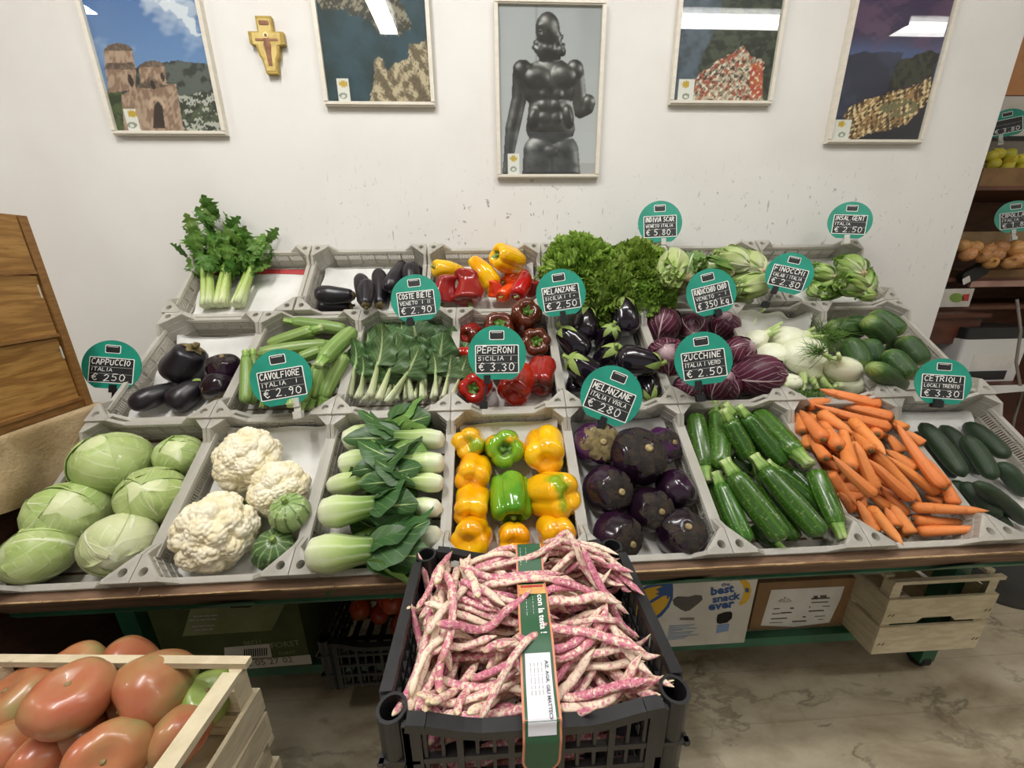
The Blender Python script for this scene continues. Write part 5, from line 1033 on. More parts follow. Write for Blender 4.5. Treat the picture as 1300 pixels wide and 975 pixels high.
def paint3(c):
    c.full('#bcbec0', '#a9adb0'); W3 = np.stack([c.x0+c.U*c.w, 0*c.U+WY-.01, c.z0+c.V*c.h], -1)-EYE; zc_ = W3@FWD; ox, oy, k = c.zm
    X = (650+FPX*(W3@RGT)/zc_-ox)*k; Y = (487.5-FPX*(W3@UPV)/zc_-oy)*k
    c.put(np.clip((X-322)/4, 0, 1)*np.clip((335-X)/10, 0, 1)*(Y < 230), '#8f959a'); c.put(np.clip((X-450)/90, 0, .45)*np.clip((330-Y)/300, 0, 1), '#8f9296'); c.put(((Y > 560) & (X > 440)).astype(float)*.35, '#8a7f78')
    Hh = np.full(X.shape, -9.); rq = random.Random(5)
    def blob(x, y, rx, ry, rot, d, base=0.):       # ellipsoid in relief
        nonlocal Hh; ca, sa = cos(radians(rot)), sin(radians(rot)); p = ((X-x)*ca+(Y-y)*sa)/rx; q_ = (-(X-x)*sa+(Y-y)*ca)/ry; r2 = p*p+q_*q_
        Hh = np.where(r2 < 1, np.maximum(Hh, base+d*np.sqrt(np.maximum(1-r2, 0))), Hh)
    def limb(pts, d):
        for (x0, y0, r0), (x1, y1, r1) in zip(pts[:-1], pts[1:]):
            for t in np.linspace(0, 1, 14): blob(x0+(x1-x0)*t, y0+(y1-y0)*t, r0+(r1-r0)*t, r0+(r1-r0)*t, 0, (r0+(r1-r0)*t)*d)
    limb([(345, 520, 62), (335, 640, 58)], .8); limb([(415, 520, 58), (425, 640, 56)], .8); blob(376, 440, 84, 70, 0, 52); blob(376, 380, 76, 95, 0, 52); blob(372, 290, 98, 92, 0, 55)
    limb([(375, 205, 36), (372, 240, 42)], .9); limb([(278, 250, 32), (268, 340, 26), (246, 440, 25), (232, 540, 17), (226, 600, 16)], 1.1); limb([(462, 248, 30), (474, 330, 26), (478, 385, 22), (500, 372, 24), (505, 350, 26)], 1.1)
    blob(333, 268, 46, 38, 8, 26, 42); blob(420, 262, 44, 40, -8, 26, 42); blob(280, 240, 34, 36, 0, 30, 22); blob(460, 238, 30, 34, 0, 30, 22)
    for i, y in enumerate((325, 362, 405)): blob(357-i, y, 20, 20, 0, 9, 48); blob(399-i, y, 20, 20, 0, 9, 48)
    blob(318, 405, 22, 34, 12, 18, 38); blob(438, 400, 18, 36, -8, 16, 38); blob(376, 520, 26, 18, 0, 10, 44)
    blob(366, 100, 42, 60, 0, 50, 35); blob(340, 118, 8, 16, 0, 14, 78); blob(352, 88, 26, 18, 0, 12, 74)
    for _ in range(95): a_ = rq.uniform(0, 6.28); q_ = sqrt(rq.random()); blob(360+42*q_*cos(a_), 165+36*q_*sin(a_), rq.uniform(6, 11), rq.uniform(6, 11), rq.uniform(0, 90), 9, 62*(1-.4*q_))
    for _ in range(50): blob(404+rq.uniform(-16, 16), rq.uniform(108, 192), rq.uniform(6, 11), rq.uniform(6, 11), 0, 9, rq.uniform(40, 60))
    m = Hh > -5; H2 = np.where(m, Hh, 0.)
    for _ in range(6): H2 = (H2+np.roll(H2, 1, 0)+np.roll(H2, -1, 0)+np.roll(H2, 1, 1)+np.roll(H2, -1, 1))/5
    gu, gv = np.gradient(H2); N = np.stack([-gu/2.4, -gv/2.4, np.ones_like(gu)], -1); N /= np.linalg.norm(N, axis=-1, keepdims=True)
    def li(v): v = np.array(v, float); return np.clip(N@(v/np.linalg.norm(v)), 0, 1)
    sh = .012+.035*li((-.5, .7, .6))+.5*li((-.45, .6, .75))**14+.35*li((.75, .2, .6))**16; sh = sh*(1+.35*fbm(c.U, c.V, 22, 31)); c.C = np.where(m[..., None], np.clip(sh, .006, .6)[..., None]*np.array([1., 1., .99]), c.C)
    for e in (((340, 104), 8, 3.5), ((370, 102), 8, 3.5), ((345, 138), 10, 3)): c.put(c.ell(*e) < 1, '#08080a')
    c.stamp((228, 528), (270, 600))
def paint4(c):
    c.full('#4c5763', '#5c6f86'); c.tex(c.V > -1, '#454f5b', '#5d6a78', 30, 41, -1, 1)
    c.tex(c.mask([(960, 60), (975, -40), (1180, -60), (1180, 360), (850, 360), (900, 190), (940, 120)], .012, 30, 2), '#2f3630', '#4d5448', 30, 42)
    T = c.mask([(860, 360), (870, 280), (920, 230), (1000, 180), (1040, 150), (1075, 190), (1110, 215), (1105, 360)], .012, 25, 3); c.tex(T, '#9b8f7c', '#c9bfa8', 60, 43); c.put(T & (fbm(c.U, c.V, 50, 44, 2) > .15), '#a85c4a'); c.put(T & (fbm(c.U, c.V, 70, 45, 2) > .55), '#4a463f')
    c.tex(c.mask([(1068, 215), (1110, 212), (1108, 330), (1072, 340), (1062, 280)]), '#c06a45', '#b5503f', 30, 46); c.put(T & (fbm(c.U, c.V, 90, 47, 2) > .7), '#e6dcc8'); c.stamp((820, 270), (867, 352))
def paint5(c):
    c.full('#23262f', '#4a3b60'); c.put(np.clip(1-np.abs(c.V-.50)*7, 0, .75)*1., '#5b6fa0'); c.put(np.clip(fbm(c.U, c.V*2, 6, 51), 0, .6)*(c.V > .55), '#6d4f6e')
    sea = c.mask([(440, 265), (560, 245), (720, 250), (690, 330), (640, 440), (470, 520), (380, 700), (330, 700)], .004, 30, 1); c.tex(sea, '#34384c', '#40455e', 6, 52)
    c.tex(c.mask([(690, 300), (730, 270), (900, 245), (860, 380), (640, 440)], .012, 25, 3), '#2a2c2c', '#45473f', 25, 53); L = c.mask([(440, 545), (500, 500), (640, 450), (760, 420), (860, 370), (830, 520), (760, 570), (660, 630), (560, 640), (430, 690)], .012, 30, 4)
    c.tex(L, '#4a3a2c', '#b08a5e', 55, 54, -.5, .6); c.put(L & (fbm(c.U, c.V, 80, 55, 2) > .45), '#e8d3a4'); c.put(L & (c.ell((700, 520), 90, 45) < 1) & (fbm(c.U, c.V, 60, 56, 2) < .2), '#7d7a58'); c.stamp((390, 578), (452, 680))
Z1, Z2, Z3 = (80, 0, 2.708), (560, 0, 2.708), (960, 0, 3.824)
for a in ((-1.2408, 1.7298, Z1, paint1, 'framed poster of an old brick church under a blue sky'), (-.5383, 1.8171, Z1, paint2, 'framed poster of pale cliffs above a dark green sea'), (.0323, 1.5981, Z2, paint3, 'framed black and white poster of a bronze statue of a bearded man'), (.6358, 1.8274, Z2, paint4, 'framed poster of a town with red roofs under a rock'), (1.2318, 1.7094, Z3, paint5, 'framed poster of a coast with lights at dusk')): poster(*a)
# icon cross
M_GOLD, M_GOLD2 = mat('gilt_wood', '#b49a4c', '#a08640', 40, .4, .5, metal=.2), mat('icon_ground', '#d3bc72', '#c0a65c', 30, .5)
M_ICON = mat('icon_figure_brown', '#7a4f34', '#96694a', 50, .6)
cw = ony(342, 59, WY-.02); o = make('icon_cross', None, None, None, TR(-.693, WY, 1.9805)@RY(radians(0)), 'small gilded wooden icon cross hanging between two posters', 'cross')
def crossp(k): return [(-.024*k, .076), (.024*k, .076), (.024*k, .036), (.054+.002*(k-1), .036), (.054+.002*(k-1), .004), (.036*k, .0), (.030*k, -.03), (.022*k, -.04), (.018*k, -.076), (-.018*k, -.076), (-.022*k, -.04), (-.030*k, -.03), (-.036*k, 0), (-.054-.002*(k-1), .004), (-.054-.002*(k-1), .036), (-.024*k, .036)]
Mx = TR(0, -.002, 0)@RX(pi/2)
make('board', MB().prism(crossp(1.), 0, .016).xform(Mx).mesh('board'), M_GOLD, o)
make('painted_ground', MB().prism([(x*.8, y*.9) for x, y in crossp(1.)], .016, .017).xform(Mx).mesh('painted_ground'), M_GOLD2, o)
b = MB().prism([(-.006, .018), (.006, .018), (.012, .0), (.008, -.02), (.006, -.055), (-.006, -.055), (-.008, -.02), (-.012, 0)], .017, .018).prism(rrect(.07, .006, .002, 0, .014), .017, .0182).prism(rrect(.03, .012, .003, 0, .058), .017, .018).xform(Mx); make('painted_figure', b.mesh('painted_figure'), M_ICON, o, kind='stuff')
make('halo', MB().prism(disc_poly(.008, -1), .0172, .0185).xform(TR(0, 0, .026)@Mx).mesh('halo'), mat('halo_paint', '#eadfa8', rough=.4), o); make('face', MB().prism(disc_poly(.0045, -1), .0186, .019).xform(TR(0, 0, .025)@Mx).mesh('face'), M_ICON, o)

# ================================================================== oak cabinet on a draped base at the left
def m_oak():
    s = NT('oak_veneer'); ob = s.coords(); mp = s.n('Mapping', i_Vector=ob, i_Scale=(2., 1.2, 9.)).outputs[0]; d = s.noise(mp, 2.2, 3.); w = s.math('SINE', s.math('MULTIPLY', d, 34.))
    col = s.ramp(s.math('MULTIPLY_ADD', w, .5, .5), [(0, '#8a6232'), (.35, '#9c733c'), (1, '#a87f46')]); fine = s.noise(s.n('Mapping', i_Vector=ob, i_Scale=(2, 6., 90.)).outputs[0], 4., 3.)
    return s.finish(s.mix(s.smooth(fine, .5, .75), col, (*lin('#7d5628'), 1)), .42, .4, fine, .15)
M_OAK = m_oak(); CX = -1.052
M_OAK2 = mat('oak_edge', '#8c6334', '#7d562a', 12, .45, stretch=(3, 3, 12))
o = make('oak_cabinet', None, None, None, TR(-1.3, .75, .968), 'oak bread cabinet with three panelled fronts standing beside the cabbages', 'cabinet')
def cp(name, mb, m): return make(name, mb.xform(TR(1.3, -.75, -.968)).mesh(name), m, o)
cp('back_panel', MB().box(CX-.42, CX-.40, .32, 1.0, .968, 1.40), M_OAK2)
for y in (.985, .30): cp('side_stile', MB().box(CX-.40, CX+.004, y, y+.018, .968, 1.42), M_OAK2)
cp('base_board', MB().box(CX-.40, CX+.0, .318, .985, .968, .985), M_OAK2)
for i, (z0, z1) in enumerate(((.987, 1.145), (1.149, 1.29), (1.294, 1.42))):
    d = cp('flap_door', MB().box(CX-.02, CX-.002+.003*i, .319, .981, z0, z1), M_OAK); make('lip', MB().box(CX-.012, CX+.006, .319, .981, z0, z0+.008).xform(TR(1.3, -.75, -.968)).mesh('lip'), M_OAK2, d)
    if i < 2: cp('hinge', MB().box(CX, CX+.0015, .9755, .9785, z1-.05, z1-.02), M_CLIPW)
P = [(y, 1.421+.022*max(0, 1-((y-.62)/.31)**2)) for y in np.linspace(.31, .93, 15)]; b = MB()
for (y0, z0), (y1, z1) in zip(P[:-1], P[1:]): b.add([(x, y, z) for x in (CX-.02, CX) for (y, z) in ((y0, 1.42), (y1, 1.42), (y1, z1), (y0, z0))], [(0, 1, 2, 3), (4, 7, 6, 5), (2, 6, 7, 3), (0, 4, 5, 1)])
cp('arched_top', b, M_OAK)
M_DBR = mat('dark_red_brown_board', '#3a1f16', '#2d1710', 8, .5, stretch=(2, 2, 8))
o = make('cabinet_base', None, None, None, TR(-1.3, .75, 0), 'dark brown wooden base under the oak cabinet', 'cabinet')
make('body', MB().box(-.3, .238, -.55, .26, .0, .80).mesh('body'), M_DBR, o); make('top_board', MB().box(-.3, .24, -.55, .26, .80, .965).mesh('top_board'), M_DBR, o); make('plinth', MB().box(-.305, .243, -.555, .265, .0, .06).mesh('plinth'), M_DBR, o)
M_BURL = mat('beige_cloth', '#b09a78', '#9a8462', 12, .9, .1, bump=.7, bscale=140)
def fcl(u, v):
    y = .28+.735*u; a = v*.3; top = np.clip(v/.18, 0, 1); x = CX-.06+.073*top+.006*wob(np.stack([y*9, v*4, 0*y], -1), 1, 3)+.010*np.clip((v-.2)/.5, 0, 1)*np.sin(y*40+3*v); z = .9668-.16*np.clip((v-.18)/.82, 0, 1)*(1+.10*np.sin(y*16))
    return np.stack([x, y, z], -1)
make('draped_cloth', MB().add(*grid(60, 24, fcl)).mesh('draped_cloth', True), M_BURL, None, None, 'beige cloth hanging between the oak cabinet and its base', 'cloth')

# ================================================================== black crates, borlotti beans
M_BLK = mat('black_crate_plastic', '#1b1b1d', '#242427', 20, .38, .5, bump=.05)
def black_meshes(w, l, h, tag_):
    def wall(L, dip):                       # along x, outer face y=0
        b = MB(); hx = L/2; zz = lambda x: h-dip*min(1, max(0, (hx-abs(x))/.07-.15)); xs = np.linspace(-hx, hx, 15)
        for a, c in zip(xs[:-1], xs[1:]): b.bar((a, .006, zz(a)-.007), (c, .006, zz(c)-.007), .016, .014)
        for z in np.arange(.012, h-.04, .036): b.box(-hx, hx, .001, .009, z-.0045, z+.0045)
        n = int(L/.055); 
        for i in range(n+1): x = -hx+L*i/n; b.box(x-.004, x+.004, 0, .009, 0, zz(x)-.008)
        m = n*3
        for i in range(m+1): x = -hx+L*i/m; b.box(x-.0022, x+.0022, .002, .007, 0, zz(x)-.008)
        return b.mesh('black_wall_'+tag_)
    c = MB(); N = 20; R = .0185; r = .0145; ring = [(cos(2*pi*i/N), sin(2*pi*i/N)) for i in range(N)]
    V = [(R*x, R*y, z) for z in (0, h) for x, y in ring]+[(r*x, r*y, h) for x, y in ring]+[(r*x*.96, r*y*.96, h-.06) for x, y in ring]; q = lambda k, i: k*N+i % N
    c.add(V, [(q(0, i), q(0, i+1), q(1, i+1), q(1, i)) for i in range(N)]+[(q(1, i), q(1, i+1), q(2, i+1), q(2, i)) for i in range(N)]+[(q(2, i), q(2, i+1), q(3, i+1), q(3, i)) for i in range(N)]+[tuple(3*N+i for i in range(N))])
    for z in (.05, .12, .19):
        if z < h-.03: c.box(-.02, .032, -.0185, -.0125, z, z+.006); c.box(-.0185, -.0125, -.02, .032, z, z+.006)
    c.box(.014, .036, -.0185, -.013, .0, h-.006); c.box(-.0185, -.013, .014, .036, 0, h-.006)
    bs = MB()
    for i in range(9): x = -w/2+.03+(w-.06)*i/8; bs.box(x-.009, x+.009, -l/2+.01, l/2-.01, .0, .005)
    for y in (-.08, 0, .08): bs.box(-w/2+.01, w/2-.01, y-.008, y+.008, .0005, .0055)
    return wall(w-.075, .022), wall(l-.075, .0), c.mesh('black_corner'), bs.mesh('black_base')
def black_crate(M, w, l, mm, label, group):
    o = make('black_crate', None, None, None, M, label, 'crate', group); f, s, c, bs = mm; make('base', bs, M_BLK, o)
    for k in (0, 1): make('long_wall', f, M_BLK, o, RZ(pi*k)@TR(0, -l/2, 0)); make('short_wall', s, M_BLK, o, RZ(pi*k+pi/2)@TR(0, -w/2, 0))
    for sx, sy in ((1, 1), (-1, 1), (1, -1), (-1, -1)): Mc = np.eye(4); Mc[0, 0] = -sx; Mc[1, 1] = -sy; Mc[0, 3] = sx*(w/2-.0185); Mc[1, 3] = sy*(l/2-.0185); make('corner_post', c, M_BLK, o, Mc)
    return o
BW, BLn, BH = .387, .296, .2633; BCX, BCY = .0405, .467
bm = black_meshes(BW, BLn, BH, 'a')
for k, lb in enumerate(('bottom black plastic crate of the stack under the bean crate', 'black plastic crate in the middle of the stack under the beans', 'top black plastic crate heaped with pink borlotti beans')): black_crate(TR(BCX, BCY, k*BH), BW, BLn, bm, lb, 'stacked black crates')
def m_bean():
    s = NT('borlotti_pod'); ob = s.coords(); uv = s.coords('UV'); sep = s.n('SeparateXYZ', j0=uv)
    mp = s.n('Mapping', i_Vector=uv, i_Scale=(3., 9., 1.)).outputs[0]; r = s.n('ObjectInfo').outputs['Random']; off = s.n('CombineXYZ', j0=s.math('MULTIPLY', r, 40.), j1=r)
    v = s.n('VectorMath', operation='ADD', j0=mp, j1=off).outputs[0]; n1 = s.noise(v, 1.7, 6., .68); k = s.math('MULTIPLY_ADD', s.math('FRACT', s.math('MULTIPLY', r, 5.7)), .16, -.07)
    col = s.mix(s.smooth(s.math('ADD', n1, k), .44, .58), (*lin('#ead8bf'), 1), (*lin('#c87889'), 1)); col = s.mix(s.smooth(s.math('ADD', s.noise(v, 3.5, 4.), k), .58, .68), col, (*lin('#ae5474'), 1))
    e = s.smooth(s.math('ABSOLUTE', s.math('SUBTRACT', sep.outputs[1], .5)), .44, .5); col = s.mix(s.math('MULTIPLY', e, .7), col, (*lin('#d9cf9c'), 1))
    return s.finish(s.vary(col, .1), .42, .4, s.noise(v, 3., 4.), .2)
M_BEAN = m_bean()
MBn = TR(BCX, BCY, 2*BH); pb = Pile(MBn, BW, BLn, .0, .003, False); ins = (np.abs(pb.X) < BW/2-.012) & (np.abs(pb.Y) < BLn/2-.012); pb.h[:] = np.where(ins, .178, BH-.004)
pb.h[~ins & (np.abs(pb.Y) > BLn/2-.012) & (np.abs(pb.X) < BW/2-.06)] = BH-.02
def podmesh(P, r, seed):
    n = len(P); t = np.linspace(0, 1, n); rs = np.random.RandomState(seed); nb = rs.randint(5, 8); rad = r*(.84+.16*np.abs(np.sin(pi*(nb*t*.92+.1))))*np.clip(t/.07, .12, 1)**.6*np.clip((1-t)/.16, .03, 1)**.75
    return unit('bean_pod', loft(P, rad, 10, None, .72))
def pod(x, y, a, L, r, seed, curve):
    n = 20; t = np.linspace(-.5, .5, n); th = a+curve*t*2; d = np.stack([np.cos(th), np.sin(th)], -1)*L/n; P = np.cumsum(d, 0); P = P-P.mean(0)+[x, y]
    z = np.array([pb.need(q[0], q[1], r*.8, r*.66) for q in P]); zs = z.copy()
    for _ in range(10): zs = np.maximum(np.convolve(np.r_[zs[0], zs, zs[-1]], [.25, .5, .25], 'valid'), z-.004)
    k = np.polyfit(t, zs, 2); fit = np.polyval(k, t); zs = .35*zs+.65*(fit+max(0, (z-fit).max()*.55))
    for q, h in zip(P, zs): pb.fill(q[0], q[1], h, r*.8, r*.62)
    return np.c_[P, zs]
rs = random.Random(4); pods = []
for i in range(270):
    for _ in range(30):
        x, y = rs.uniform(-.175, .175), rs.uniform(-.128, .128)
        if rs.random() < .75+.25*(1-(x/.19)**2)*(1-(y/.145)**2): break
    if x < -.10: a = pi/2-.25+rs.gauss(0, .35)
    elif x > .11: a = -.75+rs.gauss(0, .4)
    else: a = .12+rs.gauss(0, .38)
    pods.append((x, y, a, rs.uniform(.10, .15), rs.uniform(.0054, .0070), i, rs.gauss(0, .35)))
TOPP = [(-.02, .062, -.10, .19, .0075, 900, .25), (.01, .048, .02, .17, .007, 909, .2)]
pods += [(-.075, .045, -.95, .14, .007, 901, .3), (.085, -.06, -.35, .16, .0075, 902, -.5), (-.09, .055, 1.9, .12, .007, 903, .1), (.0, .09, .05, .16, .007, 904, .1), (.12, .05, -.9, .14, .0075, 905, .2), (.135, .02, -1., .13, .007, 906, .1), (-.06, -.02, .35, .16, .007, 907, .1), (.09, .005, .0, .13, .008, 908, -.2)]
def lay(x, y, a, L, r, sd, cv):
    for _ in range(12):                     # keep the pod inside the crate
        ex, ey = abs(L*cos(a))/2+abs(x), abs(L*sin(a))/2+abs(y)
        if ex > .185: x *= .9; L *= .985
        if ey > .140: y *= .9; L *= .985
    P = pod(x, y, a, L, r, sd, cv); c = P.mean(0)
    make('bean_pod', podmesh(P-c, r, sd), M_BEAN, None, MBn@TR(*c), 'pink and cream streaked borlotti bean pod in the heap in the black crate', 'bean pod', 'borlotti bean pods')
for e in pods: lay(*e)
b = MB(); rs2 = random.Random(8)               # pods deeper in the crate, seen through its openings
for i in range(110):
    x, y, z = rs2.uniform(-.15, .15), (rs2.choice((-1, 1))*rs2.uniform(.10, .118) if i < 70 else rs2.uniform(-.11, .11)), rs2.uniform(.02, .175); a = rs2.gauss(0, .5); t = np.linspace(-.5, .5, 9); P = np.stack([x*.85+.09*t*cos(a), y+0*t, z+.09*t*sin(a)], -1)
    b.add(*loft(P, .0075*np.sqrt(np.clip(1-(2*t)**4, .05, 1)), 7, None, .8))
make('bean_pods', b.mesh('bean_pods', True), M_BEAN, None, MBn, 'borlotti bean pods packed deep inside the black crate', 'bean pods', None, 'stuff')
# printed carton band over the beans
M_BGRN, M_BORG = mat('green_band_print', '#2c5a3c', '#2a5539', 10, .5), mat('salmon_band_edge', '#d88a6a', rough=.5)
M_STICK = mat('white_sticker', '#dcdce2', rough=.35); M_PEACH = mat('peach_print', '#e8bd7c', '#d99a58', 20, .5)
ys = np.linspace(BLn/2-.03, -BLn/2-.004, 40); xc = .012+(.0)*ys
def bandx(y): return .006+.032*(y+.14)
zc = np.array([pb.h[(np.abs(pb.X-bandx(y)) < .018) & (np.abs(pb.Y-y) < .004)].max() for y in ys])
for _ in range(25): zc = np.maximum(np.convolve(np.r_[zc[0], zc, zc[-1]], [.25, .5, .25], 'valid'), zc-.0008)
path = np.c_[bandx(ys), ys, zc+.003]; zr = BH-.018
path = np.vstack([path, [(bandx(-.155), -.153, zr+.004), (bandx(-.16), -.1585, zr-.012), (bandx(-.16)-.001, -.1595, zr-.04), (bandx(-.16)-.002, -.160, zr-.066)]])
cum = np.r_[0, np.cumsum(np.linalg.norm(np.diff(path, axis=0), axis=1))]; TOT = cum[-1]
def bandpt(s, e, off=0.):                   # s metres along the band from its back end, e metres to the right of its middle
    q = np.stack([np.interp(s, cum, path[:, k]) for k in range(3)], -1); q2 = np.stack([np.interp(np.asarray(s)+.004, cum, path[:, k]) for k in range(3)], -1); d = q2-q; d = d/np.maximum(np.linalg.norm(d, axis=-1, keepdims=True), 1e-9)
    nrm = np.stack([0*d[..., 0], -d[..., 2], d[..., 1]], -1)*-1; nrm = np.where((nrm[..., 2:3] < -.2), -nrm, nrm); return q+np.stack([e, 0*np.asarray(e), 0*np.asarray(e)], -1)+nrm*off
def bstrip(s0, s1, w, off, n=60, round_end=False):
    def fn(u, v):
        s = s0+(s1-s0)*v; ww = np.full_like(s, w/2)
        if round_end: k = np.clip((s-(s1-w/2))/(w/2), 0, 1); ww = w/2*np.sqrt(np.maximum(1-k**2, .001))
        return bandpt(s, (2*u-1)*ww, off)
    return grid(5, n, fn)
o = make('carton_band', None, None, None, MBn, 'green printed carton band lying across the borlotti beans', 'label')
make('band', unit('band', bstrip(0, TOT, .047, 0., 80, True)), M_BORG, o); make('green_print', unit('green_print', bstrip(.0, TOT-.004, .041, .0006, 80, True)), M_BGRN, o)
make('peach_print', unit('peach_print', bstrip(TOT-.275, TOT-.245, .041, .0010, 12)), M_PEACH, o); make('red_print', unit('red_print', bstrip(TOT-.272, TOT-.264, .036, .0014, 6)), M_PRED, o)
make('sticker', unit('sticker', bstrip(TOT-.155, TOT-.062, .034, .0012, 24)), M_STICK, o)
def textmesh(txt, size, bold=0., align='LEFT'):
    cu = bpy.data.curves.new('text', 'FONT'); cu.body = txt; cu.size = size; cu.offset = bold; cu.align_x = align; cu.resolution_u = 2; ob = bpy.data.objects.new('text', cu); COL.objects.link(ob)
    me = bpy.data.meshes.new_from_object(ob.evaluated_get(bpy.context.evaluated_depsgraph_get())); bpy.data.objects.remove(ob); V = np.empty(len(me.vertices)*3); me.vertices.foreach_get('co', V); F = [tuple(p.vertices) for p in me.polygons]; bpy.data.meshes.remove(me); return V.reshape(-1, 3), F
def bandtext(txt, size, s0, e0, m, name, bold=0., off=.0016):
    V, F = textmesh(txt, size, bold); make(name, unit(name, (bandpt(s0+V[:, 0], e0+V[:, 1], off), F, None), smooth=False), m, o, kind='stuff')
bandtext('con la testa !', .0125, TOT-.243, .007, M_WHITE, 'lettering', .0003); M_GREYT = mat('grey_print', '#5c6066', rough=.6)
for k in range(4): bandtext('- - -- -- - --- --'[:14+k], .0065, .010 if k % 2 else TOT-.24, -.002-.005*k, M_WHITE, 'small_print')
bandtext('AZ. AGR. GILI MATTEO', .0062, TOT-.146, .009, M_GREYT, 'sticker_print', .0001, .002)
for k in range(4): bandtext('-- --- - ---- -- ---', .0058, TOT-.144, .003-.0048*k, M_GREYT, 'sticker_print', 0, .002)

for y_, x_, z_ in zip(path[:38, 1], path[:38, 0], path[:38, 2]): mk = (np.abs(pb.X-x_) < .0235) & (np.abs(pb.Y-y_) < .006); pb.h[mk] = np.maximum(pb.h[mk], z_+.001)
for e in TOPP: lay(*e)

# ================================================================== wooden crates
M_WOOD = mat('poplar_wood', '#cdc1a4', '#bdb092', 6, .65, .3, bump=.25, bscale=50, stretch=(3, 3, 12), third=('#9c8c68', 4, .66), rnd=.08)
M_STAPLE = mat('steel_staple', '#55504a', rough=.4, metal=.8)
def wood_crate(M, w, l, h, label, group, planks, notch=False):
    """planks: list of (z0, z1) on each side"""
    o = make('wooden_crate', None, None, None, M, label, 'crate', group); t = .007
    for sx, sy in ((1, 1), (-1, 1), (1, -1), (-1, -1)):
        x, y = sx*(w/2-t), sy*(l/2-t); make('corner_post', MB().prism([(x, y), (x-sx*.028, y), (x, y-sy*.028)][::(1 if sx*sy > 0 else -1)], .0, h-.011).mesh('corner_post'), M_WOOD, o)
    for i in range(4): y = -l/2+.03+(l-.06)*i/3; make('floor_slat', MB().box(-w/2+.001, w/2-.001, y-.03, y+.03, -.004, .0).mesh('floor_slat'), M_WOOD, o)
    for k in (0, 1):
        R = RZ(pi*k)
        for j, (z0, z1) in enumerate(planks):
            if notch and j == 1 and k == 0: b = MB().prism([(-w/2, z0), (-.06, z0), (-.045, z0+.016), (.045, z0+.016), (.06, z0), (w/2, z0), (w/2, z1), (-w/2, z1)], 0, t).xform(TR(0, -l/2+t, 0)@RX(pi/2))
            else: b = MB().box(-w/2, w/2, -l/2, -l/2+t, z0, z1)
            p = make('plank', b.mesh('plank'), M_WOOD, o, R)
            for x in (-w/2+.012, -w/2+.024, w/2-.012, w/2-.024): make('staple', MB().bar((x, -l/2-.0006, z0+.3*(z1-z0)+.3*abs(x)*.02), (x+.006, -l/2-.0006, z0+.3*(z1-z0)+.009), .0012, .0012).mesh('staple'), M_STAPLE, p)
            make('plank', MB().box(-l/2+t, l/2-t, -w/2, -w/2+t, z0, z1).mesh('plank'), M_WOOD, o, RZ(pi*k+pi/2))
        make('top_rail', MB().box(-w/2, w/2, -l/2, -l/2+.013, h-.011, h).mesh('top_rail'), M_WOOD, o, R); make('top_rail', MB().box(-l/2+.026, l/2-.026, -w/2, -w/2+.026, h-.011, h).mesh('top_rail'), M_WOOD, o, RZ(pi*k+pi/2))
    return o
TW, TL, TH, TX, TY = .42, .31, .175, -.615, .335
TM = lambda z: TR(TX, TY, z)@RZ(radians(-4))
for k, lb in enumerate(('lowest wooden crate of the stack under the tomatoes', 'second wooden crate of the stack under the tomatoes', 'third wooden crate right below the tomato crate', 'poplar crate filled with large ribbed tomatoes')): wood_crate(TM(k*.179+.004), TW, TL, TH, lb, 'stacked wooden crates', [(.004, .062), (.076, .118)] if k < 3 else [(.004, .05), (.06, .105)])
def m_tom(name, a, b_, c):
    s = NT(name); ob = s.coords(); col = s.mix(s.smooth(s.noise(ob, 9., 3.), .35, .62), (*lin(a), 1), (*lin(b_), 1)); col = s.mix(s.smooth(s.noise(ob, 13., 3.), .55, .72), col, (*lin(c), 1)); return s.finish(s.vary(col, .08), .3, .5, s.noise(ob, 45., 3.), .08, coat=.15)
M_TOM, M_TOMG = m_tom('ripening_tomato_skin', '#a85e42', '#ab7e54', '#8f8a58'), m_tom('green_tomato_skin', '#7f9445', '#93a555', '#6d8440')
def tomato(R, seed, m):
    s = body(lambda s: (R*np.sin(pi*s)**.95*(1+.1*np.cos(pi*s)), R*np.where(s < .5, .85, 1.15)*np.cos(pi*s)-.24*R*np.exp(-(pi*s/.4)**2)), 6, .05, seed, .06, .02*R, bend=.06*R)
    return [('fruit', unit('tomato', lathe(s, 44, 28)), m), ('stem_scar', unit('scar', loft([(0, 0, .6*R), (0, 0, .64*R), (0, 0, .66*R)], [.09*R, .07*R, .02*R], 8)), M_STEMB)]
pt = Pile(TM(3*.179+.004), TW, TL, .004, .004, False); pt.h[:] = .075
TT = [(100, 938, 44, (.2, .3, .4), 0, 'tomato wedged between the front and back layers of its crate'), (152, 852, 44, (-.5, -.3, .3), 0, 'pale tomato behind the others at the crate back'), (95, 852, 38, (0, -.5, .5), 0, 'tomato mostly hidden at the crate back'), (262, 888, 40, (.3, -.8, .3), 1, 'green tomato in the crate corner behind the rail'), (225, 935, 44, (.6, .2, .6), 0, 'red brown tomato behind the lower plank'), (12, 950, 42, (-.5, .2, .6), 0, 'tomato at the frame edge below a large one'), (52, 962, 38, (.2, .5, .6), 0, 'greenish tomato at the front between two red ones'), (28, 890, 52, (-.3, -.8, .4), 0, 'glossy orange tomato at the left of the crate'), (135, 962, 52, (.5, -.4, .6), 0, 'large cracked tomato at the front of the crate'), (90, 886, 52, (.2, -.85, .3), 0, 'large red tomato with a pointed end'), (188, 880, 54, (-.45, .1, .85), 0, 'large orange tomato with a star-shaped scar')]
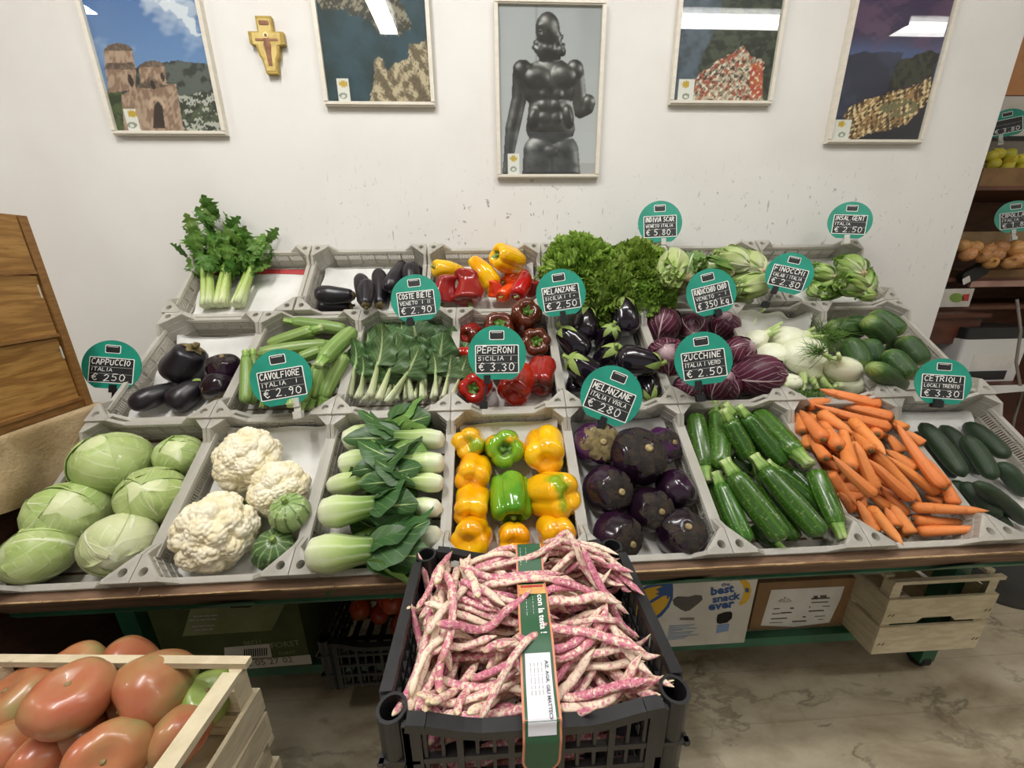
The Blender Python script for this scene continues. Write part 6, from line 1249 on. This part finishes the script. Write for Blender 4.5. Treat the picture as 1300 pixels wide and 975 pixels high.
for i, (x, y, r, d, g, lb) in enumerate(TT):
    c, R = pt.ball(x, y, r*(1. if i in (3, 4) else 1.12), .6, .09 if i in (3, 4, 0) else None); spawn('tomato', tomato(R, 600+i, M_TOMG if g else M_TOM), axisM(c, cdir(*d), i), lb, 'tomato', 'large tomatoes')

# ================================================================== under the stand
M_GCARD, M_GCARD2 = mat('olive_carton', '#4e5a2c', '#465126', 12, .7), mat('light_olive_carton', '#a0a878', '#939b6c', 12, .7)
M_WCARD, M_BCARD = mat('white_carton', '#d4d0c6', '#c6c2b6', 7, .6), mat('brown_carton', '#8a6a45', '#7c5e3c', 9, .75)
M_BLUE, M_YEL, M_DARK = mat('blue_print', '#23508c', rough=.6), mat('yellow_print', '#d9a91c', rough=.6), mat('hole_shade_and_bar_ink', '#141210', rough=.9)  # dark tone paints the shade of hand holes and prints bar code bars
M_INK, M_PALE = mat('grey_ink', '#55524c', rough=.7), mat('pale_label', '#d9d5cc', '#cfcbc2', 8, .6); M_LBLUE = mat('light_blue_print', '#7d97bd', rough=.6)
def carton(name, x0, x1, y0, y1, z0, z1, m, label, flaps=()):
    o = make(name, None, None, None, TR((x0+x1)/2, (y0+y1)/2, z0), label, 'box'); cx, cy = (x0+x1)/2, (y0+y1)/2; t = .004; W, D, H = (x1-x0)/2, (y1-y0)/2, z1-z0
    for nm, bx in (('front_panel', (-W, W, -D, -D+t, 0, H)), ('back_panel', (-W, W, D-t, D, 0, H)), ('side_panel', (-W, -W+t, -D+t, D-t, 0, H)), ('side_panel', (W-t, W, -D+t, D-t, 0, H)), ('bottom_panel', (-W+t, W-t, -D+t, D-t, 0, t))): make(nm, MB().box(*bx).mesh(nm), m, o)
    o['y0'] = -D; return o, np.array([cx, y0, z0])
def onfront(o, org, pts, m, name, off=.0008, kind=None):     # flat print on a front panel; pts are photo pixels
    P = []
    for q in pts: w = ony(q[0], q[1], org[1]); P.append((w[0]-org[0], w[2]-org[2]))
    n = len(P); b = MB().add([(x, o['y0']-off, z) for x, z in P], [tuple(range(n))]); return make(name, b.mesh(name), m, o, kind=kind)
def fronttext(o, org, txt, a, b_, m, bold=.0, off=.0012, name='lettering'):   # baseline from pixel a to pixel b
    A, B = ony(*a, org[1]), ony(*b_, org[1]); V, F = textmesh(txt, 1., bold); w = V[:, 0].max()-V[:, 0].min(); L = math.hypot(B[0]-A[0], B[2]-A[2]); ang = math.atan2(B[2]-A[2], B[0]-A[0]); k = L/w
    X = (V[:, 0]-V[:, 0].min())*k; Z = V[:, 1]*k; P = np.stack([A[0]-org[0]+X*cos(ang)-Z*sin(ang), np.full(len(X), o['y0']-off), A[2]-org[2]+X*sin(ang)+Z*cos(ang)], -1); make(name, unit(name, (P, F, None), smooth=False), m, o, kind='stuff')
def ellpx(c, rx, ry, n=24, rot=0.): return [(c[0]+rx*cos(2*pi*i/n)*cos(rot)-ry*sin(2*pi*i/n)*sin(rot), c[1]+rx*cos(2*pi*i/n)*sin(rot)+ry*sin(2*pi*i/n)*cos(rot)) for i in range(n)]
# banana box
o, g = carton('banana_box', .345, .748, .86, 1.25, SHZ, .448, M_WCARD, 'white banana carton with blue and yellow print beside the bean crate')
z = lambda q: (800+q[0]/6.5, 700+q[1]/6.5)
onfront(o, g, [z(q) for q in [(20, 370), (60, 320), (140, 280), (250, 262), (300, 240), (340, 245), (355, 300), (352, 380), (320, 460), (260, 530), (200, 570), (120, 590), (40, 560)]], M_BLUE, 'emblem_outline'); onfront(o, g, [z(q) for q in [(30, 380), (70, 335), (150, 298), (240, 282), (310, 290), (330, 330), (325, 390), (295, 450), (240, 510), (190, 545), (120, 562), (50, 540)]], M_YEL, 'emblem', .0012)
onfront(o, g, [z(q) for q in [(120, 430), (240, 355), (205, 350), (240, 330), (210, 310), (260, 290), (310, 240), (350, 260), (352, 330), (305, 395), (300, 360), (270, 365), (130, 450)]], M_BLUE, 'emblem_splash', .0016)
onfront(o, g, [z(q) for q in [(350, 400), (390, 370), (480, 375), (540, 360), (590, 362), (597, 395), (560, 430), (490, 485), (455, 494), (420, 480), (360, 440)]], M_INK, 'painted_hand_hole', .001); onfront(o, g, [z(q) for q in [(712, 560), (722, 520), (780, 500), (830, 495), (842, 510), (838, 550), (800, 585), (740, 596), (715, 590)]], M_DARK, 'painted_hand_hole', .001)  # no openings: flat dark patches paint the shade of the hand holes
for tx, a, b_, bo in (('likely', (715, 250), (858, 225), .01), ('the', (750, 288), (818, 282), .01), ('best', (665, 360), (855, 330), .035), ('snack', (678, 422), (908, 388), .035), ('ever', (645, 485), (858, 455), .035)): fronttext(o, g, tx, z(a), z(b_), M_BLUE, bo)
onfront(o, g, [z(q) for q in [(890, 222), (912, 235), (950, 230), (985, 262), (1000, 320), (985, 380), (950, 425), (905, 445), (900, 432), (925, 390), (940, 330), (930, 280), (905, 245)]], M_YEL, 'printed_banana'); onfront(o, g, [z(q) for q in ellpx((963, 318), 17, 20, 16)], M_BLUE, 'banana_sticker', .0014)
onfront(o, g, [z(q) for q in [(720, 605), (818, 595), (808, 655), (708, 675)]], M_LBLUE, 'bar_code_panel')
for k in range(11): x0 = 412+k*11; onfront(o, g, [z(q) for q in [(x0, 545), (x0+6, 544), (x0+4, 566), (x0-2, 567)]], M_INK, 'bar', .001, 'stuff')
for k in range(9): y0 = 612+k*14; onfront(o, g, [z(q) for q in [(320-k*2, y0), (320+(210, 170, 230, 110, 200, 180, 240, 150, 130)[k], y0-12), (320+(210, 170, 230, 110, 200, 180, 240, 150, 130)[k], y0-7), (320-k*2, y0+5)]], M_LBLUE, 'small_print', .001, 'stuff')
# brown carton with label
o, g = carton('brown_carton', .79, 1.10, .90, 1.3, SHZ, .362, M_BCARD, 'brown cardboard box with a white printed label beside the banana carton'); z = lambda q: (930+q[0]/7.222, 700+q[1]/7.222)
for nm, bx in (('top_flap', (-.155, .155, -.2, -.0, .1825, .186)), ('top_flap', (-.155, .155, .0, .2, .1825, .186))): make(nm, MB().box(*bx).mesh(nm), M_BCARD, o)
onfront(o, g, [z(q) for q in [(355, 352), (1025, 318), (985, 440), (885, 650), (560, 690), (255, 678)]], M_PALE, 'label')
for dx, h in ((-70, 20), (-40, 32), (0, 48), (40, 32), (70, 20)): onfront(o, g, [z(q) for q in ellpx((480+dx*.7, 465-h*.5), 12, h*.55, 12, dx*.012)], M_INK, 'leaf_logo', .0012, 'stuff'); onfront(o, g, [z(q) for q in ellpx((480+dx*.7, 465-h*.5), 8, h*.4, 12, dx*.012)], M_PALE, 'leaf_logo', .0016, 'stuff')
for (x, y, w, h) in ((720, 425, 170, 14), (740, 405, 40, 26), (800, 400, 60, 22), (720, 462, 155, 10), (375, 520, 55, 9), (525, 512, 35, 14), (360, 567, 75, 8), (440, 556, 100, 12), (348, 612, 150, 10), (335, 650, 120, 6), (545, 635, 130, 12), (640, 592, 30, 12), (695, 540, 140, 12), (820, 498, 70, 7), (700, 500, 10, 16), (750, 590, 95, 7), (780, 618, 50, 7)): onfront(o, g, [z(q) for q in [(x, y), (x+w, y-w*.05), (x+w, y-w*.05+h), (x, y+h)]], M_INK, 'small_print', .0012, 'stuff')
# olive carton with hanging flap
o, g = carton('olive_carton', -.96, -.56, .87, 1.2, SHZ, .452, M_GCARD, 'olive green carton with a torn hanging flap under the cauliflowers'); z = lambda q: (220+q[0]/6.095, 720+q[1]/6.095)
fl = [(-.19, -.166, .235), (.105, -.166, .262), (.135, -.20, .175), (-.24, -.205, .155)]; P = [ony(*z(q), y) for q, y in (((160, 235), .865), ((900, 215), .865), ((760, 490), .80), ((70, 535), .80))]; P = [p-np.array([g[0], g[1]+.165, g[2]]) for p in P]; Pb = [p+np.array([0, .004, 0]) for p in P]
make('hanging_flap', MB().add(P+Pb, [(0, 3, 2, 1), (4, 5, 6, 7), (0, 1, 5, 4), (1, 2, 6, 5), (2, 3, 7, 6), (3, 0, 4, 7)]).mesh('hanging_flap'), M_GCARD2, o)
def onflap(pts, m, name, kind=None):
    n = np.cross(P[1]-P[0], P[3]-P[0]); b = []
    for q in pts: w = hit(*z(q), n, P[0]+np.array([g[0], g[1]+.165, g[2]])); w = w+(EYE-w)*.002; b.append(w-np.array([g[0], g[1]+.165, g[2]]))
    make(name, MB().add(b, [tuple(range(len(b)))]).mesh(name), m, o, kind=kind)
onflap(ellpx((530, 298), 92, 26, 16, -.12), M_DARK, 'painted_hand_hole')  # flat dark ellipse, shade of a grip opening painted on the flap
for (xa, ya, xb, yb) in ((155, 378, 440, 362), (450, 358, 742, 345), (125, 408, 420, 392), (430, 388, 762, 372), (145, 456, 420, 440), (430, 434, 704, 418), (170, 484, 330, 472), (540, 445, 670, 440)):
    x = xa; rq = random.Random(xa)
    while x < xb-12: w = rq.uniform(14, 48); y = ya+(yb-ya)*(x-xa)/(xb-xa); onflap([(x, y), (min(x+w, xb), y-w*.05), (min(x+w, xb), y-w*.05+9), (x, y+9)], M_PALE, 'small_print', 'stuff'); x += w+9
onfront(o, g, [z(q) for q in [(560, 720), (1060, 675), (1075, 745), (580, 785)]], M_PALE, 'paper_strip'); onfront(o, g, [z(q) for q in [(395, 620), (745, 590), (765, 695), (400, 720)]], M_PALE, 'bar_code_panel'); fronttext(o, g, 'FORST', z((765, 625)), z((985, 600)), M_GCARD2); fronttext(o, g, 'FORST', z((825, 678)), z((950, 665)), M_GCARD2); fronttext(o, g, '06021', z((550, 600)), z((680, 588)), M_GCARD2); fronttext(o, g, '2 05 27 02', z((580, 765)), z((930, 730)), M_INK)
for k in range(11): x0 = 548+k*17; onfront(o, g, [z(q) for q in [(x0, 632-k), (x0+9, 631-k), (x0+11, 690-k), (x0+2, 691-k)]], M_DARK, 'bar', .0014, 'stuff')
# black crate of tomatoes on the lower shelf
bm2 = black_meshes(.40, .30, .172, 'b'); black_crate(TR(-.292, .945, SHZ), .40, .30, bm2, 'low black crate of dim red tomatoes under the pak choi', 'black crates under the stand')
M_TOM2 = m_tom('red_tomato_skin', '#a8331c', '#b8552a', '#8a5a2a')
pt2 = Pile(TR(-.292, .945, SHZ), .40, .30, .006, .004, False); pt2.h[:] = .07
for i in range(26):
    rq = random.Random(i+50); x, y, R = rq.uniform(-.15, .15), rq.uniform(-.1, .1), rq.uniform(.03, .038); h = pt2.need(x, y, R*.75, R*.9); pt2.fill(x, y, h, R*.75, R*.85); w = pt2.world((x, y, h))
    spawn('tomato', [('fruit', unit('tomato', lathe(body(meridian([0, .3*R, .8*R, R, .8*R, .3*R, 0], [.7*R, .78*R, .6*R, 0, -.6*R, -.8*R, -.82*R]), 5, .05, i, .05), 24, 16)), M_TOM2), ('stem', unit('stem', stemtube(.68*R, .2*R, .06*R, .3, i)), M_STEMG)], axisM(w, (rq.uniform(-.5, .5), rq.uniform(-.8, .2), 1)), 'red tomato in the dim black crate on the lower shelf', 'tomato', 'tomatoes under the stand')
wood_crate(TR(1.262, 1.0, SHZ+.004), .33, .40, .262, 'empty poplar crate with a notched plank on the lower shelf', 'wooden crates', [(.0, .098), (.112, .20)], True)
# bin and bag at the right
M_BIN = mat('grey_bin_plastic', '#4c4e50', '#44464a', 9, .5)
o = make('waste_bin', None, None, None, TR(2.06, 1.2, 0), 'dark grey plastic waste bin on the floor beyond the stand', 'bin')
make('body', unit('bin_body', loft([(0, 0, .0), (0, 0, .01), (0, 0, .2), (0, 0, .40)], [.14, .15, .17, .19], 28)), M_BIN, o); make('rim', unit('rim', loft([(0, 0, .385), (0, 0, .39), (0, 0, .41), (0, 0, .415)], [.192, .2, .2, .19], 28)), M_BIN, o); make('lid', unit('lid', loft([(0, 0, .4), (0, 0, .43), (0, 0, .45)], [.185, .16, .05], 28)), M_BIN, o)
M_BAG = mat('white_plastic_bag', '#cfcdd0', '#bdbbc0', 12, .35, trans=.15, bump=.6, bscale=25)
bs = lambda s, th: ball_pts(s, th)
def bagsurf(s, th):
    p = pi*s; d = np.stack([np.sin(p)*np.cos(th), np.sin(p)*np.sin(th), np.cos(p)], -1); P = d*(.2*(1+.12*wob(d, 4, 5)+.06*wob(d, 11, 6)))[:, None]; P[:, 2] = np.maximum(P[:, 2]*.9, -.15); return P
o = make('plastic_bag', None, None, None, TR(1.66, 1.30, .155), 'crumpled white plastic bag behind the grey bin', 'bag'); make('body', unit('bag', lathe(bagsurf, 40, 26)), M_BAG, o); make('knot', unit('knot', loft([(0, 0, .16), (.01, 0, .21), (.0, .01, .25)], [.035, .02, .045], 12)), M_BAG, o)

# ================================================================== fruit shelves beyond the wall
SY = 2.05
def q(px, py, y=SY): return ony(px, py, y)
M_SHELF, M_SHELFP = mat('brown_shelf_board', '#6a4430', '#5a3826', 8, .5, stretch=(1, 4, 4)), mat('pinkish_shelf_edge', '#b08a7c', '#a07a6c', 9, .6); M_DESK = mat('red_brown_desk', '#5c3222', '#4c281a', 7, .45, stretch=(1, 4, 4))
zs_ = [q(1270, yy)[2] for yy in (236, 352, 388)]
o = make('fruit_shelf', None, None, None, TR(2.9, 2.25, 0), 'brown wooden shelving with fruit boxes beyond the wall end', 'shelf')
def sp(name, a, m): make(name, MB().box(*a).xform(TR(-2.9, -2.25, 0)).mesh(name), m, o)
for zz in zs_: sp('shelf_board', (1.95, 3.9, SY, SY+.42, zz-.02, zz), M_SHELF)
sp('edge_strip', (2.62, 3.9, SY-.012, SY-.001, zs_[1]-.05, zs_[1]-.018), M_SHELFP); sp('upright', (1.95, 1.975, SY, SY+.42, 0, 1.9), M_SHELF); sp('upright', (3.875, 3.9, SY, SY+.42, 0, 1.9), M_SHELF); sp('back_panel', (1.95, 3.9, SY+.42, SY+.435, 0, 1.75), M_SHELF)
M_LEM = mat('lemon_skin', '#c9bb3a', '#b3ac34', 8, .4, bump=.2, bscale=120, rnd=.12); M_ONI = gradmat('onion_skin', [(0, '#8a5a30'), (.15, '#c08a52'), (1, '#cf9c68')], .35, streak=(14, '#a06a3a', .5, .3), rnd=.15)
def tray(x0, x1, y0, y1, z0, h, m, label):
    o, g = carton('fruit_tray', x0, x1, y0, y1, z0, z0+h, m, label); return o
a, b_ = q(1238, 236), q(1330, 236); tray(a[0]+.03, b_[0], SY+.01, SY+.32, zs_[0], .085, M_BCARD, 'open cardboard tray of lemons on the shelf')
def fruit(kind, px, py, rr_, depth, m, lb, grp, i):
    c = EYE+ray(px, py)*depth; R = rr_*depth/FPX
    if kind == 'lemon': s = body(meridian([0, .12*R, .3*R, .8*R, R, .8*R, .3*R, .1*R, 0], [1.35*R, 1.3*R, 1.05*R, .6*R, 0, -.6*R, -1.02*R, -1.2*R, -1.2*R]), 0, 0, i, .03); parts = [('fruit', unit('lemon', lathe(s, 18, 16)), m), ('stem_end', unit('nub', loft([(0, 0, 1.25*R), (0, 0, 1.4*R)], [.08*R, .05*R], 6)), M_STEMG)]
    else: s = body(meridian([0, .12*R, .2*R, .8*R, R, .8*R, .2*R, 0], [1.2*R, 1.1*R, .85*R, .5*R, -.05*R, -.6*R, -.85*R, -.88*R]), 0, 0, i, .03); parts = [('bulb', unit('onion', lathe(s, 20, 16)), m), ('neck', unit('neck', loft([(0, 0, 1.1*R), (0, 0, 1.35*R)], [.12*R, .05*R], 6)), M_STEMB)]
    rq = random.Random(i); spawn(kind, parts, axisM(c, (rq.uniform(-1, 1), rq.uniform(-1, .2), rq.uniform(-.3, 1))), lb, kind, grp)
for i, (x, y) in enumerate([(1258, 199), (1267, 196), (1281, 196), (1295, 203), (1282, 204), (1308, 198), (1261, 209), (1298, 214), (1291, 222), (1306, 220), (1277, 214), (1316, 210)]): fruit('lemon', x, y, 7.2, 2.0, M_LEM, 'yellow green lemon in the tray beyond the wall', 'lemons on the shelf', i)
for i, (x, y, r) in enumerate([(1222, 312, 8), (1236, 314, 9), (1229, 323, 9), (1247, 325, 9), (1258, 333, 8), (1263, 323, 10), (1270, 314, 9), (1281, 334, 8), (1288, 316, 11), (1292, 331, 10), (1302, 322, 10), (1308, 334, 10), (1255, 316, 8)]): fruit('onion', x, y, r, 2.02, M_ONI, 'golden brown onion in the tray beyond the wall', 'onions on the shelf', i)
a, b_ = q(1216, 350), q(1330, 350); tray(a[0]+.04, b_[0], SY+.0, SY+.34, zs_[1], .04, M_BCARD, 'low cardboard tray of onions on the shelf')
a = q(1240, 298); tray(2.2, 3.3, SY+.06, SY+.40, zs_[1]+.17, .07, mat('tan_carton', '#a98d66', '#957a55', 8, .7), 'flat tan carton standing behind the onions')
o = make('price_scanner', None, None, None, TR(*q(1235, 347, SY-.02))@RY(-.5), 'black handheld scanner with a white label at the shelf edge', 'device'); make('body', MB().prism(rrect(.14, .07, .02), -.015, .015).xform(RX(pi/2)).mesh('body'), M_CLIPB, o); make('label', MB().prism(rrect(.04, .035, .004, -.055, -.01), .0152, .016).xform(RX(pi/2)).mesh('label'), M_PALE, o)
a, b_ = q(1196, 394), q(1232, 366); o, g = carton('leaflet_box', a[0]-.05, b_[0], SY-.02, SY+.2, zs_[2]-.001+.001, b_[2], M_WCARD, 'white box with a small vegetable picture on the shelf'); onfront(o, g, ellpx((1214, 378), 9, 6, 14), M_GLEAF, 'printed_leaf', .001); onfront(o, g, [(1222, 374), (1231, 373), (1229, 382), (1221, 382)], M_PRED, 'printed_tomato', .001)
# desk with printer
dz = q(1250, 400)[2]; o = make('desk', None, None, None, TR(2.6, 2.0, 0), 'red brown desk beyond the wall end with a printer inside', 'desk')
def dp(name, a, m=M_DESK): make(name, MB().box(*a).xform(TR(-2.6, -2.0, 0)).mesh(name), m, o)
c0, c1 = q(1260, 398, 1.9), q(1218, 425, 1.9); pz = q(1260, 480, 1.86)[2]
dp('top', (1.95, c0[0], 1.9, 2.04, c0[2]-.02, c0[2])); dp('front_panel', (1.95, c0[0]-.02, 1.92, 1.94, c0[2]-.16, c0[2]-.02)); dp('side_panel', (1.95, c1[0]-.18, 1.92, 2.04, .0, c0[2]-.16)); dp('shelf', (1.95, 3.6, 1.80, 2.04, pz-.045, pz-.02)); dp('leg', (3.56, 3.6, 1.82, 2.04, 0, pz-.045)); dp('base_panel', (2.1, 3.56, 2.0, 2.04, .0, pz-.045))
M_PRT, M_PRD = mat('printer_white', '#d6d5d2', rough=.45), mat('printer_dark', '#232426', rough=.4)
pa, pb_ = q(1222, 470, 1.86), q(1305, 430, 1.86); o = make('printer', None, None, None, TR((pa[0]+pb_[0])/2, 1.95, pz-.02), 'white and black laser printer on the desk shelf', 'printer'); hw = (pb_[0]-pa[0])/2+.03; hh = pb_[2]-pz+.02
make('body', MB().prism(rrect(2*hw, .17, .02), 0, hh).mesh('body'), M_PRT, o); make('top_cover', MB().prism(rrect(2*hw-.02, .16, .02), hh, hh+.06).mesh('top_cover'), M_PRD, o); make('paper_slot', MB().box(-hw*.7, hw*.6, -.0865, -.084, .01, .06).mesh('paper_slot'), M_PRD, o); make('tray_door', MB().box(-hw*.6, hw*.7, -.087, -.085, .07, .15).mesh('tray_door'), M_PALE, o)
a = q(1272, 484, 1.80); make('paper_sheet', MB().add(*grid(8, 8, lambda u, v: np.stack([2.42+.5*u, 1.66+.3*v*0+.13*v, pz-.0175+.012*np.sin(3*u)*(1-v)], -1))).mesh('paper_sheet', True), M_PAPER, None, None, 'white sheet of paper lying in front of the printer', 'paper')
make('power_cable', MB().add(*loft([q(1291, 380, 1.83), q(1296, 420, 1.80), q(1290, 460, 1.78), q(1297, 500, 1.76), q(1288, 530, 1.74), q(1283, 560, 1.74)], .006, 8)).mesh('power_cable', True), mat('grey_cable', '#7c746a', rough=.5), None, None, 'grey power cable hanging in front of the printer', 'cable')
# wall picture, white panel and signs over the lemons
a, b_ = q(1262, 178, 2.3), q(1262, 122, 2.3); o = make('white_panel', None, None, None, TR(2.9, 2.3, a[2]), 'white panel behind the lemons beyond the wall end', 'panel'); make('board', MB().box(-.9, 1., 0, .02, 0, b_[2]-a[2]).mesh('board'), M_WCARD, o); make('dark_strip', MB().box(-.9, 1., -.004, 0, 0, .02).mesh('dark_strip'), M_PRD, o)
o = make('wall_picture', None, None, None, TR(2.9, 2.32, b_[2]+.01), 'picture of orange sand under a pale blue sky beyond the wall end', 'picture'); make('sand', MB().box(-.9, 1., 0, .015, 0, .26).mesh('sand'), mat('orange_sand_print', '#c48a58', '#d09a68', 4, .6), o); make('sky', MB().box(-.9, 1., 0, .015, .26, .9).mesh('sky'), mat('pale_sky_print', '#9aa6c8', '#b4bcd6', 3, .6), o); make('frame_rail', MB().box(-.9, 1., -.008, .015, -.012, 0).mesh('frame_rail'), M_SHELF, o)
sign(1279, 157, 18, 2.0, 8, ('', '', '€ 3.80'), ((1272, 180), 'w'), 'price sign 3.80 standing in front of the white panel above the lemons', 700, -.55)
sign(1290, 276, 21, 1.95, 6, ('CIPOLLA D', 'iTALIA  I'.replace('i', 'I'), '€ 1.80'), ((1288, 302), 'w'), 'CIPOLLA price sign above the onions beyond the wall', 707, -.3)
